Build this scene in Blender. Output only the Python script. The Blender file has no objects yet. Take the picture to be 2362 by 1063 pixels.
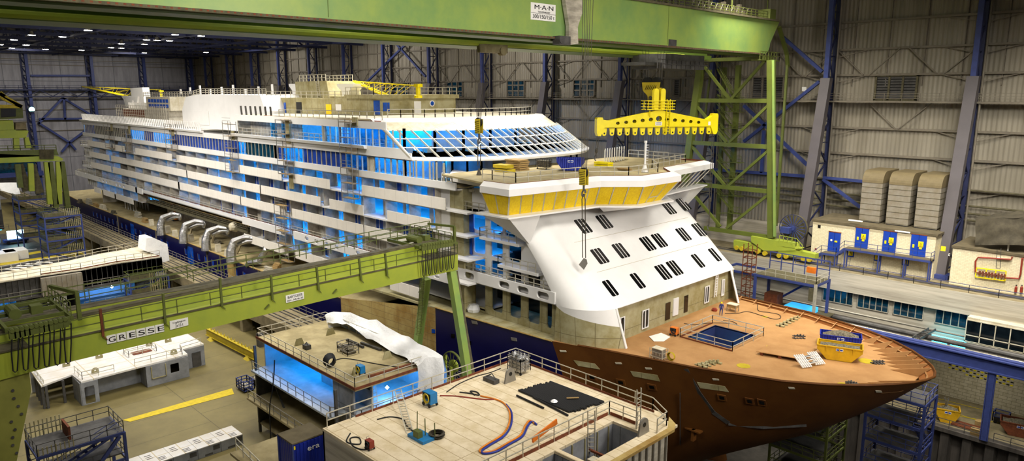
import bpy, math, random
from mathutils import Vector as V
random.seed(7)
COL = bpy.context.scene.collection
SC = bpy.context.scene
# ---------------------------------------------------------------- camera of the photograph
FOC, CX, CY, HZ = 1660.0, 1181.0, 531.0, 212.0
_p = math.atan((CY-HZ)/FOC); _w = math.atan2(1661, math.hypot(FOC, CY-HZ))
CR = V((math.sin(_w), math.cos(_w), 0))
CF = V((-math.cos(_w)*math.cos(_p), math.sin(_w)*math.cos(_p), -math.sin(_p)))
CU = CR.cross(CF)
EYE = V((0, 0, 38.0))
def ray(x, y): return CF*FOC + CR*(x-CX) + CU*(CY-y)
def PX(x, y, X): d = ray(x, y); return EYE + d*(X/d.x)
def PY(x, y, Y): d = ray(x, y); return EYE + d*(Y/d.y)
def PZ(x, y, z): d = ray(x, y); return EYE + d*((z-38.0)/d.z)
# ---------------------------------------------------------------- materials
def lin(c): return tuple(((v/255+.055)/1.055)**2.4 if v > 10 else v/255/12.92 for v in c)
MATS = {}
def M(name, c, rough=.6, metal=0., var=.12, scale=1.0, c2=None, bump=0., corr=None, spec=.4, stretch=None, grid=None, alpha=1.):
    """paint / steel / concrete: base colour broken up by noise, optional corrugation and plate joints"""
    if name in MATS: return MATS[name]
    m = bpy.data.materials.new(name); m.use_nodes = True
    nt = m.node_tree; N = nt.nodes; L = nt.links; b = N['Principled BSDF']
    b.inputs['Roughness'].default_value = rough; b.inputs['Metallic'].default_value = metal
    b.inputs['Specular IOR Level'].default_value = spec
    tc = N.new('ShaderNodeTexCoord'); mp = N.new('ShaderNodeMapping'); L.new(tc.outputs['Object'], mp.inputs[0])
    if stretch: mp.inputs['Scale'].default_value = stretch
    no = N.new('ShaderNodeTexNoise'); no.inputs['Scale'].default_value = scale; no.inputs['Detail'].default_value = 6
    no.inputs['Roughness'].default_value = .65; L.new(mp.outputs[0], no.inputs['Vector'])
    cr = N.new('ShaderNodeValToRGB'); L.new(no.outputs['Fac'], cr.inputs[0])
    a = lin(c); d = lin(c2) if c2 else tuple(v*(1-var*2.2) for v in a)
    cr.color_ramp.elements[0].position = .36; cr.color_ramp.elements[0].color = (*d, 1)
    cr.color_ramp.elements[1].position = .62; cr.color_ramp.elements[1].color = (*a, 1)
    col = cr.outputs[0]
    if grid:   # plate joints / block joints: (width, height, mortar colour, axis)
        br = N.new('ShaderNodeTexBrick'); mp2 = N.new('ShaderNodeMapping'); L.new(tc.outputs['Object'], mp2.inputs[0])
        if grid[3] == 'y': mp2.inputs['Rotation'].default_value = (math.pi/2, 0, 0)
        if grid[3] == 'x': mp2.inputs['Rotation'].default_value = (0, math.pi/2, math.pi/2)
        br.offset = grid[4] if len(grid) > 4 else 0.0
        br.inputs['Scale'].default_value = 1; br.inputs['Brick Width'].default_value = grid[0]; br.inputs['Row Height'].default_value = grid[1]
        br.inputs['Mortar Size'].default_value = grid[5] if len(grid) > 5 else .02; br.inputs['Mortar Smooth'].default_value = .3
        L.new(mp2.outputs[0], br.inputs['Vector']); L.new(col, br.inputs['Color1']); L.new(col, br.inputs['Color2'])
        br.inputs['Mortar'].default_value = (*lin(grid[2]), 1); col = br.outputs['Color']
    L.new(col, b.inputs['Base Color'])
    if corr:   # trapezoidal sheet: (axis, period)
        wv = N.new('ShaderNodeTexWave'); wv.wave_type = 'BANDS'; wv.bands_direction = corr[0]; wv.inputs['Scale'].default_value = .314/corr[1]
        L.new(tc.outputs['Object'], wv.inputs['Vector'])
        bp = N.new('ShaderNodeBump'); bp.inputs['Strength'].default_value = 1; bp.inputs['Distance'].default_value = corr[2] if len(corr) > 2 else .08
        L.new(wv.outputs['Fac'], bp.inputs['Height']); L.new(bp.outputs[0], b.inputs['Normal'])
    elif bump:
        bp = N.new('ShaderNodeBump'); bp.inputs['Strength'].default_value = .6; bp.inputs['Distance'].default_value = bump
        L.new(no.outputs['Fac'], bp.inputs['Height']); L.new(bp.outputs[0], b.inputs['Normal'])
    if alpha < 1: b.inputs['Alpha'].default_value = alpha
    MATS[name] = m; return m
def EM(name, c, s):
    if name in MATS: return MATS[name]
    m = bpy.data.materials.new(name); m.use_nodes = True; b = m.node_tree.nodes['Principled BSDF']
    b.inputs['Base Color'].default_value = (*lin(c), 1); b.inputs['Emission Color'].default_value = (*lin(c), 1); b.inputs['Emission Strength'].default_value = s
    MATS[name] = m; return m
# ---------------------------------------------------------------- mesh builder
class MB:
    def __init__(s): s.v = []; s.f = []
    def add(s, vs, fs):
        n = len(s.v); s.v += [tuple(p) for p in vs]; s.f += [[i+n for i in f] for f in fs]; return s
    def box(s, x0, x1, y0, y1, z0, z1):
        return s.add([(x, y, z) for z in (z0, z1) for y in (y0, y1) for x in (x0, x1)],
                     [(0, 2, 3, 1), (4, 5, 7, 6), (0, 1, 5, 4), (2, 6, 7, 3), (0, 4, 6, 2), (1, 3, 7, 5)])
    def bar(s, a, b, w=.1, h=None, up=None):
        a = V(a); b = V(b); h = h or w; d = (b-a)
        if d.length < 1e-6: return s
        d.normalize(); up = V(up) if up else (V((0, 0, 1)) if abs(d.z) < .95 else V((1, 0, 0)))
        r = d.cross(up).normalized()*w/2; u = r.cross(d).normalized()*h/2
        return s.add([p+i*r+j*u for p in (a, b) for j in (-1, 1) for i in (-1, 1)],
                     [(0, 1, 3, 2), (4, 6, 7, 5), (0, 4, 5, 1), (2, 3, 7, 6), (0, 2, 6, 4), (1, 5, 7, 3)])
    def tube(s, pts, r, n=6, r2=None, cap=True):
        pts = [V(p) for p in pts]; R = []; prev = None
        for i, p in enumerate(pts):
            d = (pts[min(i+1, len(pts)-1)]-pts[max(i-1, 0)])
            d = d.normalized() if d.length > 1e-9 else V((0, 0, 1))
            if prev is None:
                x = d.cross(V((0, 0, 1)) if abs(d.z) < .95 else V((1, 0, 0))).normalized()
            else:
                x = (prev - d*prev.dot(d)); x = x.normalized() if x.length > 1e-6 else d.cross(V((0, 0, 1))).normalized()
            prev = x; y = d.cross(x); t = i/max(1, len(pts)-1); rr = r if r2 is None else r+(r2-r)*t
            R += [p+(x*math.cos(2*math.pi*k/n)+y*math.sin(2*math.pi*k/n))*rr for k in range(n)]
        m = len(pts)
        fs = [(i*n+k, i*n+(k+1) % n, (i+1)*n+(k+1) % n, (i+1)*n+k) for i in range(m-1) for k in range(n)]
        if cap: fs += [tuple(range(n-1, -1, -1)), tuple(range((m-1)*n, m*n))]
        return s.add(R, fs)
    def prism(s, poly, vec):
        poly = [V(p) for p in poly]; vec = V(vec); n = len(poly)
        return s.add(poly+[p+vec for p in poly], [tuple(range(n-1, -1, -1)), tuple(range(n, 2*n))]+[(i, (i+1) % n, n+(i+1) % n, n+i) for i in range(n)])
    def grid(s, rows, close=False):
        n = len(rows[0]); m = len(rows)
        return s.add([p for r in rows for p in r], [(i*n+k, i*n+k+1, (i+1)*n+k+1, (i+1)*n+k) for i in range(m-1) for k in range(n-1)]
                     + ([(i*n+n-1, i*n, (i+1)*n, (i+1)*n+n-1) for i in range(m-1)] if close else []))
    def lathe(s, c, prof, n=16, axis='z'):
        c = V(c); rows = []
        for r, h in prof:
            row = []
            for k in range(n):
                a = 2*math.pi*k/n; p = (r*math.cos(a), r*math.sin(a), h)
                row.append(c+V(p if axis == 'z' else (p[0], p[2], p[1]) if axis == 'y' else (p[2], p[0], p[1])))
            rows.append(row)
        return s.grid(rows, True)
    def rail(s, pts, h=1.1, sp=1.6, r=.028, mids=1, closed=False):
        pts = [V(p) for p in pts]
        if closed: pts.append(pts[0])
        for a, b in zip(pts, pts[1:]):
            L = (b-a).length; n = max(1, round(L/sp)); Z = V((0, 0, 1))
            for k in range(n+1):
                p = a.lerp(b, k/n); s.bar(p, p+Z*h, r*2, r*2)
            for q in range(mids+1):
                z = h*(q+1)/(mids+1); s.bar(a+Z*z, b+Z*z, r*2, r*2)
        return s
    def ladder(s, a, b, w=.45, side=(0, 1, 0), r=.03):
        a = V(a); b = V(b); sd = V(side).normalized()*w/2
        s.bar(a-sd, b-sd, r*2); s.bar(a+sd, b+sd, r*2); n = max(2, int((b-a).length/.35))
        for k in range(1, n): p = a.lerp(b, k/n); s.bar(p-sd, p+sd, r*1.4)
        return s
    def holed(s, O, U, W, u0, u1, w0, w1, holes, t=.2):
        """sheet in the plane O+uU+wW with rounded openings (uc, wc, half_u, half_w, r), thickness t"""
        O = V(O); U = V(U); W = V(W); Nn = U.cross(W).normalized()*t
        holes = sorted(holes); cuts = [u0]+[(holes[i][0]+holes[i][2]+holes[i+1][0]-holes[i+1][2])/2 for i in range(len(holes)-1)]+[u1]
        S = []
        K = 8
        for k in range(K): S.append((-1+2*k/K, -1))
        for k in range(K): S.append((1, -1+2*k/K))
        for k in range(K): S.append((1-2*k/K, 1))
        for k in range(K): S.append((-1, 1-2*k/K))
        if not holes:
            return s.prism([O+U*u0+W*w0, O+U*u1+W*w0, O+U*u1+W*w1, O+U*u0+W*w1], Nn)
        for i, (uc, wc, hu, hw, r) in enumerate(holes):
            a, b = cuts[i], cuts[i+1]; out = []; inn = []
            for sx, sy in S:
                out.append(O+U*((a+b)/2+sx*(b-a)/2)+W*((w0+w1)/2+sy*(w1-w0)/2))
                px, py = sx*hu, sy*hw; qx = max(abs(px)-(hu-r), 0); qy = max(abs(py)-(hw-r), 0); q = math.hypot(qx, qy)
                if qx > 0 and qy > 0 or q > r:
                    px = math.copysign(hu-r+qx/q*r, px) if qx > 0 else px
                    py = math.copysign(hw-r+qy/q*r, py) if qy > 0 else py
                inn.append(O+U*(uc+px)+W*(wc+py))
            rows = [out, inn, [p+Nn for p in inn], [p+Nn for p in out], out]
            s.grid(rows, True)
        return s
    def each(s, name, mat, parent=None, label=None):
        """one object per connected piece"""
        p = list(range(len(s.v)))
        def fd(i):
            while p[i] != i: p[i] = p[p[i]]; i = p[i]
            return i
        for f in s.f:
            for k in f[1:]: p[fd(k)] = fd(f[0])
        G_ = {}
        for f in s.f: G_.setdefault(fd(f[0]), []).append(f)
        out = []
        for fs in G_.values():
            ix = sorted({k for f in fs for k in f}); mp = {k: i for i, k in enumerate(ix)}; m = MB(); m.v = [s.v[k] for k in ix]; m.f = [[mp[k] for k in f] for f in fs]; out.append(m.build(name, mat, parent, label))
        return out
    def build(s, name, mat, parent=None, label=None, smooth=False, stuff=False):
        off = V((0, 0, 0)); p = parent
        while p is not None: off += p.location; p = p.parent
        me = bpy.data.meshes.new(name); me.from_pydata([(x-off.x, y-off.y, z-off.z) for x, y, z in s.v], [], s.f); me.update()
        me.materials.append(mat if not isinstance(mat, str) else MATS[mat])
        if smooth: me.polygons.foreach_set('use_smooth', [True]*len(me.polygons))
        o = bpy.data.objects.new(name, me); COL.objects.link(o)
        if parent is not None: o.parent = parent
        if label: o['label'] = label
        if stuff: o['kind'] = 'stuff'
        return o
def tag(o, label, cat, group=None, kind=None):
    o['label'] = label; o['category'] = cat
    if group: o['group'] = group
    if kind: o['kind'] = kind
    return o
def thing(name, label, cat, loc=(0, 0, 0), group=None):
    o = bpy.data.objects.new(name, None); COL.objects.link(o); o.location = V(loc); o.empty_display_size = .3
    return tag(o, label, cat, group)
def struct(name, mb, mat, label=None, cat=None, smooth=False):
    o = mb.build(name, mat, None, None, smooth); o['kind'] = 'structure'
    if label: o['label'] = label; o['category'] = cat
    return o
def dup(src, loc, label=None, group=None, rz=None):
    r = src.copy(); COL.objects.link(r); r.location = V(loc)
    if rz is not None: r.rotation_euler.z = rz
    if label: r['label'] = label
    if group: r['group'] = group
    for ch in src.children:
        c = ch.copy(); COL.objects.link(c); c.parent = r
        for g in ch.children:
            d = g.copy(); COL.objects.link(d); d.parent = c
    return r
def text(name, body, mat, parent, org, U, W, h, width=None, ext=.015, align='LEFT'):
    """raised lettering whose baseline starts at org and runs along U, up along W"""
    cu = bpy.data.curves.new(name, 'FONT'); cu.body = body; cu.size = h*1.38; cu.extrude = ext; cu.align_x = align
    cu.materials.append(MATS[mat]); o = bpy.data.objects.new(name, cu); COL.objects.link(o)
    bpy.context.view_layer.update()
    U = V(U).normalized(); W = V(W).normalized(); Nn = U.cross(W)
    sx = width/max(.01, o.dimensions.x) if width else 1
    off = V((0, 0, 0)); p = parent
    while p is not None: off += p.location; p = p.parent
    from mathutils import Matrix
    m = Matrix(((U.x*sx, W.x, Nn.x, org[0]-off.x), (U.y*sx, W.y, Nn.y, org[1]-off.y), (U.z*sx, W.z, Nn.z, org[2]-off.z), (0, 0, 0, 1)))
    me = bpy.data.meshes.new_from_object(o.evaluated_get(bpy.context.evaluated_depsgraph_get())); me.transform(m); me.name = name
    bpy.data.objects.remove(o); bpy.data.curves.remove(cu)
    o = bpy.data.objects.new(name, me); COL.objects.link(o)
    if parent is not None: o.parent = parent
    return o
ORD = ['first', 'second', 'third', 'fourth', 'fifth', 'sixth', 'seventh', 'eighth', 'ninth', 'tenth', 'eleventh', 'twelfth', 'thirteenth', 'fourteenth', 'fifteenth', 'sixteenth', 'seventeenth', 'eighteenth', 'nineteenth', 'twentieth', 'twenty-first', 'twenty-second', 'twenty-third', 'twenty-fourth']
# palette
M('floor_tan', (122, 111, 68), .55, var=.1, scale=.12, c2=(100, 90, 54), grid=(6, 30, (84, 76, 46), 'z', .5, .05))
M('yellow_paint', (205, 180, 20), .6, var=.1, scale=2)
M('concrete_dark', (70, 66, 60), .8, var=.2, scale=.5)
M('concrete_white', (190, 182, 165), .8, scale=.6, c2=(150, 143, 128), stretch=(.15, 1, 3))
M('concrete_tan', (140, 128, 98), .8, scale=.5, c2=(105, 95, 70))
M('sheet_grey', (146, 139, 124), .55, metal=.1, scale=.5, c2=(126, 119, 104), corr=('X', .62, .07), stretch=(1.2, 1, .1))
M('sheet_dim', (150, 148, 152), .6, scale=.4, c2=(128, 126, 130), grid=(9, 7, (96, 96, 102), 'x', 0, .12), stretch=(1, 2, .3))
M('pile_steel', (88, 82, 76), .7, metal=.2, scale=.8, c2=(62, 58, 54), stretch=(1, 1, .2))
M('ceiling_sheet', (118, 114, 106), .8, corr=('X', .6, .08))
M('steel_blue', (56, 68, 124), .5, var=.1, scale=1.5)
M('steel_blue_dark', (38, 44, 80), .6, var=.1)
M('column_grey', (90, 85, 88), .5, var=.06, scale=.4)
M('girt_grey', (120, 112, 98), .6, var=.1)
M('brick_cream', (222, 212, 182), .8, scale=3, c2=(205, 193, 160), grid=(.5, .2, (188, 176, 146), 'y', .5, .02))
M('block_white', (205, 196, 170), .85, scale=1.2, c2=(180, 170, 142), grid=(1.0, .45, (140, 132, 108), 'y', .5, .03))
M('roof_brown', (98, 88, 66), .85, var=.15, scale=.8)
M('door_blue', (22, 62, 165), .4, var=.06)
M('sign_yellow', (240, 214, 20), .5, var=.03)
M('sign_white', (232, 230, 224), .5, var=.02)
M('black', (14, 14, 15), .5, var=.05)
M('duct_grey', (142, 136, 124), .5, metal=.1, scale=.8, c2=(128, 118, 100))
M('duct_hood', (112, 99, 70), .7, var=.08)
M('tarp_dark', (72, 66, 52), .9, var=.2, scale=1, bump=.1)
M('pipe_red', (140, 52, 36), .5)
M('pipe_steel', (140, 136, 126), .35, metal=.6, var=.1)
M('glass_dark', (20, 30, 36), .08, var=.3, scale=.8, spec=.6)
M('glass_blue', (10, 60, 84), .08, var=.4, scale=.9, c2=(8, 28, 40), spec=.6)
M('man_green', (140, 160, 78), .32, var=.0, scale=.16, c2=(112, 144, 84), spec=.5)
M('leg_olive', (138, 138, 64), .55, var=.1, scale=.4)
M('man_leg', (98, 108, 44), .45, var=.08, scale=.5)
M('skip_yellow', (206, 160, 24), .5, var=.1, scale=1)
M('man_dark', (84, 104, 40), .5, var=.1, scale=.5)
M('crane_lime', (158, 168, 56), .45, var=.06, scale=.4, c2=(144, 158, 58))
M('crane_olive', (92, 100, 44), .55, var=.12, scale=.8)
M('crane_dirt', (92, 86, 62), .8, var=.2, scale=1.5)
M('rust', (118, 62, 34), .8, var=.2, scale=2)
M('yellow', (236, 216, 8), .4, var=.05, scale=.8)
M('yellow_dull', (190, 168, 36), .5, var=.12, scale=1)
M('rope', (62, 56, 44), .6, var=.1)
M('steel', (150, 146, 138), .4, metal=.5, var=.1)
M('galv', (196, 190, 172), .45, metal=.35, var=.08, scale=3)
M('white', (222, 220, 217), .38, var=.03, scale=.3)
M('white_panel', (228, 222, 212), .5, var=.03, scale=.6, grid=(2.6, 40, (196, 190, 180), 'y', 0, .03))
M('cream', (204, 197, 178), .6, scale=1, c2=(182, 172, 146), grid=(3, 3, (186, 172, 140), 'z', 0, .04))
M('primer_deck', (168, 154, 114), .75, scale=.5, c2=(138, 125, 88))
M('primer_green', (164, 157, 122), .7, scale=.6, c2=(138, 128, 84), grid=(2.0, 8, (112, 102, 70), 'y', 0, .04))
M('primer_tan', (178, 156, 96), .7, scale=.35, c2=(144, 112, 54), grid=(3.1, .95, (120, 102, 66), 'y', 0, .03))
M('navy', (19, 18, 68), .28, var=.08, scale=.4, spec=.5)
M('bow_brown', (94, 57, 20), .6, var=.06, scale=.3, c2=(82, 47, 16), spec=.2)
M('deck_orange', (170, 128, 80), .65, scale=.4, c2=(154, 112, 66))
M('bow_inner', (150, 94, 46), .65, var=.06)
M('cabin_wall', (196, 190, 176), .6, scale=.9, c2=(160, 152, 136), grid=(1.3, 9, (120, 114, 102), 'y', 0, .06))
M('film_blue', (24, 84, 190), .2, var=.25, scale=.8, spec=.6)
M('film_navy', (30, 66, 160), .2, var=.2, scale=.6, spec=.6)
M('interior', (180, 186, 190), .8, var=.1)
M('interior_shaded', (84, 100, 118), .8, scale=.6, c2=(34, 42, 52))  # shade and bluish gloom of the lounge put into the colour
M('window_black', (10, 11, 12), .12, var=.1, spec=.6)  # glossy panes; also shade painted black in unlit openings
M('board_yellow', (236, 206, 18), .7, scale=1.5, c2=(222, 184, 14), stretch=(3, 3, .5))
M('foil', (205, 205, 205), .22, metal=.9, var=.15, scale=3, bump=.25)
M('plastic_white', (238, 238, 238), .3, var=.04, scale=1, bump=.25)
M('grey_block', (140, 142, 146), .6, scale=.7, c2=(116, 118, 122), grid=(2.2, 8, (98, 98, 98), 'y', 0, .05))
M('steel_dark', (84, 82, 80), .6, metal=.2, scale=.8, c2=(62, 60, 58))
M('roof_white', (214, 212, 210), .6, scale=.7, c2=(206, 200, 190), grid=(2.6, 5, (186, 172, 140), 'z', 0, .06))
M('deck_cream', (220, 205, 176), .7, scale=.9, c2=(200, 182, 146), grid=(9.3, 1.05, (158, 138, 100), 'z', 0, .03))
M('container_blue', (22, 40, 140), .45, var=.1, scale=1, corr=('X', .28, .06))
M('wood', (170, 140, 88), .7, var=.2, scale=3, stretch=(1, 6, 6))
M('orange', (226, 120, 30), .5)
M('hose_blue', (30, 50, 150), .4)
M('hose_orange', (226, 134, 36), .4)
M('cyan_machine', (30, 120, 180), .4)
M('rubber', (26, 26, 28), .7)
M('skin', (200, 150, 120), .6)
M('cloth_blue', (40, 52, 110), .8)
M('debris', (120, 112, 92), .9, var=.35, scale=5, bump=.2)
M('aqua', (70, 150, 160), .6)
EM('blue_tube', (6, 144, 255), 80)
EM('cyan_lamp', (18, 146, 255), 60)
EM('blue_spot', (150, 205, 255), 120)
EM('lamp_white', (255, 246, 230), 90)
EM('cyan_tube', (60, 220, 255), 9)
# ================================================================ the hall
XB, XF = -312.0, 30.0
struct('floor', MB().box(XB, XF, -45, 52.4, -.4, 0), 'floor_tan')
struct('floor_dock', MB().box(XB, XF, 52, 98, -13.4, -13), 'concrete_dark')
struct('wall_dock_left', MB().box(XB, XF, 52, 52.4, -13, -.4), 'concrete_tan')
pile = MB(); x = -130.0; prof = []
while x < XF:
    prof += [(x, 96.6), (x+.9, 96.6), (x+1.2, 97.3), (x+2.1, 97.3)]; x += 2.4
pile.grid([[(a, b, z) for a, b in prof] for z in (-13, -3.3)]); pile.box(-130, XF, 96.3, 97.4, -3.4, -2.9)
struct('wall_dock_right', pile, 'pile_steel')
struct('floor_gallery', MB().box(-130, XF, 97.4, 108, -3.2, -2.9), 'concrete_tan')
struct('wall_gallery', MB().box(-130, XF, 107.5, 108, -2.9, 6), 'block_white')
struct('ceiling_gallery', MB().box(XB, XF, 97, 106.5, 5.3, 5.6), 'concrete_dark')
struct('wall_office', MB().box(XB, XF, 106.5, 107, 5.6, 9.4), 'concrete_white')
struct('wall_quay', MB().box(XB, XF, 105.7, 107, 9.4, 12.3), 'concrete_white')
struct('floor_quay', MB().box(XB, XF, 105.75, 122, 11.9, 12.32), 'concrete_tan')
struct('wall_right', MB().box(XB, XF, 121, 121.4, 12, 61.4), 'sheet_grey')
struct('wall_back', MB().box(XB-.4, XB, -45, 121.4, -.4, 61.4), 'sheet_dim')
struct('ceiling', MB().box(XB, XF, -45, 121.4, 61, 61.4), 'ceiling_sheet')
# floor markings
mk = MB()
for a in ([(283, 968), (300, 972), (540, 908), (535, 895)], [(20, 590), (24, 595), (180, 567), (178, 563)], [(0, 606), (0, 612), (190, 585), (190, 580)]):
    mk.prism([PZ(x, y, .02) for x, y in a], (0, 0, .012))
mk.bar((-200, 42.5, .02), (-120, 42.5, .02), .25, .02); mk.bar((-200, 44.5, .02), (-120, 44.5, .02), .25, .02)
struct('trim_1', mk, 'yellow_paint')
gm = MB()
for q in ([(2150, 915), (2330, 960)], [(2165, 940), (2265, 972)], [(2190, 955), (2362, 985)]):
    gm.bar(PZ(*q[0], -2.88), PZ(*q[1], -2.88), .15, .02)
struct('trim_2', gm, 'yellow_paint')
# girts and purlins of the right wall, one strip per height
ti = 3
for y in (44, 110, 171, 297.5, 360, 424):
    z = PY(2064, y, 120.6).z; g = MB().box(XB, XF, 120.5, 121, z-.16, z+.16); xk = -28.0
    while xk > -300:
        for sx in (1, -1): g.bar((xk+sx*.6, 120.3, z-1.1), (xk+sx*5, 120.7, z-.1), .12)
        xk -= 20.35
    struct('trim_%d' % ti, g, 'girt_grey'); ti += 1
v = MB(); x = -10.0
while x > XB: v.box(x-.06, x+.06, 120.75, 121, 39, 61); x -= 5.09
struct('trim_%d' % ti, v, 'girt_grey'); ti += 1
d = MB(); xk = -28.0
while xk > XB+20:
    z1 = PY(2064, 171, 120.5).z; z2 = PY(2064, 110, 120.5).z; z3 = PY(2064, 297, 120.5).z
    for u, w in ((.2, 4.5), (9.6, 5.4), (10.7, 14.9), (20, 15.8)):
        d.bar((xk-u, 120.4, z2), (xk-w, 120.4, z1), .16)
    for u, w in ((5.5, 10), (14.8, 10.3)): d.bar((xk-u, 120.4, 36.6), (xk-w, 120.4, z3), .14)
    xk -= 20.35
struct('trim_%d' % ti, d, 'girt_grey'); ti += 1
p = MB()
for i, z in enumerate((19.6, 20.6, 21.7, 24.0)): p.tube([(XB, 120.2, z), (XF, 120.2, z)], .16 if i < 3 else .1, 8)
struct('trim_%d' % ti, p, 'crane_dirt'); ti += 1
# walkway on the right wall
wy = PY(2064, 231, 119.5).z
w = MB().box(XB, XF, 118.9, 120.6, wy-.35, wy-.1); w.rail([(XB, 118.95, wy-.1), (XF, 118.95, wy-.1)], 1.15, 2.5, .035, 2)
tag(w.build('wall_walkway', MATS['girt_grey']), 'long grey railed walkway high along the corrugated right-hand wall', 'walkway', None, 'structure')
# columns of the right wall
k = 0; xk = -7.65
while xk > XB+4:
    t = thing('steel_column', 'grey-footed blue lattice column on the corrugated side wall, %s from the near end' % ORD[k], 'column', (xk, 113, 12.3), 'wall columns'); t['kind'] = 'structure'
    b = MB(); b.prism([(xk-.75, 111.6, 12.3), (xk+.75, 111.6, 12.3), (xk+.75, 117.1, 40.2), (xk-.75, 117.1, 40.2)], (0, 1.2, 0)); b.build('column_shaft', MATS['column_grey'], t)
    b = MB(); b.box(xk-1.3, xk+1.3, 111, 113.4, 12.3, 12.9); b.box(xk-1.1, xk-.5, 110.8, 113.6, 12.3, 12.8); b.box(xk+.5, xk+1.1, 110.8, 113.6, 12.3, 12.8); b.build('base_plate', MATS['steel_blue'], t)
    b = MB(); b.box(xk-.35, xk+.35, 117.2, 117.9, 40.2, 61); b.build('upper_flange', MATS['steel_blue'], t)
    b = MB(); b.box(xk-.3, xk+.3, 120, 120.5, 12.3, 61)
    z = 13.0; s = 0
    while z < 59:
        yf = 112.8+(min(z, 40)-12.3)/27.9*5.2; yf2 = 112.8+(min(z+3.4, 40)-12.3)/27.9*5.2
        b.bar((xk, yf if s else 120, z), (xk, 120 if s else yf2, z+3.4), .2); b.bar((xk, yf, z), (xk, 120, z), .14); z += 3.4; s = 1-s
    b.build('lacing', MATS['steel_blue_dark'], t)
    b = MB().tube([(xk+.75, 119.3, 13), (xk+.75, 119.3, 60.5)], .14, 8); b.build('downpipe', MATS['girt_grey'], t)
    xk -= 20.35; k += 1
# painted mark on the column beside the second brick house
cm = thing('column_notice', 'small yellow notice with grey lettering on the grey column between the two brick houses', 'sign', (-27.9, 111.7, 16), None)
yb = 111.6+(16.4-12.3)/27.9*5.5-.04
MB().prism([(-28.3, yb, 16.1), (-27.7, yb, 16.1), (-27.7, yb+.12, 16.75), (-28.3, yb+.12, 16.75)], (0, -.02, 0)).build('plate', MATS['sign_yellow'], cm)
text('lettering', 'ACHSE', 'sign_white', cm, (-28.55, 112.3-.03, 15.55), (1, 0, 0), (0, .19, .98), .36)
text('lettering', '11', 'sign_white', cm, (-28.15, 112.2-.03, 15.0), (1, 0, 0), (0, .19, .98), .36)
# blue wind bracing of the right wall
def brace(q, Y, w, name='wind_brace', label=None):
    b = MB()
    for a, c in q: b.bar(PY(*a, Y), PY(*c, Y), w)
    return tag(b.build(name, MATS['steel_blue']), label, 'wind brace', 'blue wind bracing')
brace([((1800, 80), (1897, 165)), ((1890, 188), (1716, 326)), ((1716, 243), (1862, 380)), ((1762, 300), (1757, 398)), ((1640, 390), (1862, 406))], 119, .5, label='big crossed blue wind brace behind the large green crane leg')
brace([((1899, 409), (2192, 437)), ((1899, 413), (1985, 478)), ((2188, 440), (2092, 500)), ((2043, 425), (2038, 515))], 119, .45, label='blue wind brace half hidden by the three grey ventilation ducts')
brace([((939, 99), (845, 190)), ((913, 99), (982, 176))], 119, .5, label='blue diagonal brace on the side wall above the yellow deck crane')
# louvred and glazed openings of the right wall
def wall_win(n, x0, y0, x1, y1, cols, mat, frame='girt_grey'):
    a = PY(x0, y1, 120.9); c = PY(x1, y0, 120.9); f = MB(); w = .14
    for i in range(cols+1):
        X = a.x+(c.x-a.x)*i/cols; f.box(X-w, X+w, 120.55, 121, a.z, c.z)
    for z in (a.z, c.z): f.box(a.x-w, c.x+w, 120.55, 121, z-w, z+w)
    o = struct('window_%d' % n, f, frame); pn = MB().box(a.x, c.x, 120.85, 120.98, a.z, c.z)
    z = a.z
    pn2 = MB()
    while z < c.z-.2: pn2.bar((a.x, 120.75, z), (c.x, 120.75, z), .05, .28); z += .42 if mat == 'steel_dark' else 1.3
    pn.build('pane', MATS['black' if mat == 'steel_dark' else mat], o); pn2.build('louvre', MATS['steel_dark' if mat == 'steel_dark' else 'girt_grey'], o)
wall_win(1, 2018, 173, 2118, 230, 3, 'steel_dark', 'crane_dirt'); wall_win(2, 1735, 176, 1810, 228, 3, 'steel_dark')
wall_win(3, 1555, 181, 1570, 220, 1, 'steel_dark'); wall_win(4, 1324, 183, 1373, 222, 3, 'glass_blue'); wall_win(5, 1171, 185, 1211, 222, 3, 'glass_blue')
wall_win(6, 1032, 188, 1068, 222, 3, 'glass_blue'); wall_win(7, 642, 196, 664, 222, 3, 'steel_dark'); wall_win(8, 574, 198, 592, 222, 3, 'steel_dark'); wall_win(9, 906, 190, 942, 222, 3, 'glass_blue')
b = MB()
for z in (1,): b.prism([PY(x, y, 120.8) for x, y in ((1851, 200), (1861, 200), (1861, 210), (1851, 210))], (0, -.2, 0))
tag(b.build('switch_box', MATS['sign_white']), 'small white box on the dark wall above the long wall walkway', 'box')
# ---------------------------------------------------------------- far end wall: columns, braces, walkway, gate
for i, (xt, yt, xb, yb2) in enumerate(((60, 110, 98, 480), (206, 118, 228, 300), (330, 122, 342, 280), (440, 126, 446, 240))):
    t = thing('steel_column', 'blue lattice column on the far end wall, %s from the lime crane side' % ORD[i], 'column', PX(xb, yb2, XB+2), 'end wall columns'); t['kind'] = 'structure'
    yy = PX((xt+xb)/2, (yt+yb2)/2, XB+2).y
    MB().box(XB+1.6, XB+2.6, yy-.5, yy+.5, 0, 61).build('column_flange', MATS['steel_blue'], t)
    b = MB().box(XB, XB+.6, yy-1.6, yy-1.0, 0, 61); z = 2
    while z < 57: b.bar((XB+2, yy, z), (XB+.4, yy-1.3, z+3), .25); b.bar((XB+2, yy, z), (XB+.4, yy-1.3, z), .2); z += 3
    b.build('lacing', MATS['steel_blue_dark'], t)
g = MB()
for y in (138, 150, 225, 252, 278, 300): 
    z = PX(140, y, XB+.3).z; g.box(XB, XB+.4, -45, 121, z-.12, z+.12)
struct('trim_%d' % ti, g, 'girt_grey'); ti += 1
b = MB()
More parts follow.
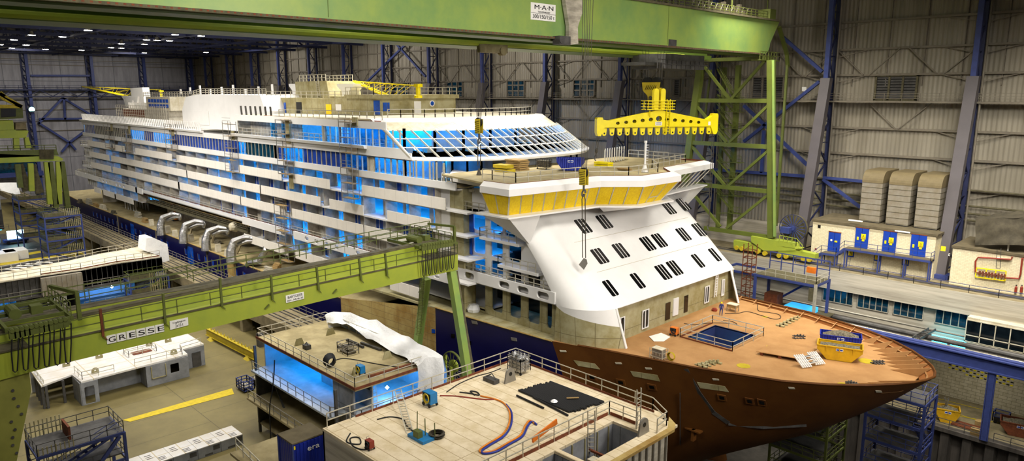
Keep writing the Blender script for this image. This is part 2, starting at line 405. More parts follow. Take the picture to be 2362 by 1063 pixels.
for a, c in (((88, 285), (145, 225)), ((145, 225), (222, 272)), ((147, 225), (150, 275)), ((88, 282), (160, 328)), ((160, 328), (205, 295)), ((160, 328), (142, 350)), ((160, 328), (175, 345)), ((90, 274), (192, 273)), ((70, 174), (212, 174))):
    b.bar(PX(*a, XB+1), PX(*c, XB+1), .7)
tag(b.build('wind_brace', MATS['steel_blue']), 'crossed blue wind brace on the far end wall beside the ship stern', 'wind brace', 'blue wind bracing')
b = MB(); z = PX(100, 205, XB+2).z; b.box(XB+.2, XB+3, -45, 121, z-.5, z); b.rail([(XB+3, -45, z), (XB+3, 121, z)], 1.3, 4, .06)
yv = -40
while yv < 118: b.bar((XB+3, yv, z-.3), (XB+3, yv+4, z-2.6), .25); b.bar((XB+3, yv+4, z-2.6), (XB+3, yv+8, z-.3), .25); yv += 8
b.box(XB+2.8, XB+3.2, -45, 121, z-2.9, z-2.5)
tag(b.build('wall_walkway', MATS['steel_blue_dark']), 'dark blue railed truss walkway across the far end wall', 'walkway', None, 'structure')
# office level at the foot of the end wall with lit blue windows
o = struct('window_10', MB().box(XB+1, XB+3, -45, 62, 16, 17.4), 'cream'); zt = 17
b = MB().box(XB+1, XB+2.4, -45, 60, 9.5, 16); b.build('pane', MATS['glass_blue'], o)
b = MB().box(XB+1, XB+3.4, -45, 62, 8, 9.6); b.build('beam', MATS['steel_blue'], o)
# ceiling trusses
k = 0
for xk in (-304, -284, -264, -244, -224, -204, -184, -164):
    b = MB(); zb, zt = 51.6, 58.6
    for z in (zb, zt): b.box(xk-.35, xk+.35, -45, 120, z-.35, z+.35)
    y = -40.0; s = 0
    while y < 112: b.bar((xk, y, zb if s else zt), (xk, y+8, zt if s else zb), .4); b.bar((xk, y, zb), (xk, y, zt), .25); y += 8; s = 1-s
    o = tag(b.build('roof_truss', MATS['steel_blue_dark']), 'dark blue roof truss spanning the hall, %s from the far end' % ORD[k], 'roof truss', 'roof trusses', 'structure'); k += 1
b = MB()
for y in (10, 30, 50, 70, 90, 110): b.box(XB, -140, y-.2, y+.2, 51.2, 51.7); b.box(XB, -140, y-.15, y+.15, 58.4, 58.8)
struct('trim_%d' % ti, b, 'steel_blue_dark'); ti += 1
# hall lamps seen under the ceiling
LP = [(0, 102), (32, 91), (27, 110), (73, 80), (60, 103), (105, 113), (144, 84), (203, 69), (188, 115), (256, 109), (280, 100), (280, 110), (333, 101), (333, 121), (338, 91), (362, 92), (391, 93), (404, 79), (464, 82), (475, 120)]
for i, (x, y) in enumerate(LP):
    Z = 51.2; q = PZ(x, y, Z)
    if q.x < XB+6: q = PX(x, y, XB+6)
    q.y = min(q.y, 116)
    t = thing('hall_lamp', 'glowing round hall lamp below the far roof, %s of twenty from the left' % ORD[i], 'lamp', q, 'lamps below the far roof')
    MB().lathe(q, [(.02, .9), (.35, .8), (.5, .2), (.85, 0), (.85, -.05)], 12).build('reflector', MATS['steel'], t)
    MB().lathe(q, [(.01, -.12), (.75, -.1), (.8, -.02)], 12).build('lens', MATS['lamp_white'], t)
    MB().bar(q+V((0, 0, .8)), (q.x, q.y, 51.6+1), .08).build('hanger', MATS['steel_dark'], t)
q = PX(73, 252, XB+4); t = thing('wall_floodlight', 'single bluish floodlight on the blue column of the far end wall', 'lamp', q)
MB().tube([q+V((-.6, 0, 0)), q+V((.2, 0, 0))], 1.0, 14).build('housing', MATS['steel_dark'], t); MB().tube([q+V((.2, 0, 0)), q+V((.35, 0, -.05))], .9, 14).build('lens', EM('lamp_cyan', (170, 245, 255), 12), t)
# ---------------------------------------------------------------- office windows under the quay edge
wins = [((1900, 662), (1966, 703), 5), ((1980, 677), (2048, 719), 5), ((2063, 694), (2128, 736), 4), ((2160, 711), (2229, 755), 4)]
for i, (a, c, n) in enumerate(wins):
    X0 = PY(*a, 106.4).x; X1 = PY(*c, 106.4).x; f = MB()
    for j in range(n+1): xx = X0+(X1-X0)*j/n; f.box(xx-.05, xx+.05, 106.3, 106.5, 7.4, 9.4)
    f.box(X0, X1, 106.3, 106.5, 7.32, 7.42)
    o = struct('window_%d' % (11+i), f, 'galv'); MB().box(X0, X1, 106.4, 106.48, 7.4, 9.4).build('pane', MATS['glass_blue'], o)
o = MB(); a = PY(2231, 733, 104.2); c = PY(2362, 800, 104.2); zb, zt = 6.35, 9.2
o.box(a.x, -12, 104.3, 106.5, zt, zt+.35); o.box(a.x, -12, 104.2, 106.5, zb-.15, zb)
for j in range(6): xx = a.x+j*1.6; o.box(xx-.06, xx+.06, 104.2, 104.32, zb, zt)
for z in (zb, zb+.85, zt): o.box(a.x, -12, 104.2, 104.32, z-.06, z+.06)
o.box(a.x-.06, a.x+.06, 104.2, 106.5, zb, zb+.12); o = struct('window_15', o, 'cream'); MB().box(a.x, -12, 104.26, 104.3, zb, zt).build('pane', MATS['glass_dark'], o)
b = MB()
for i in range(14): x = -40+i*1.75; b.box(x, x+.9+.5*(i % 2), 107.6+.6*(i % 3), 108.2+.6*(i % 3), 7.4, 8.1+.2*(i % 4))
# pipes over the gallery
ps = [('insulated_pipe', 'long silver insulated pipe lying beside the blue gallery beam', 100.4, 6.2, .32, 'pipe_steel'), ('steel_pipe', 'long dark pipe running below the office windows behind the silver pipe', 102.6, 6.3, .34, 'steel_dark'), ('steel_pipe', 'thin grey pipe highest on the wall below the office windows', 105.2, 6.6, .14, 'pipe_steel')]
for nm, lb, Y, z, r, mt in ps:
    b = MB().tube([(-75, Y, z), (XF, Y, z)], r, 10)
    x = -70
    if nm == 'insulated_pipe':
        while x < 20: b.tube([(x, Y, z), (x+.1, Y, z)], r+.035, 10); x += 1.0
    tag(b.build(nm, MATS[mt], smooth=False), lb, 'pipe')
b = MB()
for y in (99.9, 101.9): b.bar(PZ(2112, 780, 6.7) if y < 101 else PZ(2140, 755, 6.7), PZ(2112, 780, 6.7), .1)
a = PZ(2105, 778, 6.8); c = PZ(2142, 757, 6.8); dx = V((.8, .15, 0))
b = MB().bar(a, c, .12, .3).bar(a+dx, c+dx, .12, .3)
for j in range(1, 6): b.bar(a.lerp(c, j/6), a.lerp(c, j/6)+dx, .1, .2)
tag(b.build('pipe_bridge', MATS['steel_dark']), 'short dark ladder-like bridge lying across the silver pipe', 'bridge')
for i, (q1, q2) in enumerate((((2150, 772), (2228, 789)), ((2150, 786), (2183, 794)), ((2192, 795), (2225, 803)))):
    a, c = PZ(*q1, 5.72), PZ(*q2, 5.72); b = MB().bar(a, c, .32, .14)
    tag(b.build('light_tube', MATS['cyan_tube']), 'glowing cyan light strip below the office windows, %s' % ('the longest upper one', 'short one before the pipe joint', 'short one past the pipe joint')[i], 'lamp', 'cyan light strips')
# blue gallery beam and its columns
b = MB().box(-60, XF, 96.2, 96.3, 5.75, 7.2); b.box(-60, XF, 95.9, 96.7, 7.15, 7.3); b.box(-60, XF, 95.9, 96.7, 5.65, 5.78); b.box(-60, XF, 96.4, 97.2, 7.3, 7.4)
tag(b.build('gallery_beam', MATS['steel_blue']), 'long deep blue beam carrying the edge of the gallery', 'beam')
for j, xx in enumerate((-17.4, -37.7, -58)):
    b = MB().box(xx-.3, xx+.3, 96.05, 96.13, -2.9, 5.65); b.box(xx-.3, xx+.3, 96.42, 96.5, -2.9, 5.65); b.box(xx-.04, xx+.04, 96.1, 96.45, -2.9, 5.65); b.box(xx+.32, xx+.42, 96.1, 96.3, -2.9, 5.65); b.box(xx-.45, xx-.35, 96.1, 96.3, -2.9, 5.65)
    tag(b.build('gallery_column', MATS['steel_blue']), ('blue column under the gallery beam beside the pallet and boxes', 'blue gallery column hidden behind the bow, middle one', 'blue gallery column far behind the bow')[j], 'column', 'gallery columns')
b = MB(); x = -46.0
cn = 0
while x < -8: b.rail([(x, 105.95, 12.32), (x+3.3, 105.95, 12.32)], 1.05, 3.3, .03); x += 3.3
tag(b.build('quay_railing', MATS['steel_blue']), 'thin blue railing along the quay edge above the office windows', 'railing')
b = MB()
for y in (107.1, 107.5, 108.4): b.box(XB, XF, y-.05, y+.05, 12.32, 12.42)
tag(b.build('crane_rail', MATS['steel_dark']), 'steel crane rails along the quay in front of the brick houses', 'rail')
# checker of yellow and black warning bricks
b = MB(); b2 = MB()
for r in range(7):
    for c in range(18):
        x = -24.5+c*.42; z = 3.2-r*.42
        if x < -22.6+.0*r and r > 5: continue
        (b if (c+r) % 2 else b2).box(x, x+.3, 107.44, 107.49, z, z+.16)
o = b.build('warning_pattern', MATS['yellow']); tag(o, 'rows of small yellow and black blocks painted on the white gallery wall', 'wall marking', None, 'stuff'); b2.build('black_block', MATS['black'], o, None, False, True)
# ================================================================ houses on the quay
H1 = thing('brick_house', 'cream brick house with four blue doors standing on the quay', 'building', (-37, 110, 12.3))
MB().box(-45.5, -28.4, 110, 118, 12.3, 18.45).build('wall', MATS['brick_cream'], H1)
MB().box(-45.7, -28.2, 109.85, 118.2, 18.45, 18.75).build('roof', MATS['roof_brown'], H1)
MB().box(-45.52, -28.38, 109.97, 110, 18.0, 18.2).build('cornice', MATS['cream'], H1)
def sgn(mb, x, z, s):   # warning triangle sign: plate, black triangle outline with a bolt
    mb.box(x-s/2, x+s/2, 0, 0, z, z)
DR = [((1909, 580), (1936, 537)), ((1971, 571), (2001, 527)), ((2034, 582), (2065, 535)), ((2098, 590), (2134, 543))]
for i, (a, c) in enumerate(DR):
    x0 = PY(*a, 109.95).x; x1 = PY(c[0], a[1], 109.95).x; z0 = 14.15 if i == 0 else 15.35; z1 = PY(*c, 109.95).z
    d = MB().box(x0, x1, 109.86, 110, z0, z1).build('door', MATS['door_blue'], H1)
    MB().box((x0+x1)/2-.015, (x0+x1)/2+.015, 109.84, 109.86, z0, z1).build('gap', MATS['black'], d)
    MB().box(x0-.05, x1+.05, 109.84, 110, z1, z1+.12).build('lintel', MATS['rust'], d)
    b = MB()
    if i:
        b.box(x1-1.0, x1-.35, 109.82, 109.86, z0+1.35, z0+2.15); b.box(x1-.85, x1-.5, 109.82, 109.86, z0+1.05, z0+1.3); b.box(x0+.25, x0+.5, 109.82, 109.86, z0+1.15, z0+1.6)
    else:
        b.box(x1-.8, x1-.4, 109.82, 109.86, z0+1.5, z0+1.75)
    b.each('warning_sign', MATS['sign_yellow'], d)
    if i:
        b = MB(); zc = z0+1.45; xc = x1-.675
        for q in (((xc-.25, zc), (xc+.25, zc)), ((xc-.25, zc), (xc, zc+.5)), ((xc+.25, zc), (xc, zc+.5)), ((xc+.03, zc+.36), (xc-.03, zc+.2)), ((xc-.03, zc+.2), (xc+.03, zc+.06))):
            b.bar((q[0][0], 109.815, q[0][1]), (q[1][0], 109.815, q[1][1]), .05, .02)
        b.build('lightning_symbol', MATS['black'], d)
    else:
        MB().tube([(x0+.45, 109.85, z0+1.75), (x0+.45, 109.82, z0+1.75)], .16, 12).build('round_notice', MATS['sign_white'], d)
for px in (1962, 2024, 2090):
    x = PY(px, 590, 109.95).x; b = MB().box(x-.45, x+.45, 109.9, 110, 13.75, 14.75).build('hatch', MATS['door_blue'], H1)
    MB().box(x-.3, x+.3, 109.87, 109.9, 13.95, 14.6).build('warning_sign', MATS['sign_yellow'], b)
    q = MB()
    for u, w in (((-.2, 14.05), (.2, 14.05)), ((-.2, 14.05), (0, 14.5)), ((.2, 14.05), (0, 14.5))): q.bar((x+u[0], 109.86, u[1]), (x+w[0], 109.86, w[1]), .06, .02)
    q.build('lightning_symbol', MATS['black'], b)
    MB().ladder((x-.1, 109.3, 12.35), (x-.1, 109.75, 13.8), .5, (1, 0, 0)).build('ladder', MATS['steel'], H1)
for px, py in ((1973, 510), (2080, 535)):
    a = PY(px-16, py-2, 109.8); MB().box(a.x, a.x+2.0, 109.75, 109.98, a.z, a.z+.18).build('strip_lamp', MATS['sign_white'], H1)
b = MB().box(-44.7, -44.3, 109.95, 110, 17.5, 17.95).build('vent', MATS['black'], H1)
MB().box(-44.9, -44.6, 109.95, 110, 14.0, 14.25).build('red_notice', MATS['pipe_red'], H1)
# steel access platform
T = thing('access_platform', 'blue railed steel platform with steps along the front of the brick house with blue doors', 'platform', (-35, 108.6, 12.3))
b = MB().box(-39.9, -28.3, 108.2, 109.9, 15.2, 15.32); b.box(-43.2, -41.0, 108.2, 109.9, 14.0, 14.12); b.build('deck', MATS['roof_brown'], T)
b = MB(); 
for y in (108.2, 109.9): b.bar((-39.9, y, 15.15), (-28.3, y, 15.15), .1, .3); b.bar((-43.2, y, 13.97), (-41, y, 13.97), .1, .3); b.bar((-41, y, 14.0), (-39.9, y, 15.2), .1, .28); b.bar((-44.9, y, 12.45), (-43.2, y, 14.0), .1, .28)
b.build('frame', MATS['steel_blue'], T)
for x in (-43, -41.1, -39.7, -35, -31.6, -28.45):
    b = MB()
    for y in (108.25, 109.2): b.bar((x, y, 12.32), (x, y, 15 if x > -40 else 13.9), .16)
    b.build('leg', MATS['steel_blue'], T)
b = MB().rail([(-39.9, 108.2, 15.3), (-28.3, 108.2, 15.3), (-28.3, 109.8, 15.3)], 1.1, 2.4, .03); b.rail([(-43.2, 108.2, 14.1), (-41, 108.2, 14.1), (-39.9, 108.2, 15.3)], 1.1, 3, .03); b.rail([(-44.9, 108.2, 12.5), (-43.2, 108.2, 14.1)], 1.1, 3, .03)
b.build('railing', MATS['steel_blue'], T)
# three ventilation ducts
for i, (xa, xb2, yb) in enumerate(((1981, 2028, 508), (2042, 2094, 515), (2107, 2161, 527))):
    x0, x1 = PY(xa, yb, 113).x, PY(xb2, yb, 113).x; zt = 24.75
    t = thing('ventilation_duct', 'tall grey ventilation duct with curved brown hood, %s' % ('nearest the crane foot', 'middle one of three', 'nearest the thick grey column')[i], 'duct', ((x0+x1)/2, 113, 18.75), 'ventilation ducts')
    MB().box(x0, x1, 113, 116.4, 18.9, zt).build('shaft', MATS['duct_grey'], t)
    z = 19.0; b = MB()
    while z < zt: b.box(x0-.03, x1+.03, 112.97, 116.43, z, z+.05); z += .84
    b.build('joint', MATS['crane_dirt'], t); MB().box(x0+.1, x1-.1, 113.1, 116.3, 18.72, 18.92).build('foot', MATS['steel_dark'], t)
    prof = [(x0-.02, 113-.05, zt)]+[(x0-.02, 114.6-1.65*math.cos(a*math.pi/16), zt+1.75*math.sin(a*math.pi/16)) for a in range(9)]+[(x0-.02, 119.5, zt+1.75), (x0-.02, 119.5, zt+.3), (x0-.02, 116.4, zt+.3), (x0-.02, 116.4, zt)]
    MB().prism(prof, (x1-x0+.04, 0, 0)).build('hood', MATS['duct_hood'], t)
# second brick house
H2 = thing('brick_house', 'cream brick house with a red pipe loop and yellow frame on its front', 'building', (-18, 109, 12.3))
zr = PY(2205, 566, 109.4).z
MB().box(-26.1, -8, 109.4, 118, 12.3, zr-.3).build('wall', MATS['brick_cream'], H2); MB().box(-26.25, -7.8, 109.25, 118.2, zr-.3, zr).build('roof', MATS['roof_brown'], H2)
MB().box(-20.9, -19.5, 109.15, 109.35, zr-.95, zr-.8).build('strip_lamp', MATS['sign_white'], H2)
def p9(x, y): return PY(x, y, 109.1)
MB().tube([p9(*q) for q in ((2250, 627), (2250, 602), (2256, 593), (2332, 598), (2335, 592))], .11, 8).tube([p9(*q) for q in ((2318, 640), (2350, 642), (2354, 632), (2358, 595), (2372, 596))], .11, 8).build('red_pipe', MATS['pipe_red'], H2)
b = MB(); q = [p9(*c) for c in ((2250, 638), (2253, 617), (2321, 625), (2318, 647))]
for i in range(4): b.bar(q[i], q[(i+1) % 4], .12)
for f in (.34, .66): b.bar(q[0].lerp(q[3], f), q[1].lerp(q[2], f), .14)
b.build('yellow_frame', MATS['yellow'], H2)
b = MB(); a, c = p9(2252, 628), p9(2320, 637); b.tube([a, c], .1, 6)
for j in range(9): b.box(a.x+.35*j+.3, a.x+.35*j+.5, 108.9, 109.2, a.lerp(c, j/9).z-.25, a.lerp(c, j/9).z+.3)
b.build('valve_gear', MATS['rust'], H2)
b = MB().tube([p9(2298, 618), p9(2300, 575), ], .035, 5).tube([p9(2307, 618), p9(2309, 572)], .035, 5).tube([p9(2298, 618), p9(2307, 619)], .035, 5); b.build('conduit', MATS['steel_dark'], H2)
for i, px in enumerate((2343, 2356)):
    q = PY(px, 668, 109.1); t = thing('fire_extinguisher', 'red fire extinguisher on the brick wall, %s' % ('nearer the yellow pipe frame', 'farther from the yellow pipe frame')[i], 'fire extinguisher', q, 'fire extinguishers')
    MB().lathe(q, [(.01, -.3), (.16, -.3), (.16, .35), (.06, .5), (.05, .55)], 10).build('cylinder', MATS['pipe_red'], t); MB().lathe(q, [(.05, .55), (.09, .57), (.09, .65), (.01, .66)], 8).build('valve', MATS['black'], t)
# dark tarpaulin draped on the house roof
def cloth(P0, P1, drop, nrm, nu=26, nv=14, amp=.35, seed=1):
    rnd = random.Random(seed); ph = [rnd.uniform(0, 6) for _ in range(4)]; rows = []
    for j in range(nv+1):
        v = j/nv; row = []
        for i in range(nu+1):
            u = i/nu; p = P0.lerp(P1, u)+drop*v; sag = math.sin(math.pi*u)
            p = p+nrm*(amp*(math.sin(u*17+ph[0]+3*v)*.5+math.sin(u*9+ph[1]-2*v)*.6+math.sin(v*11+6*sag+ph[2])*.35)*(.25+v))
            row.append(p)
        rows.append(row)
    return rows
a = PY(2250, 505, 111.2); c = PY(2400, 500, 111.2)
b = MB().grid(cloth(a, c, V((.6, -1.2, -3.3)), V((0, -1, .1)), 34, 18, .35)); b.grid(cloth(a, c, V((0, 2.6, .35)), V((0, 0, 1)), 30, 8, .2)); b.grid([[a, a+V((.5, 0, -2.4)), a+V((1.2, -.9, -3.2))], [a+V((0, 2.5, 0)), a+V((.4, 2.5, -2.2)), a+V((1, 2.5, -3))]])
tag(b.build('tarpaulin', MATS['tarp_dark'], smooth=True), 'dark olive tarpaulin draped over machinery on the brick house with red pipes', 'tarpaulin')
q = PY(2325, 575, 110.6); tag(MB().bar(q+V((0, 0, -1.1)), q+V((0, 0, .6)), .18).build('stub_post', MATS['sign_white']), 'short white post on the roof edge below the dark olive tarpaulin', 'post')
# low white wall and cable drum beside the crane foot
MB_ = MB().box(-75, -52, 113.4, 116, 12.32, 16.3); tag(MB_.build('white_wall_block', MATS['concrete_white']), 'long low whitewashed concrete block on the quay behind the green crane leg', 'wall block')
# ================================================================ the cruise ship
YC = 74.5
SHIP = thing('cruise_ship', 'large white cruise ship with navy hull and brown primed bow under construction in the hall', 'ship', (-130, 75, -12.9))
def P(n, mb, mat, label=None, smooth=False, parent=None, stuff=False): return mb.build(n, MATS[mat], parent or SHIP, label, smooth, stuff)
HT = [(-262, 17.5), (-250, 18.4), (-235, 19.2), (-110, 19.6), (-94.4, 18.6), (-72.5, 17.5), (-61, 16.9), (-53, 16.4), (-46, 15.2), (-36, 13.5), (-28.2, 10.9), (-24.6, 8.8), (-21.9, 6.6), (-20.2, 4.7), (-19.0, 3.0), (-18.3, 1.5), (-17.95, .02)]
ST = [(-13, -48), (-9, -45), (-4.8, -40), (2.3, -28), (7.3, -21.8), (11.2, -17.9)]
ZT = [(-262, 7), (-94.4, 7), (-72.5, 10), (-53, 10), (-46, 10.35), (-36, 10.75), (-28, 10.9), (-17.9, 11.2)]
def itp(T, x):
    if x <= T[0][0]: return T[0][1]
    for (a, u), (b, v) in zip(T, T[1:]):
        if x <= b: return u+(v-u)*(x-a)/(b-a)
    return T[-1][1]
def hullp(xt, z, side=-1):
    """point of the shell below the deck-edge station xt at height z"""
    s = max(0, (xt+72.5)/54.55); h = itp(HT, xt); dz = max(0, 11.0-z)
    x = xt+(itp(ST, z)-itp(ST, min(11.2, itp(ZT, xt))))*s**2.2
    x += math.exp(-((xt+52.8)/7)**2)*.45*max(0, 10-z)
    f = 1-.42*s**1.1*(dz/24)**.8
    if z < 0: f *= 1-.25*s*(-z/13)
    return V((x, YC+side*h*f, z))
cols = [-262, -250, -235, -215, -190, -160, -130, -110, -94.4, -88, -82, -77, -72.5, -66, -61, -57, -52.8, -49.5, -46, -42.5, -39, -36, -33, -30.5, -28.2, -26.4, -24.6, -23.2, -21.9, -21, -20.2, -19.6, -19.0, -18.6, -18.3, -18.05, -17.95]
def shell(xs, n, mat, label, mids=14):
    for sd in (-1, 1):
        rows = []
        for x in xs:
            zt = itp(ZT, x); rows.append([hullp(x, zt+(-13-zt)*j/mids, sd) for j in range(mids+1)])
        P(n, MB().grid(rows), mat, label, True)
c = lambda a, b: [x for x in cols if a-.01 <= x <= b+.01]
shell(c(-262, -94.4), 'hull_shell', 'navy', 'navy blue side of the hull')
shell(c(-94.4, -72.5), 'hull_shell', 'primer_tan', 'rust-stained tan primed hull section')
shell(c(-72.5, -52.8), 'hull_shell', 'navy', 'navy blue forward hull section')
shell(c(-52.8, -17.9), 'bow_shell', 'bow_brown', 'brown primed bow')
def edge(x, z, inset=.1, sd=-1):
    p = hullp(x, z, sd); h = abs(p.y-YC); k = min(1, max(0, (x+30)/12))
    return V((p.x-inset*k*.9, YC+sd*max(.02, h-inset*(1-.4*k)), z))
def hw(x, z):
    a, b_ = -262, -17.95
    for _ in range(40):
        m = (a+b_)/2
        if hullp(m, z).x < x: a = m
        else: b_ = m
    return abs(hullp((a+b_)/2, z).y-YC)
def deck(xs, z, t, ins=.12): return MB().prism([edge(x, z-t, ins) for x in xs]+[edge(x, z-t, ins, 1) for x in reversed(xs)], (0, 0, t))
P('lower_deck', deck(c(-262, -88), 6.95, .3), 'primer_deck')
P('side_deck', deck(c(-88, -52.8), 9.98, .3), 'primer_green', 'greenish primed deck beside the house')
# foredeck with the square hatch left open
HX = [PZ(*q, 10) for q in ((1591, 778), (1685, 803), (1742, 773), (1646, 750))]
hx0, hx1 = -44.2, -38.6; hy0, hy1 = 69.0, 76.6
hx0 = (HX[0].x+HX[3].x)/2; hx1 = (HX[1].x+HX[2].x)/2; hy0 = (HX[0].y+HX[1].y)/2; hy1 = (HX[2].y+HX[3].y)/2
fx = [-52.8, -49.5, -46, -42.5, -39, -36, -33, -30.5, -28.2, -26.4, -24.6, -23.2, -22, -21.2, -20.6, -20.2, -19.95]
def ey(x, sd): return YC+sd*max(.02, hw(x, 9.95)-.05)
xs = sorted(set(fx+[hx0, hx1])); fd = MB()
for a, b_ in zip(xs, xs[1:]):
    if a >= hx0-.01 and b_ <= hx1+.01:
        fd.prism([(a, ey(a, -1), 9.9), (b_, ey(b_, -1), 9.9), (b_, hy0, 9.9), (a, hy0, 9.9)], (0, 0, .1)); fd.prism([(a, hy1, 9.9), (b_, hy1, 9.9), (b_, ey(b_, 1), 9.9), (a, ey(a, 1), 9.9)], (0, 0, .1))
    else: fd.prism([(a, ey(a, -1), 9.9), (b_, ey(b_, -1), 9.9), (b_, ey(b_, 1), 9.9), (a, ey(a, 1), 9.9)], (0, 0, .1))
P('foredeck', fd, 'deck_orange', 'orange-brown primed foredeck')
for i in range(3): P('well_lamp', MB().box(hx0+.6+.9*i, hx0+.9+.9*i, hy1-3.2+.4*i, hy1-2.4+.4*i, 8.0, 8.25), 'cyan_tube', 'small cyan lamp in the hatch')
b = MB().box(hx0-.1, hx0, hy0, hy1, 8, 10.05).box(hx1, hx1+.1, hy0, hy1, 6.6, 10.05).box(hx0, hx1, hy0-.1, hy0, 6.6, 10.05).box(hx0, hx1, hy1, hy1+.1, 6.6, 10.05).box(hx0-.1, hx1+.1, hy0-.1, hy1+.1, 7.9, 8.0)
P('hatch_well', b, 'steel_blue_dark', 'open square hatch lit blue from below')  # dark blue wall colour carries the dim blue light of the well
b = MB(); b.tube([(hx1-.15, hy0+1, 9.3), (hx1-.15, hy1-1, 9.3)], .03); P('work_light', b, 'blue_tube')
for i in range(5): P('pipe_flange', MB().lathe((hx0+.9+1.0*i, hy0+1.2+1.1*i, 8.0), [(.45, 0), (.45, .5), (.3, .5), (.3, 0)], 12), 'steel_dark')
b = MB(); q = [(hx0-.7, hy0-.7, 10), (hx1+.7, hy0-.7, 10), (hx1+.7, hy1+.5, 10), (hx0-.7, hy1+.5, 10)]
b.rail(q, 1.1, 2.2, .035, closed=True); P('hatch_railing', b, 'galv')
P('hatch_toe_board', MB().bar(q[0], q[1], .08, .3).bar(q[3], q[0], .08, .3), 'rust')
# bulwark liner, cap rail, stringer and brackets
for sd in (-1, 1):
    rows = []; cap = []; st = []
    for x in [v for v in cols if v >= -49.6]:
        zt = itp(ZT, x); rows.append([edge(x, zt, .1, sd), edge(x, (zt+10)/2, .12, sd), edge(x, 9.95, .12, sd)]); cap.append(edge(x, zt+.03, .1, sd)); st.append(edge(x, 10+(zt-10)*.55, .2, sd))
    if sd == 1: rows = [[edge(-56, 10.9, .16, 1), edge(-56, 10.4, .2, 1), edge(-56, 9.95, .3, 1)]]+rows; rows[1][0].z = 10.9; cap = [edge(-56, 10.9, .1, 1)]+cap
    P('bulwark', MB().grid(rows), 'bow_inner', 'inner face of the bow bulwark', True); P('cap_rail', MB().tube(cap, .12, 6), 'bow_brown'); P('stringer', MB().tube(st, .08, 4), 'deck_orange')
BK = [(-55, 1)]+[(-53+2.35*i, 1) for i in range(11)]+[(-26.0, 1), (-24.4, 1), (-23.0, 1), (-21.8, 1), (-20.9, 1), (-20.1, 1), (-19.4, 1), (-18.75, 1), (-18.6, -1), (-19.2, -1), (-20, -1), (-21, -1), (-22.6, -1), (-25, -1), (-28, -1), (-31, -1), (-34, -1)]
for x, sd in BK:
    zt = max(10.6, itp(ZT, x)) if sd == 1 else itp(ZT, x)
    h = itp(HT, x); o1 = edge(x, zt-.05, .18, sd); o2 = edge(x, 10.02, .22, sd)
    t = V((1, 0, 0)) if x < -26 else (V((.12, 1, 0))*(-sd)).normalized()
    inw = (V((0, -sd, 0)) if x < -26 else V((-1, -sd*.1*max(.2, h/8), 0))).normalized(); L = .75 if x < -26 else min(2.6, .8+(x+26)*.25+.5)
    thk = V((.09, 0, 0)) if x < -26 else V((0, .09, 0))
    P('bulwark_bracket', MB().prism([o1, o1+inw*.22, o2+inw*L, o2], thk), 'deck_orange')
def onhull(px, py, sd=-1):
    d = ray(px, py); lo, hi = 20.0, 130.0; n = d.dot(CF)/1.0
    def f(t):
        p = EYE+d*(t/FOC); s = None
        a, b_ = -262, -17.95
        for _ in range(30):
            m = (a+b_)/2
            if hullp(m, p.z, sd).x < p.x: a = m
            else: b_ = m
        return p, p.y-hullp((a+b_)/2, p.z, sd).y
    for _ in range(50):
        m = (lo+hi)/2; p, e = f(m)
        if e < 0: lo = m
        else: hi = m
    return f(lo)[0]
def decal(name, q, mat, t=.05, label=None, par=None):
    pts = [onhull(*a) for a in q]; n = (pts[1]-pts[0]).cross(pts[2]-pts[0]).normalized(); n = n if n.y < 0 else -n
    return P(name, MB().prism([p-n*.12 for p in pts], n*(.12+t)), mat, label, parent=par)
for q in (((1323, 830), (1372, 838), (1384, 851), (1334, 843)), ((1454, 855), (1516, 864), (1523, 879), (1461, 867)), ((1607, 880), (1672, 890), (1681, 903), (1615, 894))):
    decal('hull_opening', q, 'primer_green', .03, 'blanked opening in yellow-green primer')
for x, y in ((1366, 869), (1432, 881), (1504, 892), (1665, 916), (1729, 924), (1757, 927)):
    o = decal('fairlead', ((x-11, y-9), (x+9, y-5), (x+12, y+8), (x-8, y+5)), 'bow_brown', .1, 'small recessed square fairlead')
    decal('recess', ((x-6, y-5), (x+5, y-3), (x+7, y+4), (x-4, y+2)), 'window_black', .12, par=o)
for x, y in ((1299, 809), (1427, 837), (1496, 849), (1651, 874), (1826, 894), (2027, 902)):
    decal('drain_port', ((x-8, y-2.5), (x+6, y-1.5), (x+8, y+2), (x-6, y+1.5)), 'cream', .05)
for x, y in ((1095, 742), (1186, 781)): decal('mooring_port', ((x-7, y-4), (x+5, y-2), (x+7, y+5), (x-5, y+3)), 'steel', .08)
for i, (x, y) in enumerate(((1000, 763), (1045, 774), (1083, 790), (1183, 814))): decal('porthole', ((x-4, y-5), (x+4, y-4), (x+4, y+5), (x-4, y+4)), 'film_blue' if i == 0 else 'window_black', .04)
b = MB()
for (a, c2) in (((1582, 850), (1612, 905)), ((1612, 905), (1645, 950)), ((1645, 950), (1680, 975)), ((1680, 975), (1760, 983)), ((1760, 983), (1860, 978))): b.bar(onhull(*a), onhull(*c2), .5, .06, (0, -1, 0))
P('weld_seam', b, 'steel_dark', 'dark grey ground weld seam across the bow')
pts = [onhull(1570, 905+j*20)+V((0, -.12, 0)) for j in range(7)]; P('draught_line', MB().tube(pts, .05, 4), 'steel_dark')
b = MB(); p = onhull(1602, 990); b.box(p.x-.9, p.x+.9, p.y-.5, p.y+.2, p.z-.05, p.z+.1); b.box(p.x-.15, p.x+.15, p.y-.4, p.y+.2, p.z-1.2, p.z+.1); P('shell_bracket', b, 'bow_brown')
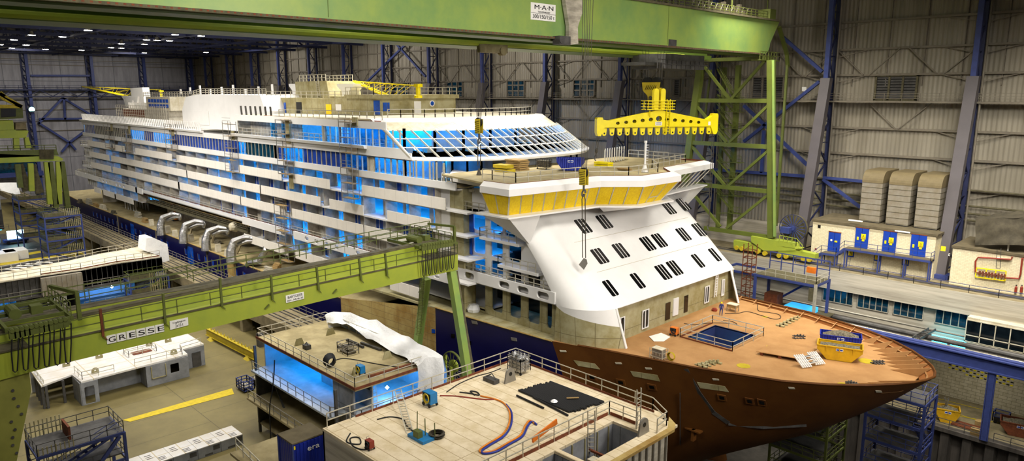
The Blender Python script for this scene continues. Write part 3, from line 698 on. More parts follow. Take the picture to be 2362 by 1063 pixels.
# --- hull side windows, shell doors
n = 0
for i in range(34):
    x = -222+i*3.55
    if i in (9, 17, 18, 24, 29): continue
    h = itp(HT, x); y = YC-h; b = MB().box(x-.42, x+.42, y-.03, y+.3, 4.3, 5.4); o = P('hull_window', b, 'film_navy')
    MB().box(x-.55, x+.55, y-.06, y+.2, 4.16, 4.3).box(x-.55, x-.42, y-.06, y+.2, 4.2, 5.5).build('frame', MATS['steel'], o)
for x, w, mt in ((-189, 1.2, 'film_blue'), (-152, 1.6, 'film_blue'), (-131.6, 1.9, 'primer_tan'), (-113, 1.4, 'film_blue')):
    y = YC-itp(HT, x); P('shell_door', MB().box(x-w, x+w, y-.05, y+.2, 1.2, 6.3), mt, 'shell door or unpainted patch in the navy side')
b = MB()
for x in (-200, -172, -143, -136.5, -120): y = YC-itp(HT, x)-.06; b.bar((x, y, 7), (x, y, -2), .25, .08)
P('weld_strip', b, 'concrete_tan')
b = MB(); b.tube([edge(x, 7.02, 0) for x in c(-262, -94.4)], .14, 6); b.tube([edge(x, 10.0, 0) for x in c(-72.5, -52.8)], .1, 6); P('deck_edge', b, 'primer_tan')
# --- accommodation: deck slabs
YS = 57.0
def sx(px, py): return PY(px, py, YS).x
for z, x0, x1, y0 in ((29.25, -231, -77, 57.25), (26.1, -231, -68.5, 57.2), (23.42, -227, -66, 57.15), (20.42, -227, -66, 57.15), (17.42, -227, -66, 57.15), (14.35, -242, -66, 57.15), (11.4, -231, -189, 58), (11.4, -130, -94, 57.15), (10.5, -94, -66, 60)):
    P('deck_slab', MB().box(x0, x1, y0, 2*YC-y0, z-.22, z), 'white', 'white deck edge')
P('core_wall', MB().box(-224, -72, 67, 82, 10, 29), 'interior', 'inner longitudinal bulkhead'); P('core_wall', MB().box(-190, -94, 64, 85, 6.9, 14), 'cabin_wall', 'boat deck bulkhead')
P('core_wall', MB().box(-227, -226.7, 59.3, 90, 7, 29), 'cabin_wall', 'aft bulkhead')
# cabin fronts level by level
rnd = random.Random(3); near = []; farw = MB(); farg = MB()
for lv, (z0, z1, x0, x1) in enumerate(((23.42, 26.0, -226, -69.5), (20.42, 23.2, -226, -69.5), (17.42, 20.2, -226, -69.5), (14.35, 17.2, -226, -69.5), (11.4, 14.1, -130, -95), (11.4, 14.1, -226, -189))):
    w = MB(); x = x0; Y = 59.4; k = 0
    while x < x1-.5:
        far = x < -135
        ww = rnd.choice((.9, 1.1, 1.5)); wo = rnd.choice((1.3, 1.6, 1.9)) if not far else rnd.choice((1.2, 1.4, 1.7))
        if lv in (0, 1) and x > -160: ww, wo = ww*.8, wo*1.2
        w.box(x, x+ww, Y, Y+.15, z0, z1); w.box(x+ww, x+ww+wo, Y, Y+.15, z1-.35, z1)
        r = rnd.random()
        a, b_ = x+ww, x+ww+wo
        op = .74 if (lv < 2 and x > -165) else .5
        if r <= op and not (lv < 2 and x > -120): farg.box((a+b_)/2-.05, (a+b_)/2+.05, Y, Y+.12, z0, z1-.35)
        if r > op:
            if x > -117 and len(near) < 96:
                o = P('cabin_window', MB().box(a, b_, Y+.05, Y+.1, z0+.1, z1-.35), 'film_blue' if r > op+.12 else 'cabin_wall'); near.append(o)
                MB().box((a+b_)/2-.06, (a+b_)/2+.06, Y, Y+.12, z0, z1-.35).box(a, a+.06, Y, Y+.12, z0, z1-.35).build('window_frame', MATS['white'], o)
            else:
                farw.box(a, b_, Y+.05, Y+.1, z0+.1, z1-.35); farg.box((a+b_)/2-.07, (a+b_)/2+.07, Y, Y+.12, z0, z1-.35)
        x += ww+wo; k += 1
    P('cabin_front', w, 'cabin_wall', 'grey cabin front of one balcony deck')
    P('work_light', MB().tube([(x0+3, 61.2, z1-.18), (x1-2, 61.2, z1-.18)], .06, 4), 'blue_tube')
    dv = MB(); x = x0+2.0
    while x < x1: dv.box(x, x+.1, 57.5, 59.4, z0, z1); x += 5.6
    P('balcony_divider', dv, 'cabin_wall', stuff=True)
P('cabin_window', farw, 'film_navy', 'rows of small blue filmed cabin windows far aft', stuff=True); P('window_mullion', farg, 'white', stuff=True)
# balcony fronts
R1, R2, R3, FS, LO = (23.35, 24.85), (20.35, 21.85), (17.4, 18.95), (13.9, 15.2), (10.5, 12.0)
PN = [(R1, 203.9, 256, 340), (R1, 262, 287.6, 345), (R1, 313, 395.7, 350), (R1, 408, 528.4, 365), (R1, 551, 648.8, 390), (R1, 672, 760.2, 415), (R1, 835.4, 1027.4, 440),
      (R2, 206.7, 250.9, 350), (R2, 257.5, 430, 370), (R2, 430.5, 600, 400), (R2, 600.5, 737.8, 440), (R2, 760.4, 837.5, 468), (R2, 893.9, 993.5, 500),
      (R3, 209.5, 254.6, 372), (R3, 261, 412, 395), (R3, 412.5, 555, 440), (R3, 555.5, 656.7, 470), (R3, 675.7, 840, 510), (R3, 840.5, 1004, 560),
      (LO, 564.3, 663, 550), (LO, 682, 764, 590), (LO, 266.9, 305, 440), (LO, 238, 262, 435), (LO, 217, 231, 428), (LO, 900, 985, 655)]
for (z0, z1), a, b_, y in PN:
    x0, x1 = sx(a, y), sx(b_, y); o = P('balcony_panel', MB().box(x0, x1, YS-.06, YS+.06, z0, z1), 'white_panel', 'white balcony front')
def fascia(a, b_, y, holes, z=FS, Y=YS):
    x0, x1 = PY(a, y, Y).x, PY(b_, y, Y).x; zc = (z[0]+z[1])/2
    H = [(PY(h, y, Y).x, zc-.02, .62, .36, .34) for h in holes]
    P('fascia_panel', MB().holed((0, Y, 0), (1, 0, 0), (0, 0, 1), x0, x1, z[0], z[1], H, .25), 'white', 'white fascia with oval openings')
fascia(175.6, 314.8, 400, (180, 231, 238.5, 246, 253.5, 268.5, 276.5, 285)); fascia(315, 330, 440, ())
fascia(562.4, 658.4, 520, (650,)); fascia(681, 798, 560, (711, 733, 755.7, 779)); fascia(800, 1052, 620, (830, 860, 890, 1010))
x0, x1 = sx(330, 445), sx(562, 500); P('fascia_strip', MB().box(x0, x1, YS-.05, YS+.1, 14.35, 15.0), 'white'); P('fascia_strip', MB().box(x0, x1, 58, 58.15, 13.2, 14.1), 'primer_tan')
b = MB().rail([(x0, 57.1, 15.0), (sx(1000, 640), 57.1, 15.0)], .9, 2.6, .035); b.rail([(-240, 57.1, 15.2), (x0, 57.1, 15.2)], .9, 2.6, .04); P('deck_railing', b, 'galv')
P('red_edge', MB().box(x0+4, x1+50, 57.4, 57.5, 15.0, 15.12), 'rust', 'rust red primed strip along the promenade edge')
# boat deck catwalk below the fascia
b = MB().box(x0, x1, 57.6, 59.4, 12.2, 12.35); b.rail([(x0, 57.6, 12.35), (x1, 57.6, 12.35)], 1.1, 2.2, .045, 2); b.box(x0, x1, 57.5, 57.7, 11.9, 12.2)
x = x0
while x < x1: b.bar((x, 58.4, 12.2), (x, 58.4, 14.2), .08); x += 4
P('boat_deck_catwalk', b, 'crane_dirt'); P('boat_deck_ceiling', MB().box(-190, -129, 58, 64, 13.4, 13.6), 'rust')
# upper bands of the side
def band(x0, x1, Y, z0, z1, n='side_band', mat='white', lab=None): return P(n, MB().box(x0, x1, Y, Y+.2, z0, z1), mat, lab)
band(-231, -68, YS, 26.02, 26.95, lab='white band below the window deck'); band(-231, -131.5, YS, 29.2, 30.1, lab='white band above the window deck'); band(-131.5, -77, YS, 29.2, 30.1, lab='white band above the window deck')
b = MB().prism([(-231, 56.55, 30.1), (-231, 57.2, 30.1), (-231, 57.2, 30.5), (-231, 56.4, 30.5)], (231-145.5, 0, 0)); b.prism([(-131.3, 56.55, 30.15), (-131.3, 57.2, 30.1), (-131.3, 57.2, 30.6), (-131.3, 56.4, 30.6)], (44, 0, 0)); P('gutter_lip', b, 'white', 'protruding white lip')
band(-129.8, -82.5, YS, 32.95, 34.0, lab='white band at the edge of the top deck')
b = MB(); pn = []; x = -229.5; G = {(-229, -222): 0}
mull = MB()
while x < -70: mull.box(x-.07, x+.07, 57.1, 57.3, 26.9, 29.25); x += 1.42
P('window_mullion', mull, 'galv', 'pale upright mullions of the long window deck', stuff=True)
for a, b_, y, mt in ((395, 548, 330, 'film_navy'), (700, 795, 380, 'film_navy'), (330, 352, 310, 'film_navy'), (216, 300, 300, 'glass_dark'), (846, 862, 385, 'cabin_wall'), (194, 214, 290, 'film_navy'), (565, 640, 345, 'glass_blue'), (630, 652, 340, 'film_navy')):
    P('window_band', MB().box(sx(a, y), sx(b_, y), 57.22, 57.27, 26.95, 29.2), mt, 'row of blue filmed panes on the long window deck' if mt == 'film_navy' else None)
P('window_deck_wall', MB().box(-228, -78, 63, 63.3, 26.1, 29.0), 'interior'); P('work_light', MB().tube([(-226, 61, 28.95), (-80, 61, 28.95)], .06, 4), 'blue_tube')
b = MB(); 
for x in range(-220, -76, 6): b.rail([(x, 58.2, 26.1), (x+3.5, 58.2, 26.1)], 1.2, 1.1, .03)
P('inner_railing', b, 'steel', stuff=True)
# deck between the bands (z 30.5 to 33)
P('upper_house_wall', MB().box(-129.7, -129.5, 57.2, 92, 29.2, 33), 'cabin_wall'); w = MB()
for a, b_ in ((-129.5, -121.6), (-119.3, -117.7), (-115.3, -110.3), (-103.8, -102.6), (-98.9, -97.9)): w.box(a, b_, 59.6, 59.8, 29.3, 33)
w.each('upper_house_wall', MATS['cabin_wall'], SHIP); P('core_wall', MB().box(-129, -84, 66, 84, 29.3, 33), 'interior')
P('work_light', MB().tube([(-126, 61, 33.0), (-86, 61, 33.0)], .08, 4), 'blue_tube')
b = MB().rail([(-129.5, 57.3, 30.5), (-99, 57.3, 30.5)], 1.15, 1.7, .04); P('deck_railing', b, 'galv')
b = MB(); x = -99
while x < -79: b.box(x-.07, x+.07, 57.1, 57.3, 30.5, 33); x += 1.62
b.box(-99.5, -99.2, 57, 57.6, 30.5, 33); b.each('window_mullion', MATS['galv'], SHIP); b = MB().rail([(-99, 57.5, 30.5), (-80, 57.5, 30.5)], 1.0, 1.2, .03); P('inner_railing', b, 'steel')
P('side_gore', MB().prism([(-87.3, 56.95, 29.2), (-76.6, 56.95, 29.2), (-76.8, 56.95, 29.5), (-82.4, 56.95, 33.0), (-83.3, 56.95, 33.0), (-79.4, 56.95, 30.6), (-87.3, 56.95, 30.6)], (0, .2, 0)), 'white')
# panoramic lounge: bowed ring, raked mullions, white visor
def bow(X0, Xm, z, n=24, Y0=57.0):
    yc = YC; h = yc-Y0; return [V((X0+(Xm-X0)*(1-abs(t)**2.6), yc+h*t, z)) for t in [-1+2*i/n for i in range(n+1)]]
Rb = bow(-77.2, -68.2, 29.35); Rt = bow(-83.0, -75.2, 32.85)
b = MB(); b.grid([[p+V((.35, -.0, -.25)) for p in Rb], [p+V((.5, 0, .1)) for p in Rb], [p+V((-.6, 0, .25)) for p in Rb], [p+V((-1.2, 0, .1)) for p in Rb], [p+V((-1.0, 0, -.25)) for p in Rb], [p+V((.35, 0, -.25)) for p in Rb]])
P('lounge_sill', b, 'white', 'bowed white sill below the raked lounge glazing', True)
N2 = 27; Rb2 = bow(-77.2, -68.4, 29.5, N2); Rt2 = bow(-83.0, -75.2, 32.9, N2)
for i in range(N2+1):
    P('lounge_mullion', MB().bar(Rb2[i], Rt2[i], .14, .22), 'galv')
for f in (.36, .68): P('lounge_transom', MB().tube([a.lerp(b_, f) for a, b_ in zip(Rb2, Rt2)], .09, 6), 'white')
V1 = bow(-83.2, -75.4, 32.8); V2 = bow(-85.4, -78.0, 33.9); V3 = bow(-86.2, -79, 34.35); V4 = bow(-88, -80.5, 34.4)
P('lounge_visor', MB().grid([V1, V2]), 'cream', 'sloping cream visor above the raked glazing', True); P('visor_lip', MB().grid([V2, V3, V4]), 'white', None, True)
P('top_deck', MB().prism([p-V((.3, 0, .25)) for p in V3]+[V((-129.5, 92, 34.1)), V((-129.5, 57.2, 33.75))], (0, 0, .22)), 'cream')
P('lounge_floor', MB().prism([p+V((-1.2, 0, -.3)) for p in Rb]+[V((-90, 92, 29.05)), V((-90, 57, 29.05))], (0, 0, .2)), 'interior_shaded')
P('lounge_back_wall', MB().box(-96, -95.6, 58, 91, 26.1, 34), 'interior_shaded')
b = MB()
for y in (61, 65, 69, 73, 77, 81, 85): b.tube([(-94, y, 33.5), (-82 if 60 < y < 88 else -86, y, 33.5)], .14, 4)
P('work_light', b, 'blue_tube')
b = MB()
for y in range(64, 92, 6): b.tube([(-92, y, 28.8), (-77, y, 28.8)], .06, 4)
P('work_light', b, 'blue_tube')
for px, py, X in ((958, 342, -81), (1105, 331, -80)):
    q = PX(px, py, X); P('work_lamp', MB().lathe(q, [(.01, -.22), (.22, 0), (.01, .22)], 8), 'blue_spot', 'bright bluish work lamp inside the lounge')
b = MB()
for i in range(14):
    y = 60+2.2*i; x = -73.2-3.2*abs((y-YC)/17)**2.2; b.bar((x, y, 26.2), (x, y, 29.2), .22)
for i in range(6): b.bar((-80+.3*i, 58.2+5*i, 26.2), (-80+.3*i, 58.2+5*i, 33.2), .3)
P('lounge_column', b, 'girt_grey')
for x in (-76.8, -74.6, -72.6, -70.4): b.bar((x, 57.2, 26.9), (x, 57.2, 29.2), .12)
b.each('window_mullion', MATS['galv'], SHIP)
b = MB()
for i in range(9): b.rail([(-88+rnd.uniform(-2, 2), 60+3*i, 29.3), (-84+rnd.uniform(-2, 2), 61+3*i, 29.3)], 1.1, 1.2, .04)
for i in range(8): b.box(-90+i*1.1, -89.3+i*1.1, 62+3*(i % 4), 63.2+3*(i % 4), 29.3, 29.8+.25*(i % 3))
P('lounge_clutter', b, 'galv', stuff=True)
# --- top deck superstructures
HE = PY(861, 240, 67).x; HY = PX(1051, 245, HE).y; b = MB().box(-138, HE, 67, HY, 34, 36.95); o = P('sun_deck_house', b, 'primer_green', 'long primed deck house on the top deck')
HE = PY(861, 240, 67).x; HY = PX(1051, 245, HE).y; P('house_roof', MB().box(HE-8, HE+.5, 66.6, HY+.4, 36.95, 37.6), 'primer_green', 'overhanging roof slab of the deck house')
P('house_roof', MB().box(-118, HE-8, 68, HY, 36.95, 37.3), 'primer_green')
for a, c2, mt, lb in (((685, 268), (695, 235), 'black', 'dark doorway'), ((753, 264), (764, 240), 'board_yellow', 'ochre board'), ((775, 256), (787, 240), 'white', 'white door'), ((656, 260), (659, 236), 'film_blue', None)):
    p1, p2 = PY(*a, 66.95), PY(*c2, 66.95); P('house_door', MB().box(p1.x, p2.x, 66.9, 67.05, max(34.1, p1.z), p2.z), mt, lb)
HX_ = HE+.06
for a, c2, mt, lb in (((956, 264), (971, 233), 'white', 'white door'), ((863, 264), (869, 231), 'film_blue', 'blue door'), ((870, 264), (876, 231), 'film_blue', 'blue door'), ((884, 256), (888, 236), 'film_blue', None), ((889, 256), (893, 236), 'film_blue', None), ((894.5, 256), (898.5, 236), 'film_blue', None)):
    p1, p2 = PX(*a, HX_), PX(*c2, HX_); P('house_door' if lb else 'house_window', MB().box(HE-.1, HX_, p1.y, p2.y, max(34.1, p1.z), p2.z), mt, lb)
q = PX(997, 238, HX_); o = P('porthole', MB().tube([q, q-V((.1, 0, 0))], .55, 14), 'white'); MB().tube([q+V((.03, 0, 0)), q], .38, 12).build('pane', MATS['film_blue'], o)
q = PY(622, 237, 66.9); P('porthole', MB().tube([q, q+V((0, .1, 0))], .5, 12), 'window_black')
b = MB().rail([(-138, 67.2, 36.95), (HE-8, 67.2, 36.95)], 1.2, 2.0, .05); b.rail([(HE-8, 66.9, 37.6), (HE+.3, 66.9, 37.6), (HE+.3, HY, 37.6)], 1.2, 1.6, .05); P('deck_railing', b, 'galv')
# signal mast house with radar platforms
def q62(x, y): return PY(x, y, 72)
zb = 37.0; b = MB(); pts = [q62(x, y) for x, y in ((694, 222), (691, 188), (764, 186), (770, 216))]
b.prism([(pts[0].x, 71, zb), (pts[1].x, 71, pts[1].z), (pts[2].x, 71, pts[2].z), (pts[3].x, 71, zb)], (0, 7, 0)); P('mast_house', b, 'primer_green', 'primed mast house with ladder')
P('ladder', MB().ladder(V((pts[3].x-3.4, 70.9, zb)), V((pts[2].x-3.2, 70.9, pts[2].z)), .9, (1, 0, 0), .06), 'galv'); P('deck_railing', MB().rail([(pts[1].x+1.5, 71.2, pts[1].z), (pts[2].x-.6, 71.2, pts[2].z)], 1.2, 1.5, .06).rail([(pts[1].x+1.5, 77, pts[1].z), (pts[2].x-.6, 77, pts[2].z)], 1.2, 1.5, .06), 'galv')
for cx, wid in ((679, 26), (796, 38)):
    a = q62(cx-wid/2, 193); c2 = q62(cx+wid/2, 193); m = (a.x+c2.x)/2; w = (c2.x-a.x)/2; zt = a.z
    b = MB().prism([(m-w, 72, zt), (m+w, 72, zt), (m+w, 72, zt-.4), (m+w*.45, 72, zt-1.3), (m+w*.4, 72, 36.9), (m-w*.4, 72, 36.9), (m-w*.45, 72, zt-1.3), (m-w, 72, zt-.4)], (0, 2.2, 0)); P('radar_platform', b, 'white', 'white T-shaped platform')
# yellow lattice deck crane lying in its rest
def lattice(tip, heel_lo, heel_hi, head, n=8, name='deck_crane', label=None, wd=1.2):
    o = thing(name, label, 'crane', head); lo = MB(); hi = MB(); ds = MB()
    for s in (-wd/2, wd/2):
        D = V((0, s, 0)); lo.bar(tip+D*.3, heel_lo+D, .26); hi.bar(tip+D*.3, heel_hi+D, .16)
        for k in range(1, n):
            a = tip.lerp(heel_lo, min(1, k/n*1.25))+D*min(1, .3+k/n); c2 = tip.lerp(heel_hi, (k+.5)/n)+D; e = tip.lerp(heel_hi, (k-.5)/n)+D
            ds.bar(a, c2, .08); ds.bar(a, e, .08)
    lo.build('lower_chord', MATS['yellow'], o); hi.build('upper_chord', MATS['yellow'], o); ds.build('lacing', MATS['yellow'], o)
    b = MB().lathe(head-V((0, 0, 1.8)), [(.7, 0), (.7, .4), (.4, .5), (.4, 2)], 10); b.box(head.x-.5, head.x+.6, head.y-.5, head.y+.5, head.z, head.z+.5); b.build('winch_head', MATS['yellow'], o)
    return o
Yk = 74.0
lattice(PY(817, 187, Yk), PY(905, 226, Yk), PY(958, 197, Yk), PY(964, 200, Yk), 5, label='yellow lattice deck crane lying on the roof of the primed deck house')
Yk = 78.0
lattice(PY(190, 199, Yk), PY(290, 220, Yk), PY(366, 207, Yk), PY(372, 212, Yk), 5, label='yellow lattice deck crane at the stern beside the white funnel stub')
# funnel casing and aft houses
q = lambda x, y: PY(x, y, 63)
pts = [q(x, y) for x, y in ((422, 276), (428, 223), (455, 217), (600, 220), (612, 250), (612, 290))]
b = MB().prism([(pts[0].x, 63, 30.3), (pts[0].x, 63, 34), (pts[1].x, 63, pts[1].z), (pts[2].x, 63, pts[2].z), (pts[3].x, 63, pts[3].z), (pts[4].x, 63, 34.5), (pts[4].x, 63, 30.3)], (0, 22, 0)); P('funnel_casing', b, 'white', 'large smooth white casing amidships')
P('casing_recess', MB().box(pts[0].x+3, pts[0].x+15, 62.85, 63.05, 31, 34), 'white'); zt = pts[2].z
P('deck_railing', MB().rail([(-200, 64.2, pts[1].z-.2), (pts[1].x, 64.2, pts[1].z), (pts[2].x, 64.2, zt), (pts[3].x, 64.2, zt-.1)], 1.2, 1.6, .06, 2), 'galv')
b = MB()
for i in range(9): x = -185+i*6; b.tube([(x, 68, zt), (x, 68, zt+1.2+.4*(i % 3))], .25, 6)
b.each('roof_vent', MATS['white'], SHIP)
b = MB().box(-217, -183, 64, 84, 30.4, 33.6); P('aft_house', b, 'cabin_wall', 'scaffolded aft deck house'); P('aft_house_band', MB().box(-217.1, -200, 63.9, 64, 31.7, 33.4), 'rust')
for r in range(2):
    for i in range(7): x = -196+i*2.0; P('aft_window', MB().box(x, x+1.3, 63.85, 64.02, 34.3+1.0*r+r*.2, 35.1+1.0*r+r*.2), 'film_blue')
P('aft_house_upper', MB().box(-198, -181.5, 64, 84, 33.6, 36.9), 'cream')
b = MB(); x = -219
while x < -181:
    b.bar((x, 62.9, 30.4), (x, 62.9, 34.6), .09); x += 1.5
for z in (31.4, 32.2, 33.0, 33.8, 34.6): b.bar((-219, 62.9, z), (-181, 62.9, z), .09)
P('scaffold_frame', b, 'galv')
b = MB(); q = lambda x, y: PY(x, y, 70); pts = [q(x, y) for x, y in ((306, 236), (300, 203), (328, 201), (333, 236))]
b.prism([(p.x, 70, p.z) for p in pts], (0, 1.8, 0)); P('funnel_stub', b, 'white', 'leaning white funnel stub'); a, c2 = q(284, 221), q(318, 236)
P('funnel_arch', MB().prism([(a.x, 69.5, a.z), (c2.x+2, 69.5, a.z), (c2.x, 69.5, a.z-3), (c2.x-1, 69.5, a.z-1.4), (c2.x-3, 69.5, a.z-1), (c2.x-4, 69.5, a.z-3), (a.x+3, 69.5, a.z-3), (a.x+2, 69.5, a.z-1.2)], (0, 3, 0)), 'white')
b = MB(); x = -212
while x < -198: b.bar((x, 64.1, 33.6), (x, 64.1, 35.3), .3); x += .95
P('fence_post', b, 'white', stuff=True)
# white fence posts along the upper edge
n = 0; x = -147.0; far = MB()
while x > -230:
    if n < 60: P('fence_post', MB().bar((x, 57.2, 30.5), (x, 57.0, 32.1), .22), 'white')
    else: far.bar((x, 57.2, 30.5), (x, 57.0, 32.1), .25)
    x -= 1.15; n += 1
if far.v: P('fence_post', far, 'white', stuff=True)
b = MB()
for i in range(7): b.bar((-128+i*1.9, 57.4, 34), (-128+i*1.9, 57.3, 35.6), .25)
b.each('fence_post', MATS['steel_dark'], SHIP, 'dark fence post'); b = MB().rail([(-114, 57.5, 34), (-84, 57.5, 34.2)], 1.15, 1.9, .05); b.rail([p+V((-1, 0, .05)) for p in V4[2:-1]], 1.15, 1.9, .05); P('deck_railing', b, 'galv')
P('red_edge', MB().box(-119, -84, 57.2, 57.3, 34.0, 34.12), 'pipe_red')
# stern galleries
for z, xo in ((17.4, -236), (20.4, -233), (23.2, -236), (14.3, -243)):
    P('stern_gallery', MB().box(xo, -226, 57.3, 91, z-.5, z), 'white'); P('deck_railing', MB().rail([(-227, 57.4, z), (xo, 57.4, z), (xo, 90, z)], 1.1, 2, .05), 'galv')
    b = MB()
    for i in range(5): b.box(-235+i*2, -234.4+i*2, 58, 58.4, z-2.6, z-.5)
    b.each('stern_post', MATS['white'], SHIP)
# ---------------------------------------------------------------- forward house, rounded white front, bridge
def rowh(cols, y, Y, z, hz, r=.35):
    out = []
    for a, b_ in cols: xa, xb = PY(a, y, Y).x, PY(b_, y, Y).x; out.append(((xa+xb)/2, z, (xb-xa)/2, hz, r))
    return out
for cs, y, z0, z1 in (([(1068, 1083), (1098, 1122), (1137, 1162), (1178, 1204), (1220, 1248), (1264, 1276)], 690, 10.0, 14.4), ([(1067, 1084), (1097, 1122), (1136, 1163), (1177, 1205), (1220, 1249)], 605, 14.4, 17.42), ([(1067, 1083), (1096, 1122), (1135, 1162), (1176, 1205)], 550, 17.42, 20.42), ([(1066, 1083), (1095, 1122), (1133, 1162), (1168, 1192)], 500, 20.42, 23.42), ([(1065, 1081)], 440, 23.42, 26.1)):
    Y = 60.2; x1 = {10.0: -51.5, 14.4: -53.6, 17.42: -56, 20.42: -58.2}.get(z0, -62)
    P('side_wall', MB().holed((0, Y, 0), (1, 0, 0), (0, 0, 1), -69.3, x1, z0, z1, rowh(cs, y, Y, (z0+z1)/2+(.1 if z0 > 12 else .15), (z1-z0)/2-(.25 if z0 > 12 else .55)), .2), 'white' if z0 > 12 else 'primer_green', 'pierced inner side wall of the forward house')
P('side_pillar', MB().box(-70.9, -68.3, 58.5, 60.2, 10, 26.0), 'primer_green', 'unpainted grey-green pillar')
P('side_pillar', MB().box(-72.6, -70.9, 58.4, 60.0, 17.3, 26.0), 'white')
P('unlit_depth_sheet', MB().prism([(-69, 65, 10), (-48.5, 65, 10), (-48.5, 65, 14), (-61, 65, 23.5), (-66, 65, 26), (-69, 65, 26)], (0, .2, 0)), 'window_black', 'black sheet standing in for the unlit interior')  # black sheet paints the shade behind the side openings
P('work_light', MB().tube([(-68.5, 62.5, 22.9), (-63, 62.5, 22.9)], .05, 4).tube([(-68.5, 62.5, 19.9), (-64, 62.5, 19.9)], .05, 4), 'blue_tube')
for z, a, b_, y in ((20.42, 1108, 1198, 522), (17.42, 1150, 1243, 575), (23.42, 1062, 1126, 465)):
    x0, x1 = PY(a, y, 58.8).x, PY(b_, y, 58.8).x
    P('side_ledge', MB().box(x0, x1, 58.6, 60.4, z-.35, z), 'white'); P('deck_railing', MB().rail([(x0, 60.2, z), (x0, 58.7, z), (x1-.4, 58.7, z)], 1.1, 1.3, .04), 'galv')
for a, z in ((1068, 20.4), (1068, 17.4), (1100, 17.4)): x = PY(a, 540, 60).x; P('bracket', MB().prism([(x, 60.2, z), (x+2.2, 60.2, z), (x, 58.6, z)], (0, 0, .15)), 'white')
# lower fascia with ovals
x0, x1 = PY(1055, 645, 58.7).x, -52.6
P('fascia_panel', MB().holed((0, 58.7, 0), (1, 0, 0), (0, 0, 1), x0, x1, 14.38, 15.75, [(PY(h, y, 58.7).x, 15.05, .95, .42, .4) for h, y in ((1085, 645), (1165.5, 669), (1209, 682), (1255, 695))], .25), 'white', 'white fascia with oval openings')
P('fascia_backing', MB().box(x0, x1, 59.6, 59.8, 14.38, 15.5), 'white'); P('deck_slab', MB().box(x0, x1, 58.7, 60.2, 14.2, 14.4), 'white'); P('promenade', MB().box(x0, x1+.2, 58.7, 60.2, 15.3, 15.45), 'primer_deck')
P('deck_railing', MB().rail([(x0, 58.75, 15.6), (x1-.5, 58.75, 15.6)], 1.1, 1.5, .045), 'galv')
P('white_bundle', MB().lathe((-67.8, 59.6, 10), [(.01, 1.0), (.6, .9), (1.0, .4), (.9, 0)], 8), 'plastic_white', 'wrapped pale bundle on the side deck')
def xf(z): return -48.8-1.16*(z-16)
YS2 = 58.6; RF = 4.6
EDG = [(14.2, -52.4), (14.93, -52.69), (18.3, -55.1), (21.22, -57.69), (22.85, -59.8), (24.7, -61.5)]
def plan(z, n=9, xe=None):
    X = xf(z); xe = itp(EDG, z) if xe is None else xe; pts = []
    ra = min(RF, X-xe-.05)
    pts += [V((xe+(X-ra-xe)*i/3, YS2, z)) for i in range(3)]
    pts += [V((X-ra+ra*math.sin(a), YS2+RF-RF*math.cos(a), z)) for a in [math.pi/2*i/n for i in range(n+1)]]
    m = [V((p.x, 2*YC+1.2-p.y, p.z)) for p in reversed(pts)]
    return pts+[V((X, YS2+RF+(2*YC+1.2-2*YS2-2*RF)*i/8, z)) for i in range(1, 8)]+m
rows = [plan(14.3+10.3*j/16) for j in range(17)]
P('front_shell', MB().grid(rows), 'white', 'smooth raked white front with rounded corners', True)
P('shell_soffit', MB().prism([V((-48.2, 62, 14.25)), V((-46.85, 62.8, 14.25)), V((-46.85, 88.6, 14.25)), V((-48.2, 88.6, 14.25))], (0, 0, .1)), 'white')
# side fins reaching down to the deck at both corners
for sd in (-1, 1):
    top = [p for p in plan(14.3)[:12]]; K = len(top); base = [V((-53.0+7.6*(i/(K-1)), 58.85+3.6*(i/(K-1))**2.4, 10.0)) for i in range(K)]
    top[-1] = V((-46.9, 62.4, 14.3))
    if sd == 1: top = [V((p.x, 2*YC+1.2-p.y, p.z)) for p in top]; base = [V((p.x, 2*YC+1.2-p.y-.2, p.z)) for p in base]
    P('corner_fin', MB().grid([[a.lerp(b_, w_*(.03+.44*(i/(K-1)))) for i, (a, b_) in enumerate(zip(top, base))] for w_ in (0, .5, 1)]), 'white', None, True); P('corner_fin', MB().grid([[a.lerp(b_, (.03+.44*(i/(K-1)))+w_*(1-(.03+.44*(i/(K-1))))) for i, (a, b_) in enumerate(zip(top, base))] for w_ in (0, .5, 1)]), 'primer_green', 'unpainted foot of the white front corner', True)
    P('fin_edge', MB().bar(top[-1], base[-1], .3, .12), 'white')
# recessed primed front wall
P('front_wall', MB().box(-48.0, -47.4, 62.3, 89.5, 10, 14.3), 'primer_green', 'recessed primed front wall with doors and windows')
def pfx(x, y): return PX(x, y, -47.38)
for x0, x1, y0, y1, k in ((1421, 1438, 737, 770, 'w'), (1480, 1494, 717, 752, 'w'), (1534, 1546, 697, 737, 'd'), (1551, 1564, 685, 728, 'p'), (1577, 1587, 680, 720, 'd'), (1624, 1634, 662, 694, 'w'), (1663, 1669, 647, 677, 'w')):
    a = pfx(x0, y1); c2 = pfx(x1, y0+(x1-x0)*.3); ya, yb = a.y, c2.y; zc = (pfx((x0+x1)/2, (y0+y1)/2)).z; hz = 1.05 if k == 'w' else 1.1
    if k == 'w':
        o = P('front_window', MB().holed((-47.3, 0, 0), (0, 1, 0), (0, 0, 1), ya-.1, yb+.1, zc-hz-.1, zc+hz+.1, [((ya+yb)/2, zc, (yb-ya)/2-.02, hz, .2)], .08), 'white'); MB().box(-47.4, -47.34, ya, yb, zc-hz, zc+hz).build('pane', MATS['window_black'], o); MB().box(-47.36, -47.25, (ya+yb)/2-.06, (ya+yb)/2+.06, zc-hz, zc+hz).build('mullion', MATS['white'], o)
    else: P('front_door', MB().box(-47.4, -47.25 if k == 'p' else -47.33, ya, yb, zc-hz, zc+hz), 'white' if k == 'p' else 'window_black', 'white door leaf' if k == 'p' else 'dark doorway')
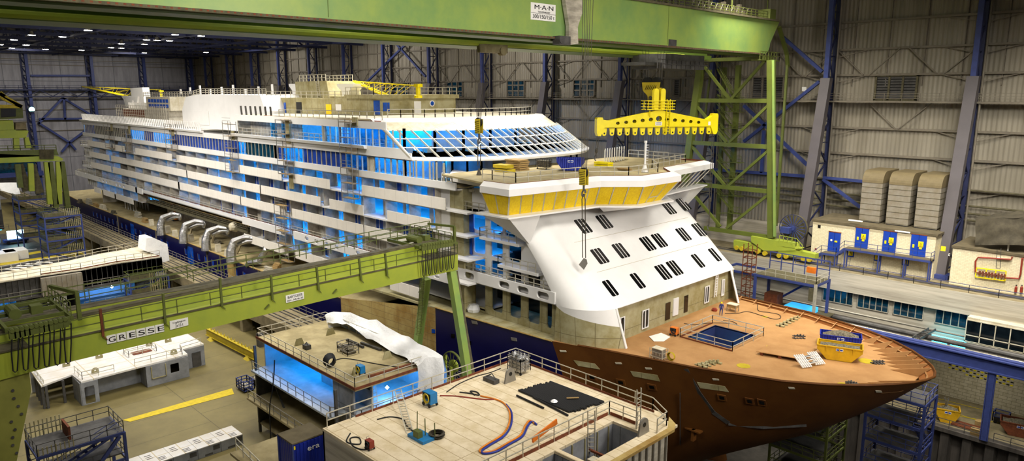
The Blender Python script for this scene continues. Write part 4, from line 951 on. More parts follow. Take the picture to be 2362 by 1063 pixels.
P('ladder', MB().ladder(PX(1650, 684, -47.1), V((-47.0, PX(1650, 684, -47.1).y, 14.4)), .5, (0, 1, 0), .05), 'white')
# raked front windows
S1 = V((-1.16, 0, 1)).normalized(); NF = V((1, 0, 1.16)).normalized(); UF = V((0, 1, 0))
def PFr(x, y):
    d = ray(x, y); t = (V((-48.8, 0, 16))-EYE).dot(NF)/d.dot(NF); return EYE+d*t
def rrect(c0, hu, hs, r=.22):
    out = []
    for cx, cy, a0 in ((1, 1, 0), (-1, 1, 90), (-1, -1, 180), (1, -1, 270)):
        for a in (0, 30, 60, 90):
            t = math.radians(a0+a); out.append(c0+UF*(cx*(hu-r)+r*math.cos(t))+S1*(cy*(hs-r)+r*math.sin(t)))
    return out
for cx, cy, n in ((1345.5, 521, 3), (1394, 511, 3), (1543, 479.5, 3), (1577, 470.5, 3), (1383.5, 590, 3), (1432, 577.5, 3), (1494, 561.5, 3), (1521, 554, 3), (1576.5, 540, 3), (1612.5, 529, 3), (1408, 664, 2), (1471, 647, 2), (1530, 627, 3), (1556, 617.5, 3), (1610, 601, 2), (1649, 587, 2)):
    c0 = PFr(cx, cy); hu = .92 if n == 3 else .62; o = P('front_window', MB().prism([p-NF*.05 for p in rrect(c0, hu, 1.12)], NF*.08), 'window_black', 'dark raked front window')
    m = MB()
    for i in range(1, n): u = -hu+2*hu*i/n; m.bar(c0+UF*u-S1*1.12+NF*.05, c0+UF*u+S1*1.12+NF*.05, .09, .06)
    m.build('mullion', MATS['white'], o)
for z in (17.6, 20.6): a = V((xf(z)+.03, 63.5, z)); P('weld_line', MB().bar(a, V((a.x, 88, z)), .05, .03), 'cream')
# bridge
def ring(pts, z): return [V((x, y, z)) for x, y in pts]+[V((x, 2*YC-y, z)) for x, y in reversed(pts)]
LIP = [(-59.6, 53.5), (-54.8, 53.4), (-53.0, 66.8), (-49.4, 70.6)]; LED = [(-60.6, 53.9), (-55.4, 53.9), (-53.8, 67.6), (-50.1, 71.0)]
WB = [(-59.4, 54.8), (-56.7, 55.1), (-55.0, 68.2), (-51.4, 72.0)]; WT = [(-59.6, 53.75), (-55.0, 53.65), (-53.25, 66.95), (-49.65, 70.75)]; INR = [(-60, 54.5), (-55.8, 54.5), (-54.1, 67.6), (-50.5, 71.4)]
def loop(a, z0, b_, z1): A = ring(a, z0); B = ring(b_, z1); return MB().grid([A, B])
P('bridge_fascia', loop(LIP, 26.98, LIP, 27.72), 'white', 'white fascia around the bridge roof'); P('bridge_eave', loop(LIP, 27.72, INR, 28.15), 'white', 'sloping white bridge eave'); P('bridge_soffit', loop(LIP, 26.98, WT, 26.98), 'white')
P('bridge_roof', MB().prism([V((-70, 56.5, 27.75))]+ring(INR, 27.75)+[V((-70, 2*YC-56.5, 27.75))], (0, 0, .2)), 'primer_deck', 'khaki bridge roof deck'); P('roof_edge', loop(INR, 27.9, INR, 28.2), 'rust')
P('bridge_ledge', MB().prism(ring(LED, 24.35), (0, 0, .18)), 'white', 'thin white ledge below the bridge windows'); P('bridge_floor', MB().prism(ring(WB, 24.0), (0, 0, .5)), 'white')
A = ring(WT, 26.98); B = ring(WB, 24.53); segs = [(0, 2), (1, 8), (2, 3), (3, 3), (4, 3), (5, 8), (6, 2)]
bp = 0
for si, n in segs:
    a0, a1, b0, b1 = A[si], A[si+1], B[si], B[si+1]
    for i in range(n):
        q = [b0.lerp(b1, i/n), b0.lerp(b1, (i+1)/n), a0.lerp(a1, (i+1)/n), a0.lerp(a1, i/n)]
        nn = (q[1]-q[0]).cross(q[3]-q[0]).normalized()*.05
        if si < 4: P('bridge_window_board', MB().prism([p-nn for p in q], nn), 'board_yellow', 'yellow boarded bridge window')
        P('bridge_mullion', MB().bar(q[0]-nn*.2, q[3]-nn*.2, .13, .12), 'galv')
    if si < 4: P('bridge_mullion', MB().bar(b1, a1, .16, .14), 'galv')
x = A[3].lerp(A[4], .67); P('bridge_transom', MB().bar(B[3].lerp(B[4], .33).lerp(A[3].lerp(A[4], .33), .3)+V((.08, 0, 0)), B[3].lerp(B[4], .67).lerp(x, .3)+V((.08, 0, 0)), .1), 'galv')
P('bridge_inner_wall', MB().box(-63, -62.7, 58, 91, 23.4, 27.7), 'cabin_wall'); P('bridge_console', MB().box(-59.5, -58.5, 82, 93, 24.6, 25.7), 'rust')
# wing supports under both bridge wings
for m in (lambda p: p, lambda p: V((p.x, 2*YC-p.y, p.z))):
    q = [m(V(p)) for p in ((-60.2, 54.2, 24.35), (-55.6, 54.2, 24.35), (-55.2, 58.8, 24.35), (-60, 58.8, 24.35), (-59.8, 58.7, 23.0), (-56.9, 58.8, 20.6))]
    P('wing_bracket', MB().add(q, [(0, 1, 2, 3), (0, 1, 5, 4), (1, 2, 5), (0, 3, 4), (3, 2, 5, 4)]), 'white', 'white bracket carrying the bridge wing')
    for i in range(6): a = m(V((-59.8+.7*i, 54.1, 24.3))); P('ledge_bracket', MB().prism([a, a+m(V((0, 74.5, 0)))*0+V((0, (1 if a.y < YC else -1)*1.2, 0)), a+V((0, (1 if a.y < YC else -1)*1.2, -.45))], (.06, 0, 0)), 'white')
C0 = ring(LED, 24.35)
P('centre_bracket', MB().add([C0[2], C0[3], C0[4], C0[5], V((-56.5, 72.2, 23.0)), V((-56.5, 76.8, 23.0)), V((-55.0, 70, 23.4)), V((-55.0, 79, 23.4))], [(0, 1, 6), (1, 2, 7, 6), (2, 3, 7), (6, 7, 5, 4)]), 'white')
# bridge-roof deck fittings
b = MB(); b.rail([(-63, 57, 27.95), (-61.3, 57, 27.95)]+[p+V((-.9, 0, -.2)) for p in ring([(-56.5, 57), (-55, 67.6), (-51.5, 71.4)], 28.15)]+[V((-63, 2*YC-57, 27.95))], 1.15, 1.8, .045); b.rail([(-61, 2*YC-56, 27.95), (-68, 2*YC-56.5, 27.95)], 1.15, 1.8, .045); P('roof_railing', b, 'galv')
q = PZ(1487, 396, 28.0); b = MB().tube([q, q+V((0, 0, 1.0))], .45, 8, .16).tube([q+V((0, 0, .6)), q+V((0, 0, 3.7))], .14, 8); b.tube([q+V((0, 0, 3.7)), q+V((0, 0, 3.95))], .2, 8)
for i in range(8): b.bar(q+V((0, 0, 1.1+.33*i)), q+V((.1, .5, 1.1+.33*i)), .05)
P('signal_mast', b, 'white', 'white signal mast with pegs')
q0 = PZ(1132, 414, 27.2); P('deck_coaming', MB().prism([PZ(1038, 399, 27.7), PZ(1128, 415, 27.7), PZ(1140, 406, 27.7), PZ(1045, 390, 27.7)], (0, 0, -1.0)), 'white', 'raised white coaming beside the lounge')
P('promenade_deck', MB().prism([(-78, 57.2, 26.2), (-69, 57.2, 26.2), (-68, 59, 26.2), (-63, 60, 27.6), (-63, 89, 27.6), (-68, 91.5, 26.2), (-78, 92, 26.2)], (0, 0, .1)), 'primer_deck')
P('deck_railing', MB().rail([(-71, 57.3, 26.95), (-69, 57.3, 26.95)], 1.0, 1, .05), 'white')
# --- foil-wrapped davits along the boat deck
def davit(px, py, tall=1, k=0):
    f = PZ(px, py, 7.0); o = P('davit', MB().tube([f, f+V((0, .1, 2.4))], .95, 9, .8).tube([f+V((0, .1, 2.2)), f+V((.3, .6, 4.0))], .85, 9, .6), 'foil', 'davit post wrapped in silver foil')
    a = f+V((.2, .5, 3.8)); MB().tube([a, a+V((1.8, 1.6, .9)), a+V((3.4, 2.6, .7))], .6, 8, .35).build('arm', MATS['foil'], o)
    MB().tube([a+V((.3, .8, -.6)), a+V((2.2, 2.0, .2)), a+V((3.6, 2.8, .2))], .4, 7, .3).build('arm_brace', MATS['foil'], o)
    MB().lathe(a+V((3.5, 2.3, .3)), [(.3, 0), (.75, 0), (.75, .25), (.3, .25), (.3, 0)], 12, 'y').build('sheave', MATS['foil'], o)
for i, (x, y) in enumerate(((372, 541), (424, 560), (476, 577), (534, 603))): davit(x, y)
q = PZ(586, 610, 7); P('davit_arm', MB().tube([q, q+V((1.6, .4, 1.2)), q+V((3, 1, 3.0)), q+V((1.5, 2, 5))], .6, 8, .5), 'foil', 'folded foil-wrapped davit arm'); q = PZ(570, 612, 7); P('davit_arm', MB().tube([q, q+V((1, .2, .7)), q+V((3.6, .8, 1.3))], .5, 8, .6), 'foil')
for x, y in ((399, 546), (436, 556), (462, 565), (498, 580), (520, 592), (383, 536), (345, 520)):
    q = PZ(x, y, 7); P('deck_bollard', MB().prism([q+V((-.6, 0, 0)), q+V((.6, 0, 0)), q+V((.35, 0, 1.5)), q+V((-.2, 0, 1.5))], (0, .9, 0)), 'cream')
for a, b_ in (((437, 545), (447, 510)), ((489, 560), (505, 500)), ((546, 585), (570, 525))):
    q = PZ(*a, 7.0); P('boom_prop', MB().bar(q, PY(*b_, q.y+1.5), .35), 'concrete_tan')
lb = MB(); q = PZ(290, 480, 7.0)
for i in range(5):
    for j in (0, 3): lb.bar(q+V((i*2.2, j, 0)), q+V((i*2.2, j, 4.2)), .2); lb.bar(q+V((i*2.2, j, 4.2)), q+V((i*2.2+2.2, j, 0 if i % 2 else 4.2)), .15)
lb.bar(q+V((0, 0, 4.2)), q+V((8.8, 0, 4.2)), .2); lb.bar(q+V((0, 3, 4.2)), q+V((8.8, 3, 4.2)), .2); P('lattice_rest', lb, 'white', 'white lattice boat rest')
q = PZ(545, 512, 11.6); P('lifeboat_bow', MB().lathe(PY(542, 522, 58.0), [(.01, -1.2), (.7, -1.0), (1.1, 0), (.9, .7), (.01, .9)], 10, 'y'), 'cream')
# hanging scaffold stages on the side (separate, temporary things)
sc = [(395, 285, 345, 'at the far aft third of the upper decks'), (292, 290, 350, 'below the white balconies aft of the davits'), (252, 285, 340, 'furthest aft on the upper window deck'), (533, 280, 395, 'between the window decks near the white casing'), (657, 275, 400, 'below the ochre covering amidships'), (806, 275, 455, 'amidships under the top band next to the lounge'), (653, 470, 560, 'at the gap in the lower balcony rows'), (662, 560, 600, 'lowest beside the low white balcony')]
for i, (px, y0, y1, w) in enumerate(sc):
    a = PY(px, y0, 56.4); c2 = PY(px, y1, 56.4); zt, zb = a.z, c2.z; x = (a.x+c2.x)/2; wd = 1.2+abs(x)*.004
    t = thing('hanging_scaffold', 'hanging scaffold on the ship side, %s' % w, 'scaffold', (x, 56.4, zb), 'scaffolds on the ship side')
    b = MB(); 
    for u in (-wd, wd):
        for y in (55.8, 56.85): b.bar((x+u, y, zb), (x+u, y, zt), .08)
    z = zb; 
    while z <= zt: 
        for u in (-wd, wd): b.bar((x+u, 55.8, z), (x+u, 56.85, z), .07)
        for h in (0, .6, 1.1): b.bar((x-wd, 55.8, z+h), (x+wd, 55.8, z+h), .06)
        z += 2.2
    b.build('frame', MATS['steel'], t); z = zb; b = MB()
    while z <= zt: b.box(x-wd, x+wd, 55.8, 56.85, z-.06, z); z += 2.2
    b.each('board', MATS['wood'], t)
for px, y0, y1, lb in ((252, 283, 302, 'aft'), (293, 290, 308, 'second'), (392, 296, 312, 'third'), (530, 302, 322, 'fourth'), (656, 275, 330, 'fifth'), (812, 270, 290, 'sixth'), (665, 400, 435, 'seventh')):
    a, c2 = PY(px, y0, 56.5), PY(px, y1, 56.5); P('unpainted_joint', MB().box(a.x-.7, a.x+.7, 56.88, 57.1, c2.z, a.z), 'primer_green', 'unpainted vertical joint strip')
# ---------------------------------------------------------------- loose things on the decks
def skip(q, L, W, H, mat, label, rz, load='debris', heap=.5):
    t = thing('skip_container', label, 'skip', q, None); x, y, z = q
    def pr(e): return [(x-L/2+e, y-W/2+e*.3, z+H), (x+L/2-e, y-W/2+e*.3, z+H), (x+L*.28, y-W*.42, z), (x-L*.28, y-W*.42, z)]
    b = MB(); A = [(x-L/2, z+H), (x+L/2, z+H), (x+L/2, z+H*.72), (x+L*.27, z), (x-L*.27, z), (x-L/2, z+H*.72)]
    for s in (-1, 1): b.prism([(a, y+s*W/2, c) for a, c in A], (0, -s*.06, 0))
    for i in (1, 2, 3, 4, 5):
        a, c = A[i], A[(i+1) % 6]
        if i == 5: a, c = A[5], A[0]
        b.prism([(a[0], y-W/2, a[1]), (c[0], y-W/2, c[1]), (c[0], y+W/2, c[1]), (a[0], y+W/2, a[1])], (0.02, 0, .05))
    b.build('body', MATS[mat], t); b = MB()
    for s in (-1, 1): b.bar((x-L/2, y+s*W/2, z+H), (x+L/2, y+s*W/2, z+H), .12); b.bar((x+s*L/2, y-W/2, z+H), (x+s*L/2, y+W/2, z+H), .12)
    for u in (-.3, 0, .3): b.bar((x+u*L, y-W/2-.04, z+H), (x+u*L, y-W/2-.04, z+H*.7), .08)
    b.build('rim', MATS[mat], t)
    rows = [[V((x-L*.44+L*.88*i/8, y-W*.44+W*.88*j/5, z+H*.82+(heap*math.sin(math.pi*i/8)*math.sin(math.pi*j/5)+random.uniform(0, .12)))) for i in range(9)] for j in range(6)]
    MB().grid(rows).build('load', MATS[load], t); MB().box(x-.35, x+.35, y-W/2-.03, y-W/2-.005, z+H*.72, z+H*.9).build('label_plate', MATS['sign_white'], t); MB().box(x-.3, x+.3, y-W/2-.04, y-W/2-.03, z+H*.76, z+H*.86).build('blue_mark', MATS['door_blue'], t)
    t.rotation_euler.z = rz; return t
skip(PZ(1935, 825, 10.02), 4.4, 2.0, 1.5, 'skip_yellow', 'yellow skip full of grey rubble on the orange foredeck', math.radians(20), heap=.2)
skip(PZ(1937, 797, 10.02), 4.2, 1.9, 1.35, 'container_blue', 'blue skip heaped with rubble behind the yellow one on the foredeck', math.radians(22), heap=.7)
skip(PZ(1316, 391, 28.0), 3.6, 2.2, 1.5, 'container_blue', 'blue skip standing on the bridge roof deck below the raked lounge glazing', math.radians(40), heap=.1)
def gear(q): return V(q)
def welder(px, py, z, mat, label, s=1.0, rz=0):
    q = PZ(px, py, z); t = thing('welding_machine', label, 'welding machine', q); x, y, z = q
    MB().box(x-.42*s, x+.42*s, y-.28*s, y+.28*s, z+.22*s, z+.95*s).build('housing', MATS[mat], t); MB().box(x-.38*s, x+.38*s, y-.3*s, y-.27*s, z+.55*s, z+.9*s).build('front_panel', MATS['black'], t)
    for u in (-.3, .3):
        for w in (-.3, .3): MB().tube([(x+u*s, y+w*s-.03, z+.13*s), (x+u*s, y+w*s+.03, z+.13*s)], .13*s, 10).build('wheel', MATS['rubber'], t)
    c = MB()
    for r in range(4): c.tube([(x+.1+(.22+.02*r)*s*math.cos(a*math.pi/8), y-.34*s-.02*r, z+(.62+(.24+.02*r)*math.sin(a*math.pi/8))*s) for a in range(17)], .04*s, 5, cap=False)
    c.build('cable_coil', MATS['yellow_dull' if mat == 'cyan_machine' else 'rubber'], t); MB().tube([(x-.42*s, y, z+.3*s), (x-.5*s, y, z+1.1*s), (x-.5*s, y+.2, z+1.1*s)], .025*s, 5).build('handle', MATS['steel'], t)
    t.rotation_euler.z = rz; return t
welder(1555, 773, 10, 'orange', 'orange welding machine with black cable on the foredeck near the square hatch', 1.05)
welder(992, 934, 14.02, 'cyan_machine', 'blue wheeled welding machine with yellow cables at the rail of the cream deck', 1.2)
welder(832, 863, 11.1, 'cyan_machine', 'blue machine at the front corner of the cluttered tan roof', 1.0)
welder(853, 1035, 14.02, 'pipe_red', 'small red welding machine at the end of the cable loops', .7)
def cable(pts, r, mat, label, name='cable', n=5, group=None, z=None):
    P0 = [V(p) for p in pts]; out = []
    for i in range(len(P0)-1):   # catmull-rom
        p0, p1, p2, p3 = P0[max(0, i-1)], P0[i], P0[i+1], P0[min(len(P0)-1, i+2)]
        for j in range(6):
            t = j/6; out.append(.5*((2*p1)+(p2-p0)*t+(2*p0-5*p1+4*p2-p3)*t*t+(3*p1-p0-3*p2+p3)*t**3))
    out.append(P0[-1]); return tag(MB().tube(out, r, n).build(name, MATS[mat], None, None, True), label, 'cable', group)
cable([PZ(x, y, 10.06) for x, y in ((1672, 722), (1700, 722), (1725, 718), (1760, 728), (1785, 735), (1800, 733), (1797, 725), (1775, 720), (1750, 716), (1748, 700), (1750, 690))], .04, 'rubber', 'thin dark cable looping across the foredeck to the starboard bulwark')
cable([PZ(x, y, 10.06) for x, y in ((1668, 738), (1690, 741), (1700, 748), (1680, 745), (1640, 744), (1600, 748), (1578, 745))], .035, 'rubber', 'thin cable lying beside the worker on the foredeck')
q = PZ(1519, 826, 10.02); t = thing('gas_bottle_cage', 'grey cage of machines beside a yellow hose reel on the port foredeck', 'cage', q)
b = MB(); x, y, z = q
for u in (-.8, .8):
    for w in (-.5, .5): b.bar((x+u, y+w, z), (x+u, y+w, z+1.2), .06)
for h in (.3, .8): b.rail([(x-.8, y-.5, z+h-.3), (x+.8, y-.5, z+h-.3), (x+.8, y+.5, z+h-.3), (x-.8, y+.5, z+h-.3)], .3, .4, .02, 0, True)
b.build('frame', MATS['galv'], t); MB().box(x-.6, x+.6, y-.4, y+.4, z+.1, z+1.1).build('box', MATS['steel'], t); MB().box(x-.65, x+.65, y-.45, y+.45, z+1.12, z+1.2).build('lid', MATS['cream'], t)
q = PZ(1546, 832, 10.02); b = MB()
for r in range(5): b.lathe(q+V((0, .06*r, .5)), [(.42-.02*r, 0), (.5-.02*r, .05), (.42-.02*r, .1)], 14, 'y')
t = tag(b.build('hose_reel', MATS['yellow_dull']), 'yellow and black hose reel standing beside the grey cage on the foredeck', 'hose reel')
q = [PZ(*a, 10.03) for a in ((1497, 776), (1508, 787), (1531, 787), (1546, 777), (1525, 768))]
tag(MB().prism(q, (0, 0, .06)).build('steel_sheet', MATS['sign_white']), 'loose pale sheet lying on the foredeck by the primed front wall', 'sheet')
q = [PZ(*a, 10.35) for a in ((1745, 811), (1850, 829), (1885, 805), (1785, 790))]
t = thing('steel_plate', 'large brown steel plate propped flat on the foredeck in front of the square hatch', 'plate', PZ(1815, 815, 10)); MB().prism(q, (0, 0, .06)).build('plate', MATS['deck_orange'], t)
b = MB()
for f in (.1, .5, .9): p = q[0].lerp(q[1], f); b.box(p.x-.15, p.x+.15, p.y+.1, p.y+.4, 10.0, 10.35)
b.build('prop', MATS['rust'], t)
q = PZ(1874, 843, 10.02); t = thing('frame_stack', 'stack of white ladder-like frames leaning on the foredeck before the yellow skip', 'frames', q)
for i in range(5): MB().ladder(q+V((.12*i, -.6+.22*i, .1)), q+V((.12*i-1.1, -.6+.22*i, 1.2)), 1.9, (.35, 1, 0), .06).build('frame', MATS['sign_white'], t)
def clutter(spots, z, mat, name, lab, cat, grp, sz=.25, n0=1):
    for i, (x, y) in enumerate(spots):
        q = PZ(x, y, z); s = sz*random.uniform(.7, 1.3); b = MB().box(q.x-s*1.6, q.x+s*1.6, q.y-s*.5, q.y+s*.5, q.z, q.z+s*.5); b.box(q.x-s*.3, q.x+s*.3, q.y-s*.5, q.y+s*.5, q.z, q.z+s*1.3)
        tag(b.build(name, MATS[mat]), lab, cat, grp)
clutter([(1610+i*9, 842-i*1.6) for i in range(5)]+[(1622+i*11, 846-i*3) for i in range(4)], 10.02, 'primer_green', 'lashing_fitting', 'pale green deck fitting in the row near the port edge of the foredeck', 'fitting', 'fittings near the port edge')
clutter([(1800+i*8, 752-i*4) for i in range(7)], 10.02, 'primer_green', 'lashing_fitting', 'pale green deck fitting in the row by the starboard bulwark', 'fitting', 'fittings by the starboard bulwark')
clutter([(1832+(i % 4)*7, 780-(i//4)*5) for i in range(8)], 10.02, 'steel_dark', 'bollard_stub', 'small dark stub in the cluster in the middle of the foredeck', 'stub', 'stubs mid foredeck', .16)
clutter([(2015+(i % 4)*7, 838-(i//4)*5) for i in range(8)], 10.02, 'steel_dark', 'bollard_stub', 'small dark stub in the cluster between the yellow skip and the bow tip', 'stub', 'stubs near the bow tip', .16)
clutter([(1957+(i % 4)*6, 885-(i//4)*3) for i in range(7)], 10.02, 'steel_dark', 'bollard_stub', 'small dark stub in the cluster at the port deck edge near the bow', 'stub', 'stubs at the port edge', .16)
pt = MB()
for c_ in ((1998, 832, 18, 6), (1945, 886, 12, 3), (1715, 843, 16, 5), (1780, 800, 14, 5), (1765, 730, 8, 3)): p = PZ(c_[0], c_[1], 10.01); pt.lathe(p, [(.01, .01), (c_[2]*.045, .008)], 10)
pt.each('primer_patch', MATS['yellow_dull'], SHIP)
q = PZ(1690, 716, 10.02); t = thing('work_table', 'wooden work table with cables beside the blue-clad worker on the foredeck', 'table', q); x, y, z = q
MB().box(x-.7, x+.7, y-.5, y+.5, z+.85, z+.95).build('top', MATS['cream'], t); MB().box(x-.6, x+.6, y-.4, y+.4, z+.45, z+.85).build('drawer_box', MATS['wood'], t)
for u in (-.6, .6):
    for w in (-.42, .42): MB().bar((x+u, y+w, z), (x+u, y+w, z+.85), .07).build('leg', MATS['steel'], t)
q = PZ(1648, 716, 10.02); tag(MB().lathe(q, [(.01, 0), (.35, 0), (.4, .2), (.2, .3), (.3, .35), (.01, .4)], 10).build('hose_bundle', MATS['pipe_red']), 'small red hose bundle on the foredeck at the worker\'s feet', 'hose')
# worker in blue
def person(q, label, coat='cloth_blue', pose=0.0, rz=0.0):
    t = thing('person', label, 'person', q); s = MB(); x, y, z = q
    me = bpy.data.meshes.new('body'); J = [(0, 0, .95), (0, .02, 1.15), (0, .03, 1.42), (0, .02, 1.52), (0, .0, 1.62), (0, -.01, 1.74), (.1, 0, .9), (.13, -.04, .5), (.13, .02, .09), (.14, -.14, .04), (-.1, 0, .9), (-.14, .06, .5), (-.14, .16, .09), (-.14, .02, .04), (.2, .02, 1.42), (.28, -.02, 1.14), (.24, -.24, 1.0), (-.2, .02, 1.42), (-.28, 0, 1.14), (-.26, -.18, .94)]
    E_ = [(0, 1), (1, 2), (2, 3), (3, 4), (4, 5), (0, 6), (6, 7), (7, 8), (8, 9), (0, 10), (10, 11), (11, 12), (12, 13), (2, 14), (14, 15), (15, 16), (2, 17), (17, 18), (18, 19)]
    R_ = [.15, .14, .16, .06, .095, .075, .1, .075, .05, .05, .1, .075, .05, .05, .075, .055, .045, .075, .055, .045]
    me.from_pydata(J, E_, []); o = bpy.data.objects.new('body', me); COL.objects.link(o); o.parent = t; me.materials.append(MATS[coat])
    sk = o.modifiers.new('s', 'SKIN'); me.skin_vertices[0].data[0].use_root = True
    for v, r in zip(me.skin_vertices[0].data, R_): v.radius = (r, r)
    su = o.modifiers.new('u', 'SUBSURF'); su.levels = su.render_levels = 1
    MB().lathe((0, 0, 1.6), [(.01, .2), (.08, .18), (.115, .08), (.12, .04)], 10).add([(V(p)+q)[:] for p in ()], []).build('helmet', MATS['yellow'], None).parent = t
    h = MB().lathe((0, -.05, 1.58), [(.01, -.1), (.07, -.06), (.085, .02), (.06, .09), (.01, .1)], 8).build('face', MATS['skin'], None); h.parent = t
    for u in (-.26, .24): h = MB().lathe((u, -.22, .94), [(.01, -.09), (.04, -.05), (.045, 0), (.02, .05)], 6).build('hand', MATS['skin'], None); h.parent = t
    t.rotation_euler.z = rz; return t
person(PZ(1663, 727, 10.02), 'worker in blue overalls standing beside a wooden table on the foredeck', 'cloth_blue', 0, .6)
# bridge roof: pallets, cages, panels
def stackbox(px, py, z, L, W, H, n, mat, name, label, cat, group=None):
    q = PZ(px, py, z); t = thing(name, label, cat, q, group); x, y, z = q
    for i in range(n): a, c2 = random.uniform(-.12, .12), random.uniform(-.12, .12); MB().box(x-L/2+a, x+L/2+a, y-W/2+c2, y+W/2+c2, z+H*i/n, z+H*(i+.75)/n).build('board' if n > 2 else 'panel', MATS[mat], t)
    return t
stackbox(1192, 392, 27.9, 2.6, 1.8, 1.5, 6, 'wood', 'timber_stack', 'stack of pale timber boards on the bridge roof deck', 'timber'); stackbox(1163, 396, 27.9, 2.4, 1.4, 1.1, 2, 'yellow_dull', 'panel_stack', 'low yellow panel stack beside the timber boards on the bridge roof', 'panels')
stackbox(1392, 383, 28.0, 2.4, 1.2, .7, 2, 'yellow', 'panel_stack', 'bright yellow panels lying on the bridge roof deck beyond the blue skip', 'panels')
stackbox(1440, 392, 28.0, 1.8, .8, .3, 3, 'wood', 'timber_stack', 'small heap of planks near the front rail of the bridge roof', 'timber')
q = PZ(1254, 390, 27.9); t = thing('mesh_trolley', 'dark mesh trolley loaded with scrap between timber stack and blue skip', 'trolley', q); b = MB().rail([q+V((-1, -.5, .3)), q+V((1, -.5, .3)), q+V((1, .5, .3)), q+V((-1, .5, .3))], 1.1, .4, .02, 3, True); b.build('cage', MATS['steel_dark'], t)
MB().box(q.x-.9, q.x+.9, q.y-.45, q.y+.45, q.z+.3, q.z+1.2).build('load', MATS['debris'], t)
for u in (-.8, .8): MB().tube([q+V((u, -.4, .12)), q+V((u, -.3, .12))], .12, 8).build('wheel', MATS['rubber'], t)
for i in range(9): 
    q = PZ(1395+i*5.5, 374-i*.9, 28.0); tag(MB().ladder(q, q+V((0, 0, 1.9)), 2.4, (.6, -.8, 0), .05).build('railing_panel', MATS['sign_white']), 'white railing panel in the upright row at the rear of the bridge roof', 'panel', 'white railing panels')
q = PZ(1028, 404, 26.3); t = thing('wall_panel_crate', 'cream crate with a brown open face beside the lounge columns', 'crate', q); MB().box(q.x-1, q.x+1, q.y-.6, q.y+.6, q.z, q.z+2.6).build('body', MATS['cream'], t); MB().box(q.x-.75, q.x+.75, q.y-.68, q.y-.6, q.z+.3, q.z+2.3).build('face', MATS['rust'], t)

# things standing on the boat deck
q = PZ(404, 508, 7.0); t = thing('boom_lift', 'orange boom lift standing on the boat deck between the foil-wrapped davits', 'lift', q); x, y, z = q
MB().box(x-1.1, x+1.1, y-.7, y+.7, z+.35, z+1.1).build('chassis', MATS['orange'], t); MB().bar((x-.6, y, z+1.1), (x+.5, y, z+2.6), .35).bar((x+.5, y, z+2.6), (x-.7, y, z+3.4), .3).build('boom', MATS['orange'], t); MB().rail([(x-1.3, y-.4, z+3.0), (x-.4, y-.4, z+3.0), (x-.4, y+.4, z+3.0), (x-1.3, y+.4, z+3.0)], 1.0, .6, .05, 1, True).build('basket', MATS['orange'], t)
for u in (-.75, .75): MB().tube([(x+u, y-.75, z+.35), (x+u, y-.6, z+.35)], .35, 10).build('wheel', MATS['rubber'], t)
for i, (px, py, m, n, lb) in enumerate(((424, 508, 'yellow', 'yellow_drum', 'yellow drum on the boat deck beside the orange boom lift'), (428, 500, 'door_blue', 'blue_drum', 'blue drum on the boat deck behind the yellow one'))):
    q = PZ(px, py, 7.0); tag(MB().lathe(q, [(.01, 0), (.45, 0), (.48, .4), (.45, .45), (.45, 1.2), (.01, 1.2)], 12).build(n, MATS[m]), lb, 'drum')
for i, (px, py, L, H) in enumerate(((185, 468, 2, 1.2), (205, 470, 3, 1.6), (222, 476, 2.4, 1.0), (238, 482, 3.4, 1.3), (262, 492, 2, .9), (318, 500, 3, 1.5), (335, 512, 2.4, 1.1), (470, 552, 2, .8), (500, 560, 3, .7), (620, 628, 2.2, 1.0), (640, 622, 1.8, 1.3))):
    q = PZ(px, py, 7.0); b = MB()
    for k in range(4): a = random.uniform(-.4, .4); b.box(q.x-L/2+a, q.x+L/2+a, q.y-.5+.1*k, q.y+.5-.05*k, q.z+H*k/4, q.z+H*(k+.85)/4)
    tag(b.build('material_stack', MATS[('debris', 'galv', 'wood', 'cream')[i % 4]]), 'low stack of building material standing on the boat deck', 'material stack', 'material stacks on the boat deck')
# ================================================================ large green gantry crane over the ship
GX = -54.0
MAN = thing('gantry_crane', 'huge green box-girder gantry crane spanning the hall above the ship', 'crane', (-54, 107.5, 12.3))
def G(n, mb, mat, label=None, par=None): return mb.build(n, MATS[mat], par or MAN, label)
zb = PX(1500, 103, GX).z; zt = PX(1789, 49, GX).z; y1 = PX(1795, 60, GX).y
yb1 = PX(1772, 122, GX).y
fr = MB(); q = [(GX, -30, zb), (GX, yb1-1.2, zb)]+[(GX, yb1-1.2+1.6*math.sin(a*math.pi/10), zb+1.6-1.6*math.cos(a*math.pi/10)) for a in range(1, 6)]+[(GX, y1+.3, zt), (GX, -30, zt)]
fr.prism(q, (-2.6, 0, 0)); G('front_girder', fr, 'man_green', 'broad light green girder face')
G('rail_flange', MB().box(GX-.3, GX+.35, -30, yb1-2.2, zb-.18, zb+.05), 'crane_dirt', 'brown rail along the lower edge of the girder'); b = MB(); y = -30
while y < 106: b.box(GX+.3, GX+.36, y, y+.18, zb-.1, zb+.02); y += .5
b.build('rail_clip', MATS['rust'], MAN, None, False, True)
G('top_flange', MB().box(GX-3, GX+.3, -30, y1, zt, zt+.25), 'crane_dirt', 'brown top flange')
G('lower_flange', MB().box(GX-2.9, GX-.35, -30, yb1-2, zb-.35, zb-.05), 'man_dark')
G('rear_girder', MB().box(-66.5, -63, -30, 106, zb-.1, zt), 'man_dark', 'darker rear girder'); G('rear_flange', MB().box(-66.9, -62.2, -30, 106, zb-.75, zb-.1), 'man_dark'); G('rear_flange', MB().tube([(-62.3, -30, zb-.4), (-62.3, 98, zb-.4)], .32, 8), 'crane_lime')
G('top_railing', MB().rail([(GX-.6, 30, zt+.25), (GX-.6, y1, zt+.25)], 1.15, 1.3, .035, 2).rail([(GX-2.6, 30, zt+.25), (GX-2.6, y1, zt+.25)], 1.15, 1.3, .035, 2), 'crane_olive')
b = MB()
